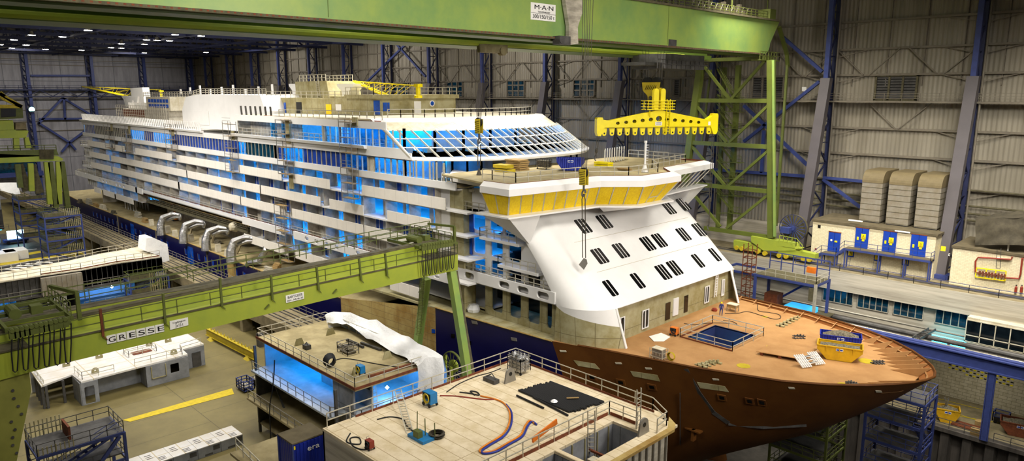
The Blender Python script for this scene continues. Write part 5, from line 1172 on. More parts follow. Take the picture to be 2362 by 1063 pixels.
for px in (1575, 1628, 1688, 1770): p = PX(px, 20, GX-1.3); b.bar((GX-1.3, p.y, zt), (GX-1.3, p.y, zt+9), .14)
b.bar((GX-1.3, 70, zt+8.6), (GX-1.3, y1, zt+8.6), .3, .5); b.box(GX-2.2, GX-.2, y1-2.5, y1-.6, zt, zt+1.8); G('festoon_mast', b, 'crane_olive')
b = MB()
for i in range(16): y = 80+i*1.5; b.box(GX-1.6, GX-1.0, y, y+.5, zt+.4, zt+1.1+.4*(i % 3)); b.tube([(GX-1.2, y, zt+1.6), (GX-1.2, y+.75, zt+.6), (GX-1.2, y+1.5, zt+1.6)], .06, 4)
G('cable_festoon', b, 'rope')
b = MB(); b.box(-67, GX, yb1-1.2, yb1+1.6, zb-.9, zb-.35); b.rail([(GX+.4, yb1-3.4, zb-.9), (GX+.4, yb1+3.0, zb-.9), (GX-4, yb1+3.0, zb-.9)], 1.2, .9, .04); b.box(GX-1, GX+.5, yb1-3.4, yb1+3, zb-1.05, zb-.9); G('end_platform', b, 'crane_olive')
b = MB().box(-63, -57.5, 86, 96, zb-2.6, zb-.6); b.box(-62, -58, 82, 86, zb-2.2, zb-1.8); b.rail([(-57.4, 84, zb-2.6), (-57.4, 97, zb-2.6)], 1.2, 1.2, .05); G('service_trolley', b, 'steel_dark', 'dark machinery trolley slung under the girder')
# sign on the girder
s = [PX(*c_, GX+.02) for c_ in ((1224, 42), (1279, 52), (1281, 11), (1227, 5))]; y0, y2, z0, z2 = s[0].y, s[2].y, (s[0].z+s[1].z)/2, (s[2].z+s[3].z)/2
sg = G('sign_plate', MB().box(GX, GX+.06, y0, y2, z0, z2), 'sign_white'); W = y2-y0; H = z2-z0
text('lettering', 'M\u00b7A\u00b7N', 'black', sg, (GX+.07, y0+W*.12, z0+H*.63), (0, 1, 0), (0, 0, 1), H*.27, W*.76, .02)
text('lettering', 'TRAGF\u00c4HIGKEIT', 'black', sg, (GX+.07, y0+W*.27, z0+H*.44), (0, 1, 0), (0, 0, 1), H*.1, W*.5)
text('lettering', '300/150/150 t', 'black', sg, (GX+.07, y0+W*.06, z0+H*.1), (0, 1, 0), (0, 0, 1), H*.24, W*.88)
MB().box(GX+.06, GX+.07, y0, y2, z0+H*.39, z0+H*.41).build('rule', MATS['black'], sg)
p = PX(1551, 99, GX); G('vent_plate', MB().box(GX, GX+.05, p.y-.9, p.y+.9, p.z-.55, p.z+.45), 'steel_dark')
for i, px in enumerate((760, 1540)): p = PX(px, 90, GX); G('weld_seam', MB().box(GX, GX+.012, p.y-.04, p.y+.04, zb+.2, zt), 'man_dark')
# hanging end frame of the near trolley
b = MB(); q = [PX(*c_, GX+.7) for c_ in ((1302, -60), (1345, -60), (1343, 30), (1333, 62), (1334, 100), (1312, 104), (1313, 60), (1304, 0))]; b.prism(q, (-.5, 0, 0)); G('trolley_frame', b, 'concrete_white', 'pale grey trolley arm in front of the girder')
p = PX(1300, 92, GX+.6); b = MB().box(GX, GX+1.0, p.y-1.1, p.y+.7, p.z-.5, p.z+.4); b.tube([p+V((-.3, -.8, 0)), p+V((.5, -.8, 0))], .4, 10); G('trolley_roller', b, 'steel_dark')
p = PX(1128, 111, -62); b = MB().box(-62.4, -61, p.y-1.5, p.y+2, p.z-.5, p.z+.4); b.tube([p+V((.6, 1.2, -.3)), p+V((1.2, 1.2, -.3))], .5, 10); G('trolley_roller', b, 'concrete_tan')
# leg tower
YL = 107.4
def L_(x, y, Y=YL): return PY(x, y, Y)
def leg(n, a, b_, w, mat='man_leg', h=None): return G(n, MB().bar(a, b_, w, h), mat)
leg('leg', L_(1779, 138), L_(1780, 548), 1.0); leg('leg', L_(1617, 150), L_(1560, 560), 1.05)
leg('leg_flange', L_(1784, 138, YL-.6), L_(1787, 545, YL-.6), .35, 'man_green'); leg('rear_post', L_(1672, 155, 110), L_(1655, 530, 110), .55, 'crane_olive'); leg('rear_post', L_(1704, 150, 110), L_(1682, 530, 110), .7, 'man_leg')
for a, c_ in (((1601, 231), (1772, 232)), ((1591, 328), (1772, 338)), ((1604, 424), (1774, 441)), ((1625, 525), (1774, 546))): leg('cross_beam', L_(*a), L_(*c_), .5, 'man_leg', .65)
for a, c_ in (((1624, 152), (1683, 228)), ((1764, 140), (1687, 228)), ((1600, 235), (1676, 328)), ((1772, 243), (1682, 328)), ((1592, 332), (1672, 427)), ((1772, 347), (1680, 428)), ((1592, 438), (1662, 522)), ((1773, 448), (1676, 526))): leg('diagonal', L_(*a), L_(*c_), .4, 'man_leg')
leg('downpipe', PX(1816, 150, -54), L_(1790, 520, 109), .35, 'crane_olive'); leg('downpipe', L_(1640, 160, 112), L_(1618, 330, 112), .3, 'crane_olive')
zz = [168, 228, 262, 300, 338, 378, 415, 455, 495]; b = MB()
for i in range(8):
    a = L_(1655, zz[i]-10, 109); c_ = L_(1692, zz[i+1]-5, 109)
    b.bar(a, c_, .5, .15); b.bar(a+V((0, 0, 1)), c_+V((0, 0, 1)), .07); b.bar(a+V((0, -.5, 1)), c_+V((0, -.5, 1)), .07)
    d_ = L_(1655, zz[i+1]-4, 109); b.bar(c_, d_, .25, .12); e = c_+V((1.2, 0, 0)); b.box(c_.x-.5, c_.x+1.6, 108.4, 109.6, c_.z-.1, c_.z); b.rail([(c_.x-.5, 108.4, c_.z), (c_.x+1.6, 108.4, c_.z)], 1.1, .6, .035)
G('stair_tower', b, 'crane_olive', 'zigzag stairs inside the crane leg')
b = MB(); p0, p1 = PX(1797, 62, GX-1), PX(1815, 125, GX-1); b.bar(p0, p1, .5); b.bar(p1, p1+V((.3, 0, -2)), .5); G('end_pipe', b, 'man_leg')
# bogies
BG = G('bogie_beam', MB().prism([L_(*c_, 106.6) for c_ in ((1732, 544), (1830, 561), (1836, 577), (1800, 578), (1760, 577), (1732, 556))], (0, 1.6, 0)), 'crane_lime', 'swelling green balance beam')
G('bogie_beam', MB().prism([L_(*c_, 106.7) for c_ in ((1692, 553), (1728, 560), (1757, 575), (1752, 582), (1692, 572))], (0, 1.3, 0)), 'crane_lime'); G('bogie_beam', MB().prism([L_(*c_, 106.7) for c_ in ((1795, 578), (1838, 577), (1880, 586), (1880, 597), (1850, 594), (1795, 586))], (0, 1.3, 0)), 'crane_lime')
for px, py in ((1698, 571), (1710, 573), (1747, 580), (1763, 584), (1796, 589), (1812, 591), (1852, 597), (1866, 599)): p = L_(px, py, 106.5); G('wheel', MB().tube([p, p+V((0, .5, 0))], .36, 12), 'yellow_dull')
b = MB(); p = L_(1800, 550, 106.8); b.rail([L_(1797, 558, 106.6), L_(1836, 566, 106.6), L_(1850, 582, 106.6)], 1.1, .7, .04); b.box(p.x-.5, p.x+3.2, 106.6, 108.4, p.z-1.2, p.z-1.1); G('bogie_railing', b, 'crane_lime')
# cable drum
D = thing('cable_drum', 'big spoked cable drum with a blue box beside the crane foot on the quay', 'cable drum', (-46, 109, 12.3)); c0 = PY(1828, 526, 108.6); r = 2.15
MB().lathe(c0+V((0, .5, 0)), [(.3, 0), (r-.1, 0), (r-.1, .5), (.3, .5)], 36, 'y').build('cable_pack', MATS['crane_dirt'], D); MB().lathe(c0, [(r-.06, 0), (r+.02, 0), (r+.02, .12), (r-.06, .12), (r-.06, 0)], 36, 'y').build('rim', MATS['steel_blue_dark'], D)
b = MB()
for i in range(20): a = i*math.pi/10; b.bar(c0+V((.3*math.cos(a), .1, .3*math.sin(a))), c0+V((r*math.cos(a), .05, r*math.sin(a))), .07)
b.build('spoke', MATS['steel_blue'], D); MB().lathe(c0, [(.01, -.1), (.35, -.1), (.35, .4)], 14, 'y').build('hub', MATS['steel_blue'], D)
p = c0+V((-.75, -.6, -.25)); MB().box(p.x-.7, p.x+.7, p.y-.5, p.y+.5, p.z-.5, p.z+.4).build('drive_box', MATS['steel_blue'], D); MB().bar(c0+V((0, 0, -1.8)), c0+V((0, 0, -3.9)), .5).build('pedestal', MATS['crane_olive'], D)
# main hook block with spreader beam
HB = PX(1504, 205, -58.2); Cn = PZ(1513, 290, 33.0)
hk = thing('hook_block', 'yellow and black striped main hook block above the yellow spreader beam', 'hook block', HB)
b = MB()
for u in (-.75, .75): b.lathe(HB+V((u, -.25, .75)), [(.1, 0), (.85, 0), (.85, .5), (.1, .5)], 18, 'y')
b.build('sheave', MATS['black'], hk)
b = MB().prism([HB+V(p) for p in ((-1.5, -.3, .9), (1.5, -.3, .9), (1.3, -.3, -.2), (.5, -.3, -.9), (.4, -.3, -1.7), (-.4, -.3, -1.7), (-.5, -.3, -.9), (-1.3, -.3, -.2))], (0, .6, 0)); b.build('cheek_plate', MATS['yellow_dull'], hk)
b = MB()
for i in range(6): x = -.9+i*.3; b.bar(HB+V((x, -.33, -.1)), HB+V((x+.3, -.33, .5)), .12, .03)
for i in range(3): x = -.35+i*.25; b.bar(HB+V((x, -.33, -1.5)), HB+V((x+.25, -.33, -1.0)), .1, .03)
b.build('hazard_stripe', MATS['black'], hk); MB().lathe(HB+V((0, -.36, -1.2)), [(.1, 0), (.28, 0), (.28, .06)], 12, 'y').build('pin', MATS['steel_dark'], hk)
b = MB()
for u in (-1.4, -1.0, -.6, .6, 1.0, 1.4): b.tube([HB+V((u, 0, .9)), (HB.x+u*1.3, HB.y, zb+.6)], .035, 4)
b.build('rope', MATS['rope'], hk)
MB().bar(HB+V((0, 0, -1.6)), HB+V((0, 0, -2.6)), .35).build('shank', MATS['steel_dark'], hk)
sp = thing('spreader_beam', 'bright yellow perforated spreader beam hanging under the main hook', 'spreader beam', Cn)
PL, PR_ = PZ(1374, 300, 33.0), PZ(1652, 296, 33.0); ax = (PR_-PL).normalized(); Lh = (PR_-PL).length/2; Cm = (PL+PR_)/2; nx = ax.cross(V((0, 0, 1))); nx = -nx if nx.dot(CF) > 0 else nx
def S(u, z, d=0): return Cm+ax*u+V((0, 0, z))+nx*d
# plate outline: 13 holes cut, lugs below
zlow, H1_, H2_ = .3, 1.0, 2.55
us = [(-Lh*.80)+Lh*1.6*i/12 for i in range(13)]
for d in (.3, -.4):
    b = MB()
    def hz(u): return H2_-(H2_-H1_)*min(1, abs(u)/(Lh*.92))
    cuts = [-Lh*.95]+[(us[i]+us[i+1])/2 for i in range(12)]+[Lh*.95]
    for i, u in enumerate(us):
        a, c_ = cuts[i], cuts[i+1]; r = (.36 if i == 6 else .27-.012*abs(i-6)); hm = (hz(u)+zlow)/2+.05; out = []; inn = []
        if abs(u) > Lh*.72 or (i in (0, 12)):
            b.prism([S(a, zlow, d), S(c_, zlow, d), S(c_, hz(c_), d), S(a, hz(a), d)], nx*.1); continue
        for k in range(16):
            t = 2*math.pi*k/16; cs, sn = math.cos(t), math.sin(t); m = max(abs(cs), abs(sn)); uu = u+(cs/m)*(c_-a)/2+((a+c_)/2-u)*abs(cs/m if cs*((a+c_)/2-u) > 0 else cs/m)*0
            uu = (a+c_)/2+(cs/m)*(c_-a)/2; f = (sn/m+1)/2; out.append(S(uu, zlow+(hz(uu)-zlow)*f, d)); inn.append(S(u+r*1.25*cs, hm+r*sn, d))
        b.grid([out, inn, [p+nx*.1 for p in inn], [p+nx*.1 for p in out], out], True)
    b.build('web_plate', MATS['yellow'], sp)
b = MB(); b.prism([S(-Lh*.95, zlow, .4), S(Lh*.95, zlow, .4), S(Lh*.95, zlow, -.4), S(-Lh*.95, zlow, -.4)], (0, 0, .08))
for s in (-1, 1): b.prism([S(0, H2_, .4), S(s*Lh*.92, H1_, .4), S(s*Lh*.92, H1_, -.4), S(0, H2_, -.4)], (0, 0, .08))
b.build('flange', MATS['yellow'], sp)
for s in (-1, 1):
    u0, u1 = s*Lh*.9, s*Lh; hh = 2.1 if s > 0 else 1.7
    MB().prism([S(s*Lh*.80, 1.25, .42), S(u0, hh-.3, .42), S(u0+s*.1, hh, .42), S(u1-s*.1, hh, .42), S(u1, hh-.2, .42), S(u1, -.3, .42), S(u1-s*.2, -.75, .42), S(u1-s*.6, -.75, .42), S(u1-s*.85, -.2, .42), S(s*Lh*.88, .3, .42)], -nx*.84).build('end_plate', MATS['yellow'], sp)
for i in range(15):
    u = -Lh*.93+.0+Lh*1.86*(i+.5)/15
    lg = MB().prism([S(u-.4, zlow, .15), S(u+.4, zlow, .15), S(u+.3, -.3, .15)]+[S(u+.3*math.cos(t), -.45+.3*math.sin(t), .15) for t in [-.2-a*.45 for a in range(7)]]+[S(u-.3, -.3, .15)], -nx*.3).build('lug', MATS['yellow'], sp)
    MB().tube([S(u, -.42, .18), S(u, -.42, .14)], .12, 8).build('eye', MATS['black'], lg)
b = MB(); q = [S(-2.1, H2_+.1, .9), S(2.1, H2_+.1, .9), S(2.1, H2_+.1, -.9), S(-2.1, H2_+.1, -.9)]; b.rail(q, 1.2, 1.0, .045, 2, True); b.prism(q, (0, 0, .1)); b.bar(S(-1.4, H2_-.8, .45), S(-1.6, H2_, .8), .12); b.build('platform', MATS['yellow'], sp)
for u in (-.45, .55): MB().prism([S(u-.35, H2_, .3)]+[S(u+.35*math.cos(t), H2_+2.6+.35*math.sin(t), .3) for t in [math.pi-a*math.pi/6 for a in range(7)]]+[S(u+.35, H2_, .3)], -nx*.6).build('hanger_plate', MATS['yellow'], sp)
MB().ladder(S(1.25, -.6, .55), S(1.25, H2_+1.5, .55), .5, ax, .05).build('ladder', MATS['yellow'], sp)
s = MB().prism([S(-.55, zlow+.25, .41), S(.45, zlow+.25, .41), S(.45, zlow+.75, .41), S(-.55, zlow+.75, .41)], nx*.03).build('sign_plate', MATS['sign_white'], sp); MB().prism([S(Lh*.83, zlow+.2, .41), S(Lh*.83+.35, zlow+.2, .41), S(Lh*.83+.35, zlow+.7, .41), S(Lh*.83, zlow+.7, .41)], nx*.03).build('sign_plate', MATS['sign_white'], sp)
b = MB()
for z in (.62, .5, .38): b.prism([S(-.42, zlow+z, .44), S(.32, zlow+z, .44), S(.32, zlow+z+.05, .44), S(-.42, zlow+z+.05, .44)], nx*.005)
b.build('lettering', MATS['steel_dark'], s)
# slings at both ends
def sling(a, b_, label, mid=.8):
    t = thing('hanging_sling', label, 'sling', b_); m = V(a).lerp(V(b_), mid); o = V((.12, .05, 0))
    MB().tube([V(a)+o, m+o], .05, 5).tube([V(a)-o, m-o], .05, 5).build('rope', MATS['rope'], t); MB().lathe(m, [(.05, .35), (.2, .2), (.2, -.2), (.05, -.35)], 8).build('clamp', MATS['rope'], t)
    MB().tube([m, V(b_)], .07, 6).build('chain', MATS['rope'], t); MB().tube([V(b_)+V((.18*math.cos(k*.5), 0, .35*math.sin(k*.5)-.2)) for k in range(11)], .07, 6).build('hook', MATS['steel_dark'], t)
e1 = S(-Lh+.4, -.5, 0); sling(e1, PX(1374, 360, e1.x), 'short sling with a hook under the spreader end above the bridge roof', .75)
e2 = S(Lh-.4, -.5, 0); sling(e2, PX(1635, 520, e2.x), 'long double sling under the spreader end nearest the green crane leg', .72)
# two auxiliary hooks
def hook(px, py, X, top, fall, label, load):
    c0 = PX(px, py, X); t = thing('hook_block', label, 'hook block', c0); w = .42
    MB().lathe(c0+V((-.1, -.15, .35)), [(.05, 0), (.55, 0), (.55, .35), (.05, .35)], 16, 'y').build('sheave', MATS['black'], t)
    MB().box(c0.x-w, c0.x+w, c0.y-.3, c0.y-.2, c0.z-1.0, c0.z+.75).box(c0.x-w, c0.x+w, c0.y+.2, c0.y+.3, c0.z-1.0, c0.z+.75).build('cheek_plate', MATS['yellow_dull'], t)
    b = MB()
    for i in range(6): b.bar(c0+V((-w, -.32, -.9+.25*i)), c0+V((w, -.32, -.7+.25*i)), .1, .03)
    b.build('hazard_stripe', MATS['black'], t); b = MB()
    for u, v2 in ((-.5, -.7), (-.3, -.35), (-.1, -.1), (.1, .15), (.3, .45), (.5, .9)): b.tube([c0+V((u*.7, 0, .5)), (c0.x+v2*.4, c0.y+v2*.7, top)], .04, 4)
    b.build('rope', MATS['rope'], t); h = PX(px, fall, X)
    MB().tube([c0+V((0, 0, -1)), c0+V((0, 0, -1.7))], .12, 8).tube([c0+V((.22*math.cos(k*.5), .22*math.sin(k*.5)*.6, -1.9+.35*math.sin(k*.5))) for k in range(13)], .1, 6).build('hook', MATS['steel_dark'], t)
    b = MB()
    for u in (-.16, .16): b.tube([c0+V((0, 0, -2.0)), c0+V((u, u*.5, -2.6)), V((h.x+u*.9, h.y+u*.5, h.z+.9))], .055, 5)
    b.build('sling', MATS['rope'], t)
    if load: MB().prism([h+V(p) for p in ((-.5, -.3, .1), (.0, 0, -.45), (.35, .2, .3), (.25, .15, .75), (-.05, 0, .9))], (.1, -.12, 0)).build('shackle_plate', MATS['steel'], t)
    else: MB().lathe(h, [(.01, .6), (.15, .3), (.5, -.7), (.01, -.75)], 10).build('chain_bundle', MATS['rope'], t)
    return t
hook(1347, 405, -50.6, 50.5, 612, 'striped hook block with double sling and shackle before the white ship front', True)
hook(1105, 288, -66, 43.5, 398, 'small striped hook block before the raked lounge glazing', False)
# ================================================================ lime gantry crane in the foreground
GG = thing('gantry_crane', 'lime green double-girder gantry crane lettered GRESSE', 'crane', (-55.5, 46, 4.5)); X1 = -55.5
def g(n, mb, mat, label=None, par=None): return mb.build(n, MATS[mat], par or GG, label)
T_ = [(-60, 826), (142, 779), (389, 726.5), (540, 691), (769, 643), (968, 601.3), (1056, 584)]; B_ = [(1056, 622), (968, 640.8), (769, 687), (540, 742.3), (389, 780), (142, 838), (-60, 893)]
q = [PX(*p, X1) for p in T_+B_]; g('front_girder', MB().prism(q, (-1.6, 0, 0)), 'crane_lime', 'lime box girder with name tiles')
b = MB()
for p in ((T_[0], T_[-1]),): b.bar(PX(*p[0], X1+.03)+V((0, 0, .02)), PX(*p[1], X1+.03)+V((0, 0, .02)), .1, .12)
g('walkway_edge', b, 'crane_dirt'); a, c_ = PX(-60, 826, X1), PX(1056, 584, X1)
g('walkway', MB().prism([a, c_, c_+V((-1.7, 0, 0)), a+V((-1.7, 0, 0))], (0, 0, .06)), 'crane_dirt', 'dusty brown walkway on the girder')
X2 = X1-1.75; T2 = [(-60, 785), (540, 650), (968, 566), (1010, 557)]; a2, c2_ = PX(*T2[0], X2), PX(*T2[-1], X2)
g('rear_girder', MB().prism([a2, c2_, V((c2_.x, c2_.y, a.z-1.6)), V((a2.x, a2.y, a.z-1.6))], (-.3, 0, 0)), 'crane_lime', 'rear girder face'); g('trolley_rail', MB().prism([a2, c2_, c2_+V((-1.2, 0, 0)), a2+V((-1.2, 0, 0))], (0, 0, .1)).bar(a2+V((-.2, 0, .14)), c2_+V((-.2, 0, .14)), .12, .14), 'crane_dirt')
g('rear_girder', MB().box(X2-5.2, X2-4.0, a2.y, c2_.y+3, a.z-1.2, a2.z-.3), 'crane_lime', 'far girder of the pair'); g('walkway', MB().box(X2-5.4, X2-4, a2.y, c2_.y+3, a2.z-.3, a2.z-.24), 'crane_dirt')
b = MB().rail([a+V((-.05, 0, .06)), c_+V((-.05, 0, .06))], 1.1, 2.6, .03); g('railing', b, 'crane_olive'); b = MB().rail([a2+V((-5.2, 0, 0)), c2_+V((-5.2, 3, 0))], 1.15, 2.6, .035); g('railing', b, 'crane_olive'); b = MB().rail([a2+V((-3.9, 0, 0)), c2_+V((-3.9, 3, 0))], 1.0, 2.6, .03); g('railing', b, 'crane_olive')
for x0, y0, x1_, y1_ in ((238, 775, 231, 712), (381, 745, 376, 676), (512, 705, 507, 640), (628, 690, 625, 634), (735, 668, 730, 615), (833, 645, 828, 596), (893, 635, 888, 584)):
    u = PX(x0, y0, X1+.15); v_ = PX(x1_, y1_, X1+.15); g('stanchion', MB().bar(u, v_, .16).bar(u, u+V((0, .25, -.3)), .06), 'rust' if x0 < 300 else 'crane_olive')
# name tiles and plates on the girder
u = PX(247, 793, X1+.01); v_ = PX(380, 763, X1+.01); Gz = lambda t: u.lerp(v_, t); Uv = (v_-u).normalized(); step = (v_-u).length/6
for i, ch in enumerate('GRESSE'):
    o = Gz(i/6); s = step*.93; t = g('name_tile', MB().prism([o+V((.0, 0, 0)), o+Uv*s, o+Uv*s+V((0, 0, s)), o+V((0, 0, s))], (.05, 0, 0)), 'sign_white'); text('lettering', ch, 'black', t, o+Uv*s*.13+V((.055, 0, s*.2)), Uv, (0, 0, 1), s*.62, s*.74, .01)
def plate(cs, lines):
    p = [PX(*c, X1+.02) for c in cs]; t = g('sign_plate', MB().prism(p, (.05, 0, 0)), 'sign_white'); w = (p[1]-p[0]); h = (p[3]-p[0]).length
    for s, f, hh, wf in lines: text('lettering', s, 'black', t, p[0]+w*((1-wf)/2)+V((.055, 0, h*f)), w, (0, 0, 1), h*hh, w.length*wf, .01)
plate(((392, 760), (434, 749), (433, 731), (391, 740)), (('2x15 t', .14, .34, .42), ('Tragf\u00e4higkeit', .6, .18, .72)))
plate(((659.5, 698), (701, 688), (700, 672), (658.5, 681)), (('INV.- NR.46130', .12, .24, .86), ('BARTGEIER', .5, .36, .82)))
for px, py in ((611, 712), (768, 676)): p = PX(px, py, X1+.05); g('clip', MB().bar(p, p+V((.1, .35, .35)), .1), 'crane_olive')
# legs
def gl(a, b_, w, mat='crane_lime', h=None, n='leg'): return g(n, MB().bar(a, b_, w, h), mat)
Yg = 46.0
gl(PY(1041, 625, Yg), PY(1082, 885, Yg), .75, 'man_green', .7); gl(PY(1049, 625, Yg+.5), PY(1092, 880, Yg+.5), .4, 'crane_dirt', .5, 'leg_flange'); gl(PY(984, 642, Yg), PY(958, 830, Yg), .75, 'man_green', .7)
b = MB().ladder(PY(966, 770, Yg-1), PY(974, 640, Yg-1), .5, (0, 1, 0), .035)
for k in range(8): p = PY(966, 770, Yg-1).lerp(PY(974, 640, Yg-1), k/8); b.tube([p+V((.35*math.cos(t*.7), .35*math.sin(t*.7), 0)) for t in range(10)], .025, 4)
g('caged_ladder', b, 'crane_olive'); g('leg_sill', MB().bar((-64, 46, 5.6), (-52, 46, 5.6), .8, .9), 'man_green')
p = [PX(*c, X1-.1) for c in ((-40, 868), (66, 842), (72, 900), (36, 1075), (-40, 1100))]; g('leg', MB().prism(p, (-1.4, 0, 0)), 'leg_olive', 'wide tapering olive leg plate at the left')
b = MB()
for i in range(9): q = PX(24+random.uniform(-20, 30), 900+i*18, X1-.05); b.tube([q, q+V((.02, 0, 0))], .1, 8)
b.each('paint_stain', MATS['steel_dark'], GG)
# trolley and festoon cables at both ends
def festoon(px0, px1, y0, y1, n, X):
    b = MB()
    for i in range(n):
        x = px0+(px1-px0)*i/(n-1); w = (px1-px0)/n*.7; f = (x-px0)/(px1-px0); yt = y0[0]+(y0[1]-y0[0])*f; yb_ = y1[0]+(y1[1]-y1[0])*f
        for o in (0, .3): pts = [PX(x, yt, X+o), PX(x-w*.1, (yt+yb_)/2, X+o), PX(x+w*.15, yb_-4, X+o), PX(x+w*.5, yb_, X+o), PX(x+w*.85, yb_-4, X+o), PX(x+w, (yt+yb_)/2, X+o), PX(x+w, yt, X+o)]; b.tube(pts, .045, 5)
    g('cable_loop', b, 'rubber', 'hanging loops of black festoon cable'); b = MB(); b.bar(PX(px0-8, y0[0]-2, X+.15), PX(px1+14, y0[1]-2, X+.15), .2, .25)
    for i in range(n*2): f = i/(n*2-1); p = PX(px0+(px1-px0)*f, y0[0]+(y0[1]-y0[0])*f-2, X+.15); b.box(p.x-.2, p.x+.2, p.y-.18, p.y+.18, p.z-.3, p.z+.3); b.tube([p+V((-.2, 0, .25)), p+V((.25, 0, .25))], .14, 8)
    g('festoon_track', b, 'crane_olive')
festoon(28, 150, (772, 745), (858, 838), 6, X1+.3); festoon(974, 1040, (572, 562), (638, 620), 6, X1+.3)
for (px, py, w) in ((15, 745, 3.5), (960, 566, 3.2)):
    p = PX(px, py, X1-2); b = MB()
    for yy in (p.y-.3, p.y+w): b.bar((X1-6.5, yy, p.z), (X1-.2, yy, p.z), .2, .3)
    for xx in (X1-6.4, X1-4.2, X1-1.9, X1-.3): b.bar((xx, p.y-.3, p.z), (xx, p.y+w, p.z), .16, .25)
    b.tube([(X1-4, p.y+.6, p.z+.45), (X1-2.2, p.y+.6, p.z+.45)], .38, 12); b.box(X1-3.4, X1-2.6, p.y+1.6, p.y+2.3, p.z+.1, p.z+.7); b.rail([(X1-6.5, p.y+w, p.z+.1), (X1-.3, p.y+w, p.z+.1)], 1.0, 1, .03); b.bar((X1-.4, p.y+w+.5, p.z-.3), (X1-.4, p.y+w+.5, p.z+1.7), .25); b.bar((X1-.4, p.y+w+.5, p.z+1.7), (X1-3.6, p.y+w-.4, p.z+1.7), .22); g('hoist_trolley', b, 'crane_olive', 'olive hoist trolley with winch drums')
q = PX(1052, 852, -57); t = thing('cable_drum', 'olive spoked cable drum standing behind the leg of the lime crane', 'cable drum', q); c0 = PX(1042, 845, -57.5); r = 1.7
MB().lathe(c0, [(r-.1, 0), (r, 0), (r, .25), (r-.1, .25), (r-.1, 0)], 28, 'y').build('rim', MATS['crane_olive'], t); MB().lathe(c0+V((0, .1, 0)), [(.1, 0), (.7, 0), (.7, .3), (.1, .3)], 18, 'y').build('hub', MATS['crane_lime'], t); b = MB()
for i in range(14): a = i*math.pi/7; b.bar(c0, c0+V((r*math.cos(a), .1, r*math.sin(a))), .06)
b.build('spoke', MATS['crane_olive'], t); MB().bar(c0, (c0.x, c0.y, 4.6), .3).bar(c0+V((-1.5, .4, .8)), (c0.x-1.5, c0.y+.4, 4.6), .2).build('stand', MATS['crane_lime'], t)
# elevated crane track along the dock
t = thing('crane_track', 'elevated concrete crane track with rails running along the navy hull', 'crane track', (-160, 48.5, 0))
MB().box(-300, 20, 47, 51.8, 3.9, 4.6).build('deck', MATS['concrete_tan'], t); MB().box(-300, 20, 46.6, 47.0, 3.0, 4.7).build('edge_beam', MATS['concrete_tan'], t); b = MB()
for y in (47.6, 48.3, 49.4, 50.1, 51.2): b.box(-300, 20, y-.06, y+.06, 4.6, 4.72)
b.build('rail', MATS['steel_dark'], t)
x = -200.0
while x < 0: MB().box(x-.5, x+.5, 46.8, 48.4, 0, 3.9).build('pier', MATS['concrete_tan'], t); x += 7.5
MB().box(-300, 20, 51.2, 51.4, 0, 3.9).build('rear_wall', MATS['concrete_dark'], t); MB().rail([(-230, 51.7, 4.6), (-60, 51.7, 4.6)], 1.1, 2.2, .035).build('railing', MATS['steel'], t)
# ================================================================ second lime crane far left
t = thing('gantry_crane', 'distant lime gantry crane with a slewing cab by the ship stern', 'crane', PZ(100, 470, 4.6)); X3 = -205
def c3(n, q, mat, d=-2.5, lab=None): MB().prism([PX(*p, X3) for p in q], (d, 0, 0)).build(n, MATS[mat], t, lab)
c3('girder', ((-60, 352), (135, 360), (146, 366), (144, 370), (-60, 378)), 'crane_lime'); c3('girder', ((-60, 350), (130, 344), (136, 358), (-60, 366)), 'crane_olive', -1); c3('portal_beam', ((-60, 301), (60, 298), (66, 302), (60, 317), (-60, 320)), 'crane_lime'); c3('slew_house', ((-60, 280), (30, 277), (33, 299), (-60, 302)), 'crane_lime', -6); c3('slew_house', ((36, 283), (60, 282), (62, 300), (36, 300)), 'concrete_tan', -2)
c3('cab', ((-5, 247), (52, 246), (54, 272), (-5, 275)), 'crane_olive', -4); c3('cab_window', ((2, 250), (36, 250), (36, 268), (2, 270)), 'window_black', .2)
for q in (((32, 318), (45, 318), (45, 345), (33, 345)), ((57, 316), (66, 316), (73, 340), (60, 342))): c3('portal_leg', q, 'crane_lime', -1.5)
b = MB()
for a_, d_ in (((50, 246), (-10, 210)), ((50, 246), (10, 228)), ((10, 228), (-10, 212)), ((-8, 245), (50, 245)), ((0, 213), (10, 222))): b.bar(PX(*a_, X3), PX(*d_, X3), .8)
b.build('boom', MATS['yellow_dull'], t)
for a_, d_, m in (((40, 378), (47, 432), 'crane_olive'), ((70, 376), (73, 440), 'crane_lime'), ((107, 373), (115, 470), 'crane_lime'), ((115, 373), (130, 478), 'crane_olive'), ((134, 372), (137, 470), 'crane_lime'), ((142, 372), (157, 478), 'crane_olive')): MB().bar(PX(*a_, X3), PX(*d_, X3), 1.1).build('leg', MATS[m], t)
for a_, d_ in (((43, 378), (62, 440)), ((72, 380), (92, 445))): MB().bar(PX(*a_, X3-1), PX(*d_, X3-1), 1.8, .6).build('stair', MATS['crane_dirt'], t)
b = MB()
for i in range(8): x = 92+i*4; b.tube([PX(x, 344, X3+.3), PX(x+.5, 366, X3+.3), PX(x+2.5, 366, X3+.3), PX(x+3, 344, X3+.3)], .15, 4)
b.build('cable_loop', MATS['crane_dirt'], t); MB().rail([PX(-40, 350, X3), PX(130, 346, X3)], 1.3, 2.5, .08).build('railing', MATS['crane_olive'], t)
# ================================================================ blocks on the hall floor
def pt(f, n, mb, mat, label=None): return mb.build(n, MATS[mat], f, label)
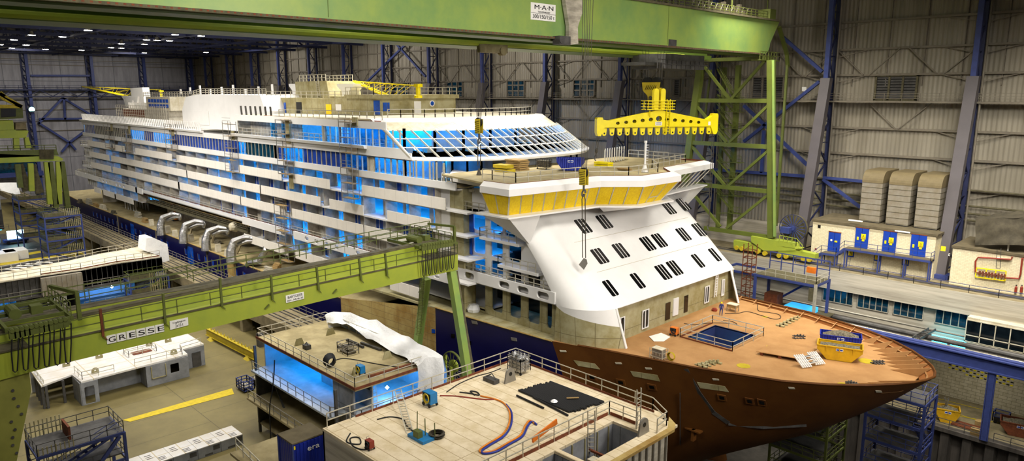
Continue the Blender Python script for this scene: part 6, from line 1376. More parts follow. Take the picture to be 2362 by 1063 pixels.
# --- white roofed block
t = thing('deck_section', 'low grey deck section with a white roof below the crane name tiles', 'ship section', (-100, 27, 0))
roof = [(-104.6, 17.0), (-98.4, 16.8), (-99.8, 20.4), (-96.4, 20.6), (-97.0, 33.6), (-99.4, 33.8), (-99.6, 36.8), (-105.6, 36.8)]
pt(t, 'roof', MB().prism([(x, y, 2.9) for x, y in roof], (0, 0, .22)), 'roof_white')
wl = MB(); wl.box(-99.9, -96.4, 20.4, 20.55, 0, 2.9); wl.box(-99.4, -99.2, 20.5, 28.2, 0, 2.9); wl.box(-99.3, -96.7, 28.1, 28.25, 0, 2.9)
wl.holed((-96.8, 0, 0), (0, 1, 0), (0, 0, 1), 28.1, 33.5, 0, 2.9, [(31.7, 1.75, .55, .62, .08)], .12); wl.box(-99.7, -96.9, 33.4, 33.55, 0, 2.9); wl.box(-99.7, -99.5, 33.5, 36.7, 0, 2.9); wl.box(-105.5, -105.3, 17, 36.7, 0, 2.9); wl.box(-105.5, -99.6, 36.6, 36.8, 0, 2.9)
wl.holed((-96.45, 0, 0), (0, 1, 0), (0, 0, 1), 20.5, 22.4, 0, 2.9, [(21.4, 1.2, .55, 1.1, .08)], .1); pt(t, 'wall', wl, 'grey_block')
pt(t, 'recess_frame', MB().box(-96.75, -96.55, 28.7, 30.6, 1.0, 1.1).box(-96.75, -96.55, 28.7, 28.8, 1, 2.7).box(-96.75, -96.55, 30.5, 30.6, 1, 2.7), 'primer_green'); pt(t, 'door_plate', MB().box(-99.45, -99.38, 35.0, 36.2, .2, 2.2), 'steel_dark')
for x, y in ((-103.6, 17.2), (-102, 17.1), (-100.3, 17), (-98.8, 16.95), (-98.6, 17.3), (-99, 19.2)): pt(t, 'post', MB().bar((x, y, 0), (x, y, 2.9), .28), 'steel_dark')
b = MB(); b.rail([(-100, 20.8, 3.1), (-97, 20.9, 3.1), (-97, 24.5, 3.1)], 1, 2, .03).rail([(-97.2, 27, 3.1), (-97.3, 33, 3.1), (-99, 33.4, 3.1), (-99.5, 36.4, 3.1)], 1, 2.4, .03); hq = [(-103.2, 27.5, 3.12), (-101.2, 27.5, 3.12), (-101.2, 31, 3.12), (-103.2, 31, 3.12)]; b.rail(hq, .9, 1.6, .03, 1, True); b.rail([(-104, 17.3, 3.1), (-99, 17.2, 3.1)], .5, 2, .03); pt(t, 'railing', b, 'galv')
pt(t, 'hatch', MB().box(-102.8, -101.5, 28.2, 30.6, 3.1, 3.18), 'rust', 'rusty hatch opening')
for px, py in ((229, 825), (153, 844), (220, 860), (344, 796), (388, 788), (401, 816)): q = PZ(px, py, 3.12); pt(t, 'lifting_lug', MB().lathe(q+V((0, 0, .35)), [(.12, 0), (.42, 0), (.42, .1), (.12, .1), (.12, 0)], 12, 'x').box(q.x-.05, q.x+.15, q.y-.42, q.y+.42, q.z, q.z+.3), 'primer_green')
# --- big block left with blue lit bays
t = thing('deck_section', 'long dark ribbed deck section with bright blue bays behind the lime crane', 'ship section', (-136, 30, 0)); XL = -133.5
def l3(q, d=-.3): return MB().prism([PX(x, y, XL) for x, y in q], (d, 0, 0))
tp = [PX(x, y, XL) for x, y in ((-60, 660), (0, 649), (95, 634), (187, 621), (270, 605), (330, 597), (369, 591))]
b = MB(); b.grid([[p, p+V((-3-i*.45, 0, .03)), p+V((-5.5-i, 0, .06))] for i, p in enumerate(tp)]); b.grid([[p-V((0, 0, .2)), p] for p in tp]); pt(t, 'roof_deck', b, 'cream', 'pale sloping roof deck'); b = MB(); b.rail([p+V((-.1, 0, 0)) for p in tp[1:]], 1.1, 1.6, .035); pt(t, 'railing', b, 'galv'); pt(t, 'railing', MB().rail([p+V((-5.3-i, 0, 0)) for i, p in enumerate(tp)][1:], 1.1, 1.6, .035), 'galv')
b = MB()
for i in range(2, 6): b.bar(tp[i]+V((-.4, 0, .1)), tp[i+1]+V((-.4, 0, .1)), .1, .15)
pt(t, 'red_edge', b, 'rust')
fl = PX(200, 708, XL).z; md = PX(200, 662, XL).z
rb = MB(); y = 16.0
while y < 43: 
    z1 = itp([(p.y, p.z) for p in tp], y)-.2
    rb.box(XL-.6, XL-.4, y, y+.08, md if y > 29 else md-.6, z1); y += .8
w = MB().box(XL-.8, XL-.6, 14, 43.5, md-.3, tp[2].z-.3); w.box(XL-.8, XL-.6, 30, 43.5, md, tp[4].z-.3); pt(t, 'ribbed_wall', w, 'steel_dark'); pt(t, 'rib', rb, 'steel_dark')
b = MB(); y0, y1_ = PX(97, 660, XL+.6).y, PX(190, 645, XL+.6).y; b.box(XL-.5, XL+.6, y0, y1_, PX(97, 682, XL).z, PX(97, 640, XL).z)
for i in range(9): y = y0+(y1_-y0)*i/8; b.box(XL+.6, XL+.75, y-.05, y+.05, PX(97, 682, XL).z, PX(97, 640, XL).z)
pt(t, 'bay_box', b, 'duct_grey', 'lighter ribbed box on the dark wall')
pt(t, 'lower_deck', MB().box(XL-11, XL+.5, 14, 43, fl-.3, fl).box(XL-11, XL+.3, 14, 43, md-.25, md), 'steel_dark'); [pt(t, 'railing', MB().rail(r_, 1.1, 1.5, .035), 'steel') for r_ in ([(XL+.3, 14, md), (XL+.3, y0, md)], [(XL+.3, y1_, md), (XL+.3, 37.5, md)], [(XL+.4, y1_, fl), (XL+.4, 43, fl)])]
pt(t, 'bay_wall', MB().box(XL-6, XL-5.8, 14, 43, 0, md), 'interior', 'pale back wall of the lit bays'); b = MB()
for y in (21, 24.2, 29.2, 38.5): b.box(XL-6, XL-.2, y, y+.3, 0, md)
b.each('bay_partition', MATS['steel_dark'], t); pt(t, 'work_light', MB().tube([(XL-2.5, 30, md-.5), (XL-2.5, 38, md-.5)], .13, 4).tube([(XL-2.5, 15, md-.5), (XL-2.5, 20.5, md-.5)], .13, 4), 'cyan_lamp')
q = PX(258, 661, XL-3); pt(t, 'work_lamp', MB().lathe(q, [(.01, -.25), (.25, 0), (.01, .25)], 8), 'blue_spot'); b = MB()
for i in range(3):
    for j in range(2): b.box(XL-.9, XL-.3, 25.2+i*1.0, 26.0+i*1.0, fl+.6+j*1.2, fl+1.4+j*1.2)
pt(t, 'duct_bundle', b, 'foil'); pt(t, 'hull_side', MB().box(XL-11.5, XL-11.2, 14, 43, 0, tp[3].z), 'steel_dark')
qs = [PX(x, y, XL-3) for x, y in ((335, 578), (338, 549), (352, 547), (386, 562), (391, 600), (372, 606), (366, 588))]
tag(MB().prism(qs, (-4, 0, 0)).build('wrapped_block', MATS['plastic_white'], None, None, False), 'white shrink-wrapped block on the end of the ribbed deck section', 'wrapped part')
b = MB()
for i, (x, y) in enumerate(((8, 620), (25, 616), (40, 612), (60, 608), (85, 604))):
    p = PZ(x, y, tp[2].z+.2); b.bar(p, p+V((3.5, 1.5, .3)), .35, .08)
pt(t, 'loose_beam', b, 'sign_white')
# --- scaffold stair tower helper
def tower(name, label, x0, x1, y0, y1, zs, post='steel_blue', deckm='steel_dark', stairs=True, railm='crane_olive', feet=None):
    t = thing(name, label, 'scaffold tower', ((x0+x1)/2, (y0+y1)/2, zs[0] if feet is None else feet), None); zb_ = zs[0] if feet is None else feet
    for x in (x0, x1):
        for y in (y0, y1): MB().bar((x, y, zb_), (x, y, zs[-1]+.1), .26).build('post', MATS[post], t)
    for z in zs[0 if feet is not None else 1:]:
        b = MB(); b.bar((x1, y0, z), (x1, y1, z), .16, .3).bar((x0, y0, z), (x0, y1, z), .16, .3).bar((x0, y0, z), (x1, y0, z), .16, .3).bar((x0, y1, z), (x1, y1, z), .16, .3); b.build('beam', MATS[post], t)
        MB().box(x0, x1-1.1 if stairs and z != zs[-1] else x1, y0, y1, z+.1, z+.18).build('deck', MATS[deckm], t)
        MB().rail([(x1, y0, z+.18), (x1, y1, z+.18), (x0, y1, z+.18), (x0, y0, z+.18)], 1.1, 1.4, .03, 1, True).build('railing', MATS[railm], t)
        if feet is not None and z > 1: MB().box(x1-.02, x1+.02, y0+.1, y0+(y1-y0)*.62, z+.2, z+.95).build('mesh_panel', MATS['crane_dirt'], t); MB().box(x0+.1, x1-1.2, y0-.02, y0+.02, z+.2, z+.9).build('mesh_panel', MATS['concrete_dark'], t)
    if stairs:
        for i, (a, c_) in enumerate(zip(zs, zs[1:])):
            b = MB(); A, Bq = ((x1-.6, y0+.4, a+.15), (x1-.6, y1-.4, c_+.15)) if i % 2 else ((x1-.6, y1-.4, a+.15), (x1-.6, y0+.4, c_+.15))
            A, Bq = V(A), V(Bq)
            for s in (-.4, .4): b.bar(A+V((s, 0, 0)), Bq+V((s, 0, 0)), .06, .22); b.bar(A+V((s, 0, 1)), Bq+V((s, 0, 1)), .05)
            n = 9
            for k in range(n): p = A.lerp(Bq, k/n); b.box(p.x-.4, p.x+.4, p.y-.14, p.y+.14, p.z, p.z+.04)
            b.build('stair', MATS[post], t)
    return t
T1 = tower('stair_tower', 'dark blue scaffold stair tower beside the elevated crane track', -181, -174.5, 34.2, 41, [1.5, 4.3, 7.0, 9.6, 12], feet=0, deckm='concrete_dark')
for i in range(10): y = 38+i*.3; 
b = MB()
for z in (4.5, 7.2, 9.8, 12.2):
    for i in range(9): b.bar((-174.4, 37.9+i*.35, z), (-174.4, 37.9+i*.35, z+1.5), .09)
b.each('guard_bar', MATS['primer_green'], T1)
T2 = tower('stair_tower', 'dark blue scaffold tower under the far lime crane legs', -213, -206, 35.5, 43.5, [3, 6, 9, 12.2], feet=0, deckm='concrete_dark')
T3 = tower('stair_tower', 'blue scaffold tower with stairs joined to the ribbed deck section', -132.6, -129.6, 36.6, 42.8, [1.4, 4.0, 6.4], feet=0, deckm='concrete_dark')
b = MB()
for i in range(8): b.bar((-129.6, 39.8+i*.38, 4.1), (-129.6, 39.8+i*.38, 7.4), .08)
b.each('guard_bar', MATS['primer_green'], T3)
# far blue-lit sections and vehicles
t = thing('deck_section', 'far deck section with open cyan-lit bays behind the scaffold towers', 'ship section', (-215, 25, 0))
pt(t, 'body', MB().box(-222, -214, 12, 33.2, 4.5, 9.5).box(-222, -221, 12, 33.2, 0, 15), 'steel_dark'); pt(t, 'roof', MB().box(-222, -214, 12, 33.4, 14.6, 15), 'cream'); pt(t, 'inner_wall', MB().box(-220.5, -220.3, 12, 33, 0, 14.6).box(-220, -214.2, 32.8, 33.2, 9.5, 14.6), 'interior'); pt(t, 'work_light', MB().tube([(-216.5, 14, 14.2), (-216.5, 32, 14.2)], .1, 4).tube([(-216.5, 14, 4.1), (-216.5, 33, 4.1)], .1, 4), 'cyan_lamp'); pt(t, 'railing', MB().rail([(-213.9, 12, 9.5), (-213.9, 33, 9.5)], 1.1, 2, .05).rail([(-213, 12, 4.6), (-213, 34, 4.6)], 1.1, 2, .05), 'steel')
b = MB().grid(cloth(V((-226, 20, 16.6)), V((-214, 37, 15.8)), V((3, 0, -2.0)), V((0, 0, 1)), 16, 6, .4, 5)); tag(b.build('tarpaulin', MATS['plastic_white'], None, None, True), 'white sheet draped over the far cyan-lit deck section', 'tarpaulin')
q = PZ(37, 560, 0); t = thing('light_cart', 'small vehicle with a bright cyan lamp on the hall floor', 'vehicle', q); x, y, z = q; MB().box(x-1.2, x+1.2, y-2.6, y+2.6, .5, 1.1).build('chassis', MATS['steel_blue'], t); MB().box(x+.6, x+.8, y-1.8, y+1.8, 1.3, 3.4).build('lamp_panel', EM('lamp_cyan2', (190, 250, 255), 7), t)
for u in (-1.8, 1.8): MB().tube([(x+1.2, y+u, .45), (x+1.4, y+u, .45)], .45, 10).build('wheel', MATS['rubber'], t)
for i, (px, py) in enumerate(((12, 600), (36, 594))): q = PZ(px, py, 0); tag(MB().box(q.x-2.5, q.x+2.5, q.y-2.2, q.y+2.2, 0, 2.0).build('white_crate', MATS['sign_white']), ('low white crate by the grey road, the one with grey road behind it', 'low white crate by the grey road, nearer the scaffold towers')[i], 'crate', 'white crates by the road')
struct('floor_road', MB().box(-235, -150, -45, 40, 0, .015), 'steel_dark')
b = MB().bar((-211, -20, .03), (-206, 38, .03), .5, .02).bar((-188, -20, .03), (-183, 33, .03), .5, .02).bar((-166, -20, .03), (-166, 30, .03), .5, .02); struct('trim_60', b, 'sign_white')
# --- tarp-covered block with the blue interior
t = thing('deck_section', 'three-deck section with a cluttered tan roof and bright cyan interior', 'ship section', (-66, 39, 0)); zt2 = 10.6
pt(t, 'roof_deck', MB().box(-76.2, -55.6, 34, 43, zt2-.22, zt2), 'primer_deck', 'dusty tan roof deck'); pt(t, 'deck', MB().box(-75, -55.2, 34.4, 44.5, 7.2, 7.4).box(-75, -58, 32.6, 34.4, 7.2, 7.4), 'interior'); pt(t, 'deck', MB().box(-75, -58, 31.9, 43.5, 4.1, 4.3), 'primer_deck'); pt(t, 'deck', MB().box(-75, -56, 33, 43.5, 1.0, 1.2), 'primer_deck')
wl = MB().box(-75.2, -75, 34.4, 43, 7, zt2-.2).box(-75, -56, 43, 43.2, 7, zt2-.2).box(-66.5, -56.8, 36.6, 36.75, 7.4, zt2-.2); pt(t, 'inner_wall', wl, 'interior'); pt(t, 'lower_wall', MB().box(-75, -56.8, 36, 36.2, 1, 7.2).box(-74.8, -74.6, 33, 42, 1, 7), 'steel_dark'); wl = MB().box(-60.5, -56.8, 34.5, 34.7, 4.3, zt2-.2); pt(t, 'side_wall', wl, 'grey_block'); pt(t, 'work_light', MB().tube([(-74, 38, 10.15), (-57, 38, 10.15)], .06, 4).tube([(-74, 35.5, 10.15), (-62, 35.5, 10.15)], .06, 4).tube([(-58, 38, 10.1), (-58, 42.5, 10.1)], .06, 4), 'cyan_lamp')
q = PX(893, 893, -57.6); pt(t, 'work_lamp', MB().lathe(q, [(.01, -.2), (.2, 0), (.01, .2)], 8), 'blue_spot')
b = MB().rail([(-76, 34.1, zt2), (-55.8, 34.1, zt2), (-55.8, 42.4, zt2)], 1.1, 1.7, .032).rail([(-76, 34.1, zt2), (-76, 42.8, zt2), (-57, 42.8, zt2)], 1.1, 1.7, .032); pt(t, 'railing', b, 'galv'); b = MB().rail([(-74.8, 32.7, 7.4), (-58.2, 32.7, 7.4)], 1.1, 1.6, .03).rail([(-58, 32.7, 7.4), (-55.3, 34.4, 7.4), (-55.3, 44.3, 7.4)], 1.1, 1.6, .03); pt(t, 'railing', MB().rail([(-74.8, 32, 4.3), (-58, 32, 4.3)], 1.1, 1.6, .03), 'steel'); pt(t, 'railing', b, 'steel')
b = MB().box(-76.2, -55.6, 33.96, 34.04, zt2-.1, zt2+.16).box(-55.66, -55.58, 34, 43, zt2-.1, zt2+.16); pt(t, 'toe_board', b, 'rust'); b = MB().bar((-74.5, 34.5, 7.3), (-66, 33, 2), .18).bar((-62, 36, 9.9), (-56, 36, 9.9), .2).bar((-57.5, 33, 0), (-57.5, 33, 10.3), .25).bar((-74.5, 33, 0), (-74.5, 33, 10.3), .25); b.each('strut', MATS['steel_dark'], t)
for x in (-73, -67, -61): pt(t, 'support', MB().box(x-.4, x+.4, 34.5, 42, 0, 1), 'steel_dark')
b = MB(); b.ladder((-56.6, 36.9, 7.4), (-58.2, 37.6, 10.0), .5, (0, 1, 0), .04); pt(t, 'ladder', b, 'galv')
for px, py in ((690, 795), (822, 862), (893, 826), (762, 771)):
    q = PZ(px, py, zt2); pt(t, 'lifting_lug', MB().prism([q+V((0, -.6, 0)), q+V((0, .6, 0)), q+V((.0, .3, .8)), q+V((0, -.3, .8))], (.12, 0, 0)).tube([q+V((.14, 0, .5)), q+V((-.02, 0, .5))], .16, 10), 'primer_green')
# white plastic sheet over the right side of the block
P_ = [(748, 727), (790, 722), (870, 742), (945, 778), (1022, 815)]; Q_ = [(756, 745), (800, 752), (860, 785), (930, 818), (964, 838)]; S_ = [(1025, 905), (1028, 902)]
A1 = [PZ(x, y, 12.2) for x, y in P_]; B1 = [PZ(x, y, 11.3) for x, y in Q_]
rows = []
for i in range(5):
    for k in range(4 if i < 4 else 1):
        f = k/4; a = A1[i].lerp(A1[min(4, i+1)], f); c_ = B1[i].lerp(B1[min(4, i+1)], f); r = random.Random(i*7+k)
        rows.append([a.lerp(c_, j/6)+V((r.uniform(-.1, .1), 0, .25*math.sin(j*1.1+i+k*.7)+r.uniform(-.12, .12))) for j in range(7)]+[])
b = MB().grid(rows); e0 = rows[-1]
b.grid([e0, [p+V((.25+.15*math.sin(i*1.7), 0, -1.3)) for i, p in enumerate(e0)], [p+V((.1+.25*math.sin(i*1.9), 0, -2.8)) for i, p in enumerate(e0)], [p+V((.3+.2*math.sin(i*1.4), 0, -4.6)) for i, p in enumerate(e0)]]); back = [r[0] for r in rows]
b.grid([back, [p+V((.1, .4, -1.6)) for p in back], [p+V((0, .5, -3.4)) for p in back]])
tag(b.build('plastic_sheet', MATS['plastic_white'], None, None, True), 'white translucent plastic sheet draped over the far side of the cluttered block', 'sheet')
b = MB(); q = PZ(760, 845, zt2)
for r in range(6): b.lathe(q+V((-.1+.08*r, 0, .75-.02*r)), [(.5-.03*r, 0), (.72-.03*r, .08), (.5-.03*r, .16)], 14, 'x')
tag(b.build('cable_coil', MATS['rubber'], None, None, True), 'upright coil of dark cable on the cluttered tan roof', 'coil')
q = PZ(803, 812, zt2); t = thing('scrap_cage', 'low metal cage with scrap pieces in the middle of the cluttered tan roof', 'cage', q); b = MB().rail([q+V((-1, -.7, 0)), q+V((1, -.7, 0)), q+V((1, .7, 0)), q+V((-1, .7, 0))], 1.1, 1, .03, 2, True); b.build('frame', MATS['steel'], t); MB().box(q.x-.8, q.x+.8, q.y-.5, q.y+.5, q.z, q.z+.3).box(q.x-.2, q.x+.7, q.y-.3, q.y+.2, q.z+.3, q.z+.6).build('scrap', MATS['debris'], t)
for (px, py), (px2, py2), lb in (((779, 800), (820, 792), 'beam lying before the scrap cage'), ((800, 783), (838, 800), 'beam lying behind the scrap cage'), ((833, 790), (878, 806), 'beam along the plastic sheet'), ((850, 868), (955, 838), 'long brown beam at the front rail of the cluttered roof')): tag(MB().bar(PZ(px, py, zt2+.14), PZ(px2, py2, zt2+.14), .25, .25).build('steel_beam', MATS['rust' if 'brown' in lb else 'steel_dark']), lb if 'steel' in lb else 'steel '+lb if not lb.startswith('long') else lb, 'beam')
q = PZ(708, 804, zt2); tag(MB().box(q.x-.4, q.x+.4, q.y-.3, q.y+.3, q.z, q.z+.5).tube([q+V((-.3, 0, .5)), q+V((0, 0, .75)), q+V((.3, 0, .5))], .06, 5).build('tool_case', MATS['steel_dark']), 'small dark tool case near the rail of the cluttered tan roof', 'case')
cable([PZ(x, y, zt2+.05) for x, y in ((768, 832), (790, 826), (820, 829), (850, 835), (890, 842), (930, 846), (955, 838))], .05, 'rubber', 'dark cable running across the cluttered tan roof to the plastic sheet')
cable([PY(x, y, 31.5) for x, y in ((633, 830), (632, 860), (628, 900), (622, 940), (624, 1000), (627, 1060))], .06, 'rubber', 'dark cable hanging down the open side of the cluttered block', n=5)
# --- foreground cream deck block
PFt = thing('deck_section', 'large cream deck section with open pits and black pipes on it', 'ship section', (-34, 36, 0)); zp = 14.0
def z14(x, y): return PZ(x, y, zp)
xa, yb_, ys, xo = -44.4, 44.1, 24.3, -26.6; px0, px1 = -30.3, -27.6
dk = MB().box(xa, px0, ys, yb_, zp-.2, zp).box(px0, xo, 40.3, 43.2, zp-.2, zp).box(px1, xo, 20, 40.3, zp-.2, zp).box(px0, px1, 33.85, 34.25, zp-.2, zp).box(px0, xo-1.6, 43.2, yb_, zp-.2, zp)
pt(PFt, 'deck', dk, 'deck_cream', 'cream painted deck with brown weld seams')
wl = MB().box(px0-.12, px0, 20, 40.3, 9, zp-.2).box(px1, px1+.12, 20, 40.3, 9, zp-.2).box(px0, px1, 40.3, 40.42, 9, zp-.2).box(px0, px1, 33.9, 34.2, 9, zp-.2); pt(PFt, 'pit_wall', wl, 'grey_block', 'grey plated wall of the pits')
b = MB()
for y in (22.5, 24.5, 26.5, 28.5, 30.5, 32.5, 35.6, 37, 38.4, 39.7): b.box(px0, px0+.1, y, y+.06, 9, zp-.2).box(px1-.1, px1, y, y+.06, 9, zp-.2)
b.each('pit_rib', MATS['primer_green'], PFt)
wl = MB().box(xa, xa+.2, ys, yb_, 0, zp-.2).box(xa, xo-1.6, yb_-.2, yb_, 0, zp-.2).box(xo-.6, xo-.4, 20, 42.6, 0, zp-.2).box(xa, xa+8, ys, ys+.2, 0, zp-.2); pt(PFt, 'outer_wall', wl, 'concrete_white'); b = MB(); y = 30.2
while y < 42.6: b.box(xo-.4, xo-.25, y, y+.1, 0, zp-.2); y += .8
pt(PFt, 'wall_rib', b, 'steel'); pt(PFt, 'pit_floor', MB().box(px0-.1, px1+.1, 20, 40.4, 8.8, 9), 'steel_dark'); pt(PFt, 'lower_deck', MB().box(-52, xa, 20.5, 26, 10.4, 10.6), 'primer_deck')
pt(PFt, 'deck_lip', MB().prism([(xo-1.2, 43.9, zp-.2), (xo-.15, 43.2, zp-.2), (xo+.25, 42.4, zp-.2), (xo+.25, 20, zp-.2), (xo-.2, 20, zp-.2), (xo-.2, 42.2, zp-.2)], (0, 0, .21)), 'primer_tan', 'rusty edge strip of the deck')
b = MB().rail([(xa+.15, ys+.3, zp), (xa+.15, yb_-.15, zp)], 1.1, 1.9, .032).rail([(xa+.15, yb_-.15, zp), (-29.2, yb_-.3, zp), (-27.1, 42.5, zp), (-26.9, 41.0, zp)], 1.1, 1.7, .032); pt(PFt, 'railing', b, 'galv')
b = MB().rail([(-31.2, 27, zp), (-31.2, 41, zp), (-28.6, 41, zp)], 1.1, 1.6, .032); pt(PFt, 'pit_railing', b, 'galv')
b = MB().bar((xa+.15, 27, zp+.08), (xa+.15, 44, zp+.08), .06, .18).bar((-44, 43.95, zp+.08), (-29, 43.7, zp+.08), .06, .18).bar((-31.2, 28, zp+.12), (-31.2, 40.8, zp+.12), .06, .26).bar((-31.1, 41, zp+.12), (-28.8, 41, zp+.12), .06, .26)
pt(PFt, 'toe_board', b, 'rust', 'rust brown toe board'); b = MB()
for y in (35.3, 37.6): b.bar((px0, y, 12.7), (px1, y, 12.7), .16)
b.bar((-29.2, 34.3, 12.3), (-29.2, 40.2, 12.3), .16, .2); b.bar((-30.2, 35.3, 9), (-30.2, 35.3, 13.2), .2); pt(PFt, 'pit_brace', b, 'rust')
b = MB().rail([(px0+.4, 34.6, 11), (px1-.3, 34.6, 11), (px1-.3, 40, 11)], 1.1, 1.3, .04).rail([(px0+.3, 28, 11.5), (px1-.3, 33, 11.5)], 1.1, 1.6, .04); pt(PFt, 'pit_scaffold', b, 'steel'); pt(PFt, 'pump_box', MB().box(-29.2, -28.5, 36, 36.7, 12.5, 13), 'cream')
for x, y in ((1175, 880), (1482, 1000)):
    q = z14(x, y); t2 = MB().prism([q+V((0, -.65, 0)), q+V((0, .65, 0))]+[q+V((0, .5*math.cos(a*math.pi/8), .75+.5*math.sin(a*math.pi/8))) for a in range(9)], (.14, 0, 0)).build('lifting_lug', MATS['steel'], PFt); MB().tube([q+V((-.02, 0, .75)), q+V((.17, 0, .75))], .17, 12).build('eye', MATS['black'], t2)
def lad(a, b_, lb, side): tag(MB().ladder(a, b_, .5, side, .035).build('ladder', MATS['galv']), lb, 'ladder')
lad(PX(1472, 1010, -28.3), PX(1474, 896, -28.3), 'upright ladder rising above the rail beside the pierced lifting lug', (0, 1, 0)); lad(PX(1364, 1050, -30.1), PX(1364, 946, -30.1), 'ladder standing in the pit of the cream deck', (.7, .7, 0)); lad(z14(946, 998), z14(918, 922)+V((0, 0, .9)), 'ladder leaning over the rail towards the cyan-lit block', (.6, .8, 0))
# black pipes
p0, p1 = z14(1197, 902), z14(1314, 952); q0, q1 = z14(1271, 883), z14(1395, 930)
for i in range(24):
    f = i/23; a, c_ = p0.lerp(q0, f), p1.lerp(q1, f); d_ = (c_-a)*random.uniform(-.03, .03); tag(MB().tube([a+d_+V((0, 0, .1)), c_+d_+V((0, 0, .1))], .088, 8).build('black_pipe', MATS['rubber']), 'long black pipe lying in the flat bundle on the cream deck', 'pipe', 'black pipes on the cream deck')
for (a, c_), lb in ((((1192, 914), (1254, 943)), 'single thin black pipe lying apart from the black bundle'), (((1230, 918), (1310, 960)), 'black pipe at the near side of the bundle with offcuts on it')): tag(MB().tube([z14(*a)+V((0, 0, .1)), z14(*c_)+V((0, 0, .1))], .08, 8).build('black_pipe', MATS['rubber']), lb, 'pipe')
tag(MB().bar(z14(1307, 925)+V((0, 0, .28)), z14(1335, 924)+V((0, 0, .28)), .14, .06).build('wood_batten', MATS['wood']), 'short wooden batten lying across the black pipes', 'batten')
q = z14(1278, 932); tag(MB().lathe(q+V((0, 0, .25)), [(.01, .2), (.2, .1), (.3, 0)], 7).build('plastic_scrap', MATS['plastic_white']), 'white scrap of plastic lying on the black pipes', 'scrap')
hz = [(1108, 914), (1140, 921), (1162, 931), (1175, 950), (1174, 978), (1158, 1004), (1125, 1025), (1107, 1038), (1112, 1045), (1140, 1040), (1172, 1022), (1200, 1005), (1212, 982), (1222, 971), (1233, 978)]
cable([z14(x, y)+V((0, 0, .07)) for x, y in hz], .07, 'hose_orange', 'orange hose curving in a loop over the cream deck', 'hose'); cable([z14(x+5, y+3)+V((0, 0, .08)) for x, y in hz[2:]], .08, 'hose_blue', 'blue hose running beside the orange one over the cream deck', 'hose')
cable([z14(x, y)+V((0, 0, .05)) for x, y in ((1015, 913), (1050, 914), (1085, 918), (1120, 922), (1145, 921))], .06, 'pipe_red', 'dark red hose along the rail from the blue wheeled welder', 'hose'); cable([z14(x, y)+V((0, 0, .05)) for x, y in ((808, 1000), (800, 1020), (830, 1025), (828, 1010), (808, 1012), (815, 1030), (840, 1038), (855, 1030))], .05, 'rubber', 'tangled dark cable loops beside the small red welding machine'); cable([z14(x, y)+V((0, 0, .05)) for x, y in ((870, 968), (900, 962), (930, 968), (940, 985), (960, 1000))], .05, 'rubber', 'dark cable running from the rail to the blue tool tray'); cable([z14(x, y)+V((0, 0, .05)) for x, y in ((1030, 905), (1060, 885), (1100, 868), (1130, 860), (1155, 850))], .04, 'rubber', 'thin cables lying along the rear rail of the cream deck'); cable([z14(x, y)+V((0, 0, .05)) for x, y in ((1060, 905), (1085, 908), (1105, 912), (1100, 905), (1085, 903), (1095, 912))], .06, 'rubber', 'small heap of black cable at the start of the orange hose')
q = z14(972, 1010); t = thing('tool_tray', 'blue tool tray with posts and a rope coil in the middle of the cream deck', 'tray', q); x, y, z = q; MB().box(x-.9, x+.9, y-.55, y+.55, z, z+.22).build('tray', MATS['cyan_machine'], t); MB().box(x-.3, x+.3, y-.5, y-.1, z+.22, z+.7).build('box', MATS['crane_olive'], t); MB().bar((x+.2, y+.2, z), (x+.2, y+.2, z+1.5), .05).bar((x-.5, y, z), (x-.4, y, z+1.9), .05).bar((x+.9, y+.5, z), (x+.9, y+.5, z+1.3), .05).build('post', MATS['crane_olive'], t); b = MB()
for r in range(6): b.lathe((x+.6, y+.9, z+.05*r), [(.35+.05*(r % 3), 0), (.5+.05*(r % 3), .05), (.35+.05*(r % 3), .1)], 14)
b.build('rope_coil', MATS['rope'], t)
q = z14(1197, 858); t = thing('foil_crate', 'wheeled mesh crate filled with crumpled silver foil at the rear corner of the cream deck', 'crate', q); x, y, z = q; b = MB().rail([(x-.8, y-.6, z+.25), (x+.8, y-.6, z+.25), (x+.8, y+.6, z+.25), (x-.8, y+.6, z+.25)], 1.3, .5, .025, 3, True); b.build('mesh', MATS['steel'], t); rows = [[V((x-.75+1.5*i/10, y-.55+1.1*j/7, z+1.1+random.uniform(0, .75))) for i in range(11)] for j in range(8)]; b = MB().grid(rows); b.box(x-.72, x+.72, y-.55, y+.55, z+.3, z+1.2); b.build('foil', MATS['foil'], t)
for u in (-.65, .65): MB().tube([(x+u, y-.5, z+.13), (x+u, y-.42, z+.13)], .13, 10).build('wheel', MATS['rubber'], t)
q = z14(1133, 880); tag(MB().box(q.x-.7, q.x+.7, q.y-.3, q.y+.3, q.z, q.z+.35).tube([q+V((-.6, 0, .35)), q+V((0, .1, .7)), q+V((.6, 0, .35))], .05, 5).build('cable_box', MATS['steel_dark']), 'low dark distribution box by the rear rail of the cream deck', 'box')
b = MB().bar(z14(1228, 1030)+V((0, 0, .5)), z14(1284, 998)+V((0, 0, .9)), .1, .4); tag(b.build('orange_board', MATS['orange']), 'orange board leaning on the pit rail of the cream deck', 'board')
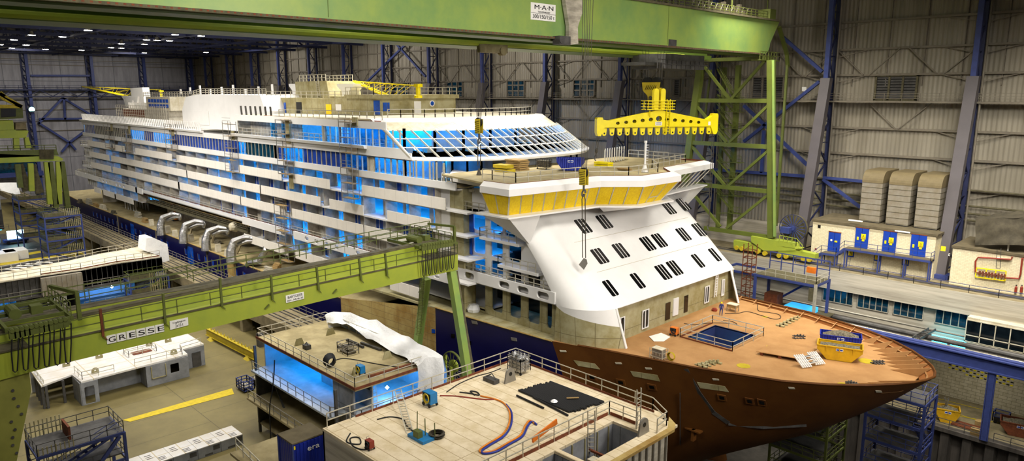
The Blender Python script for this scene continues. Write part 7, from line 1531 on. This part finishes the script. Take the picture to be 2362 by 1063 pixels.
# container
ct = thing('container', 'dark blue corrugated container with tan roof and white lettering era', 'container', (-45.9, 23, 10.6)); k = 13.2
x0, x1_, y0, y1_ = -47.4, -45.2, 22.3, 24.9; MB().box(x0, x1_, y0, y1_, 10.6, k-.1).build('body', MATS['container_blue'], ct); MB().box(x0-.04, x1_+.04, y0-.04, y1_+.04, k-.1, k).build('roof', MATS['roof_brown'], ct); b = MB()
for x in (x0, x1_):
    for y in (y0, y1_): b.box(x-.06, x+.06, y-.06, y+.06, 10.6, k-.05)
b.each('corner_post', MATS['steel_blue'], ct)
b = MB(); y = y0+.25
while y < y1_-.1: b.box(x1_, x1_+.05, y, y+.14, 10.7, k-.2); y += .3
b.build('corrugation', MATS['container_blue'], ct); text('lettering', 'era', 'sign_white', ct, (x1_+.06, y0+1.1, k-.95), (0, 1, 0), (0, 0, 1), .42, .95, .01); MB().box(x1_, x1_+.03, y0+.03, y0+.2, k-.5, k-.25).build('label_plate', MATS['sign_yellow'], ct)
b = MB().rail([(-52, 21, 10.6), (-44.6, 20.5, 10.6)], 1.1, 1.6, .032)
pt(PFt, 'railing', b, 'galv')
# crates in a row
for i in range(5):
    ya = 30.3-2.45*i; t = thing('pallet_crate', 'pale grey crate in the floor row, %s' % ('end one nearest the cream deck section', 'second from the cream deck section', 'middle one of five', 'fourth from the cream deck section', 'end one nearest the blue stairs')[i], 'crate', (-74.4, ya-1.2, 0), 'row of pale crates'); MB().box(-75.8, -73, ya-2.4, ya, .0, 1.12).build('body', MATS['grey_block'], t); MB().box(-75.83, -72.97, ya-2.42, ya+.0, 1.12, 1.2).build('lid', MATS['roof_white'], t); MB().box(-72.99, -72.95, ya-1.7, ya-.9, .12, .3).box(-72.99, -72.95, ya-.8, ya-.1, .5, 1.0).build('side_panel', MATS['steel_dark'], t); b = MB()
    for k2 in range(3): b.box(-75.2+.4*k2, -75.1+.4*k2, ya-2.1, ya-1.5, 1.2, 1.215); b.box(-74+.3*k2, -73.9+.3*k2, ya-1.2, ya-.5, 1.2, 1.215)
    b.each('stencil_mark', MATS['steel_dark'], t)
# blue access stair at the lower left
t = tower('access_platform', 'blue steel stair platform with grey railings beside the pale crates', -77.6, -73, 11.5, 18.7, [0, 2.7, 5.4], deckm='steel_dark', railm='steel_dark')
b = MB()
for i in range(9): b.bar((-77.6, 11.6+i*.35, 5.5), (-77.6, 11.6+i*.35, 7.2), .09); b.bar((-73, 11.6+i*.35, 4.6), (-73, 11.6+i*.35, 6.3), .09)
b.each('guard_bar', MATS['primer_green'], t); MB().box(-77, -74.6, 14.4, 14.6, 5.6, 6.9).build('back_board', MATS['rust'], t); MB().bar((-73, 14, .4), (-73, 18.3, 5.2), .3).build('brace', MATS['steel_blue'], t)
# yellow beam and trolleys on the floor
t = thing('lifting_beam', 'yellow lifting beam resting on trestles on the tan floor behind the lime girder', 'beam', PZ(530, 800, 0)); a, c_ = PZ(476, 756, 1.5), PZ(587, 812, 1.5); b = MB().bar(a, c_, .5, .1).bar(a-V((0, 0, .55)), c_-V((0, 0, .55)), .12, 1.0).bar(a-V((0, 0, 1.05)), c_-V((0, 0, 1.05)), .5, .1); b.build('beam', MATS['yellow_dull'], t); b = MB()
for i in range(14): p = a.lerp(c_, (i+.5)/14); b.prism([p+V((-.2, 0, .05)), p+V((.2, 0, .05)), p+V((0, 0, .5))], (0, .1, 0))
b.build('lug', MATS['yellow_dull'], t)
for f in (.12, .88): p = a.lerp(c_, f); MB().prism([(p.x-.7, p.y-.6, 0), (p.x+.7, p.y-.6, 0), (p.x+.25, p.y-.2, .55), (p.x-.25, p.y-.2, .55)], (0, .9, 0)).build('trestle', MATS['yellow_dull'], t)
for i, (px, py, m) in enumerate(((567, 898, 'steel_blue'), (598, 884, 'steel'))):
    q = PZ(px, py, 0); t = thing('parts_trolley', ('blue cage trolley full of metal parts on the tan floor', 'grey trolley stacked with flat parts beside the blue cage')[i], 'trolley', q); x, y, z = q; MB().rail([(x-1.1, y-.7, .3), (x+1.1, y-.7, .3), (x+1.1, y+.7, .3), (x-1.1, y+.7, .3)], 1.2 if i == 0 else .5, .8, .05, 2, True).box(x-1.1, x+1.1, y-.7, y+.7, .2, .3).build('frame', MATS[m], t); b = MB()
    for k2 in range(9): b.bar((x-.9+random.uniform(0, .5), y-.6+.13*k2, .45+.1*(k2 % 4)), (x+.9, y-.6+.13*k2, .5+.12*(k2 % 3)), .12)
    b.build('parts', MATS['galv'], t)
    for u in (-.8, .8):
        for w in (-.6, .6): MB().tube([(x+u, y+w-.04, .12), (x+u, y+w+.04, .12)], .12, 8).build('wheel', MATS['rubber'], t)
t = thing('control_cabinet', 'dark electrical cabinet under the elevated crane track', 'cabinet', PZ(594, 800, 0)); q = PZ(594, 800, 0); MB().box(q.x-.5, q.x+.5, 45.4, 46.3, 0, 2.0).build('body', MATS['steel_dark'], t); MB().box(q.x+.5, q.x+.52, 45.6, 46.0, 1.3, 1.7).build('label_plate', MATS['sign_yellow'], t)
# ================================================================ right side: scaffold under the bow, gallery things
tower('stair_tower', 'tall blue scaffold stair tower under the tip of the bow', -26.2, -20.4, 81.9, 86, [-13, -9.6, -6.6, -3.6, -.6, 2.2, 5.0], railm='steel_blue')
tower('stair_tower', 'grey scaffold tower in the shade below the brown bow', -38, -31, 84, 90, [-13, -9.6, -6.6, -3.6, -.6], post='crane_olive')
zd = PY(1743, 630, 98).z; xa_, xb_ = PY(1743, 630, 98).x, PY(1882, 655, 98).x
t = thing('access_scaffold', 'blue framed scaffold platform with railings on the quay side behind the bow', 'scaffold', ((xa_+xb_)/2, 100, -2.9)); MB().box(xa_, xb_, 98, 102.5, zd-.12, zd).build('deck', MATS['crane_dirt'], t); MB().box(xa_-1, xb_+1, 97, 103, zd-5.2, zd-5.05).build('deck', MATS['crane_dirt'], t)
for x in (xa_, xb_):
    for y in (98, 102.5): MB().bar((x, y, -2.9), (x, y, zd), .35).build('post', MATS['steel_blue' if x == xa_ or y > 100 else 'galv'], t)
b = MB()
for y in (98, 102.5): b.bar((xa_-5.5, y, zd-.25), (xb_, y, zd-.25), .18, .35); b.bar((xa_, y, zd-5.3), (xb_, y, zd-5.3), .18, .3)
for x in (xa_-5.5, xa_, xb_): b.bar((x, 98, zd-.25), (x, 102.5, zd-.25), .18, .35)
b.bar((xa_-5.5, 98, zd-.3), (xa_-5.5, 98, zd-3), .25); b.bar((xa_+1, 102, zd-5), (xb_-2, 102, zd-.4), .3); b.build('frame', MATS['steel_blue'], t); MB().rail([(xa_, 98.1, zd), (xb_, 98.1, zd), (xb_, 102.4, zd)], 1.1, 1.5, .035).rail([(xa_-.8, 97.1, zd-5.05), (xb_+.8, 97.1, zd-5.05)], 1.1, 1.5, .04).build('railing', MATS['galv'], t); MB().rail([(xa_, 102.4, zd), (xb_, 102.4, zd)], 2.6, 1.7, .06).build('rear_railing', MATS['steel_blue'], t)
b = MB().tube([(xa_+3, 99.5, zd-2.9), (xb_-1.5, 99.5, zd-2.9)], .25, 4); MB().box(xa_+4, xb_-1, 99, 102, zd-5.0, zd-4.3).build('glow_tray', EM('cyan_tray_glow', (40, 150, 230), 1.4), t); MB().box(xa_+.6, xa_+2.6, 100, 102, zd-4.9, zd-3.2).build('locker', MATS['rust'], t); q = PY(1872, 622, 99); MB().box(q.x-.6, q.x+.6, 98.7, 99.2, q.z-.4, q.z+.4).build('orange_box', MATS['orange'], t); MB().box(xb_-.9, xb_+.1, 97.9, 98, zd-2.5, zd-.6).build('grey_panel', MATS['crane_dirt'], t)  # tray emits its own cyan glow in place of light falling on it
q = PY(1725, 665, 98.5); top = PY(1730, 562, 98.5); b = MB()
for s in ((-.7, -.7), (.7, -.7), (.7, .7), (-.7, .7)): b.bar((q.x+s[0], q.y+s[1], q.z-4), (q.x+s[0], q.y+s[1], top.z), .1)
z = q.z-4
while z < top.z: b.rail([(q.x-.7, q.y-.7, z), (q.x+.7, q.y-.7, z), (q.x+.7, q.y+.7, z), (q.x-.7, q.y+.7, z)], .01, 2, .05, 0, True); b.bar((q.x-.7, q.y-.7, z), (q.x+.7, q.y-.7, z+1.1), .06); z += 1.1
tag(b.build('ladder_mast', MATS['rust']), 'slim rusty orange lattice ladder mast behind the white ship front', 'mast')
def g3(x, y): return PZ(x, y, -2.9)
skip(g3(2183, 968), 2.6, 1.9, 1.7, 'skip_yellow', 'ochre skip with silver scrap on the gallery floor beyond the bow', .3)
b = MB(); q = g3(2180, 968)
for i in range(6): b.bar(q+V((0, 0, 1.4)), q+V((random.uniform(-.5, .5), random.uniform(-.4, .4), 3.0)), .12, .05)
tag(b.build('scrap_strips', MATS['foil']), 'upright silver scrap strips sticking out of the ochre skip', 'scrap')
q = g3(2228, 985); t = thing('steel_pallet', 'rusty slatted pallet lying on the gallery floor beside the blue column', 'pallet', q); 
for i in range(7): MB().box(q.x-1.5, q.x+1.5, q.y-.8+.25*i, q.y-.65+.25*i, -2.75, -2.62).build('slat', MATS['rust'], t)
MB().box(q.x-1.5, q.x-1.3, q.y-.8, q.y+.9, -2.9, -2.75).box(q.x+1.3, q.x+1.5, q.y-.8, q.y+.9, -2.9, -2.75).build('runner', MATS['rust'], t)
for i, (px, py) in enumerate(((2252, 1002), (2262, 985))): q = g3(px, py); tag(MB().box(q.x-.6, q.x+.6, q.y-.4, q.y+.4, -2.9, -2.1).box(q.x-.62, q.x+.62, q.y-.06, q.y+.06, -2.9, -2.09).build('carton', MATS['wood']), ('brown carton at the dock edge beside the blue column', 'brown carton behind the first beside the blue column')[i], 'carton', 'cartons')
q = g3(2350, 1000); skip(q, 4, 2.2, 1.6, 'rust', 'rusty open skip on the gallery beyond the blue hand cart', .2)
q = g3(2308, 975); t = thing('hand_cart', 'blue framed hand cart on the gallery floor past the blue column', 'cart', q); x, y, z = q; MB().rail([(x-.8, y-.6, z+.3), (x+.8, y-.6, z+.3), (x+.8, y+.6, z+.3), (x-.8, y+.6, z+.3)], 1.2, 2, .05, 1, True).build('frame', MATS['steel_blue'], t); MB().box(x-.7, x+.7, y-.5, y+.5, z+.3, z+.9).build('tray', MATS['steel_dark'], t); b = MB().tube([(x-.5, y-.6, z+.2), (x-.5, y-.5, z+.2)], .2, 10).tube([(x+.5, y-.6, z+.2), (x+.5, y-.5, z+.2)], .2, 10); b.build('wheel', MATS['rubber'], t)
b = MB().rail([(-46, 96.6, -2.9), (-17.9, 96.6, -2.9)], 1.1, 1.7, .035).rail([(-16.5, 96.6, -2.9), (-8, 96.6, -2.9)], 1.1, 1.7, .035); tag(b.build('dock_railing', MATS['steel_dark']), 'grey pipe railing along the dock edge beyond the bow', 'railing')
b = MB()
for i in range(5): b.box(-60+i*9, -57+i*9, 70, 79, -13, -9.5)
tag(b.build('keel_blocks', MATS['concrete_tan']), 'keel blocks below the ship in the dock', 'keel blocks', None, 'stuff')
# ================================================================ light and camera
def area(loc, aim, e, sx_, sy_, col=(1, .95, .87)):
    l = bpy.data.lights.new('hall_or_fill_light', 'AREA'); l.energy = e; l.shape = 'RECTANGLE'; l.size = sx_; l.size_y = sy_; l.color = col  # shared by roof lamps out of view and added fill lights
    o = bpy.data.objects.new('hall_or_fill_light', l); COL.objects.link(o); o.location = loc
    o.rotation_euler = (V(aim)-V(loc)).to_track_quat('-Z', 'Y').to_euler(); return o
K = 0.27
def down(loc, e, sz, sp=125, aim=None, col=(1, .95, .87)):
    o = area(loc, aim or (loc[0]+.01, loc[1], 0), e*K, sz, sz, col); o.data.spread = math.radians(sp)
for x in (-270, -215):
    for y in (15, 75): down((x, y, 50.5), 36000, 18, 130, None, (1, .95, .86))
for x in (-160, -115, -70):
    for y, e in ((8, 12000), (40, 46000), (78, 60000)): down((x, y, 58), e, 14)
for y, e in ((10, 4000), (45, 28000), (80, 30000)): down((-20, y, 58), e, 14, 130, (-38, y+2, 5))
down((18, 50, 46), 34000, 14, 90, (-62, 68, 20)); down((-25, 5, 60), 40000, 14, 100, (-90, 60, 20)); down((-14, 66, 58), 28000, 10, 75, (-30, 108, 10), (1, .95, .84)); down((-125, 4, 58), 70000, 14, 100, (-150, 57, 20))  # last two are fill lights added to brighten quay and ship side
def spot(loc, aim, e, ang=110):
    l = bpy.data.lights.new('wall_fill_spot', 'SPOT'); l.energy = e*K; l.spot_size = math.radians(ang); l.spot_blend = .8; l.shadow_soft_size = .7; l.color = (1, .96, .92)  # fill spots without fixtures, added to brighten the walls
    o = bpy.data.objects.new('wall_fill_spot', l); COL.objects.link(o); o.location = loc; o.rotation_euler = (V(aim)-V(loc)).to_track_quat('-Z', 'Y').to_euler()
for y in (25, 55, 88): spot((-272, y, 51), (-312, y, 20), 60000)  # added fill on the far end wall
for x in (-230, -170, -115): spot((x, 94, 50.8), (x, 121, 34), 60000)  # added fill on the aft side wall
for x in (-52, -14): down((x, 96, 58), 34000, 10, 100, (x, 106, 5), (1, .94, .82))  # wall-wash lights added to brighten the quay and lower side wall
for x in (-34, -20, -4): down((x, 101.5, 5.2), 1000, 2.0, 170, None, (1, .97, .85))
w = bpy.data.worlds.new('hall_air'); SC.world = w; w.use_nodes = True
w.node_tree.nodes['Background'].inputs[0].default_value = (.95, .86, .7, 1); w.node_tree.nodes['Background'].inputs[1].default_value = .06
cam = bpy.data.cameras.new('camera'); co = bpy.data.objects.new('camera', cam); COL.objects.link(co); SC.camera = co
cam.sensor_width = 36; cam.lens = FOC/2362*36; cam.clip_end = 1200; cam.clip_start = .5
from mathutils import Matrix
co.matrix_world = Matrix(((CR.x, CU.x, -CF.x, EYE.x), (CR.y, CU.y, -CF.y, EYE.y), (CR.z, CU.z, -CF.z, EYE.z), (0, 0, 0, 1)))
SC.view_settings.view_transform = 'Standard'; SC.view_settings.look = 'None'; SC.view_settings.gamma = 1.0; SC.view_settings.exposure = 0.0
SC.view_settings.use_curve_mapping = False
SC.cycles.use_denoising = True; SC.cycles.max_bounces = 5; SC.cycles.diffuse_bounces = 3; SC.cycles.glossy_bounces = 2; SC.cycles.transmission_bounces = 2
SC.cycles.sample_clamp_indirect = 6; SC.cycles.caustics_reflective = False; SC.cycles.caustics_refractive = False
SC.cycles.use_light_tree = True
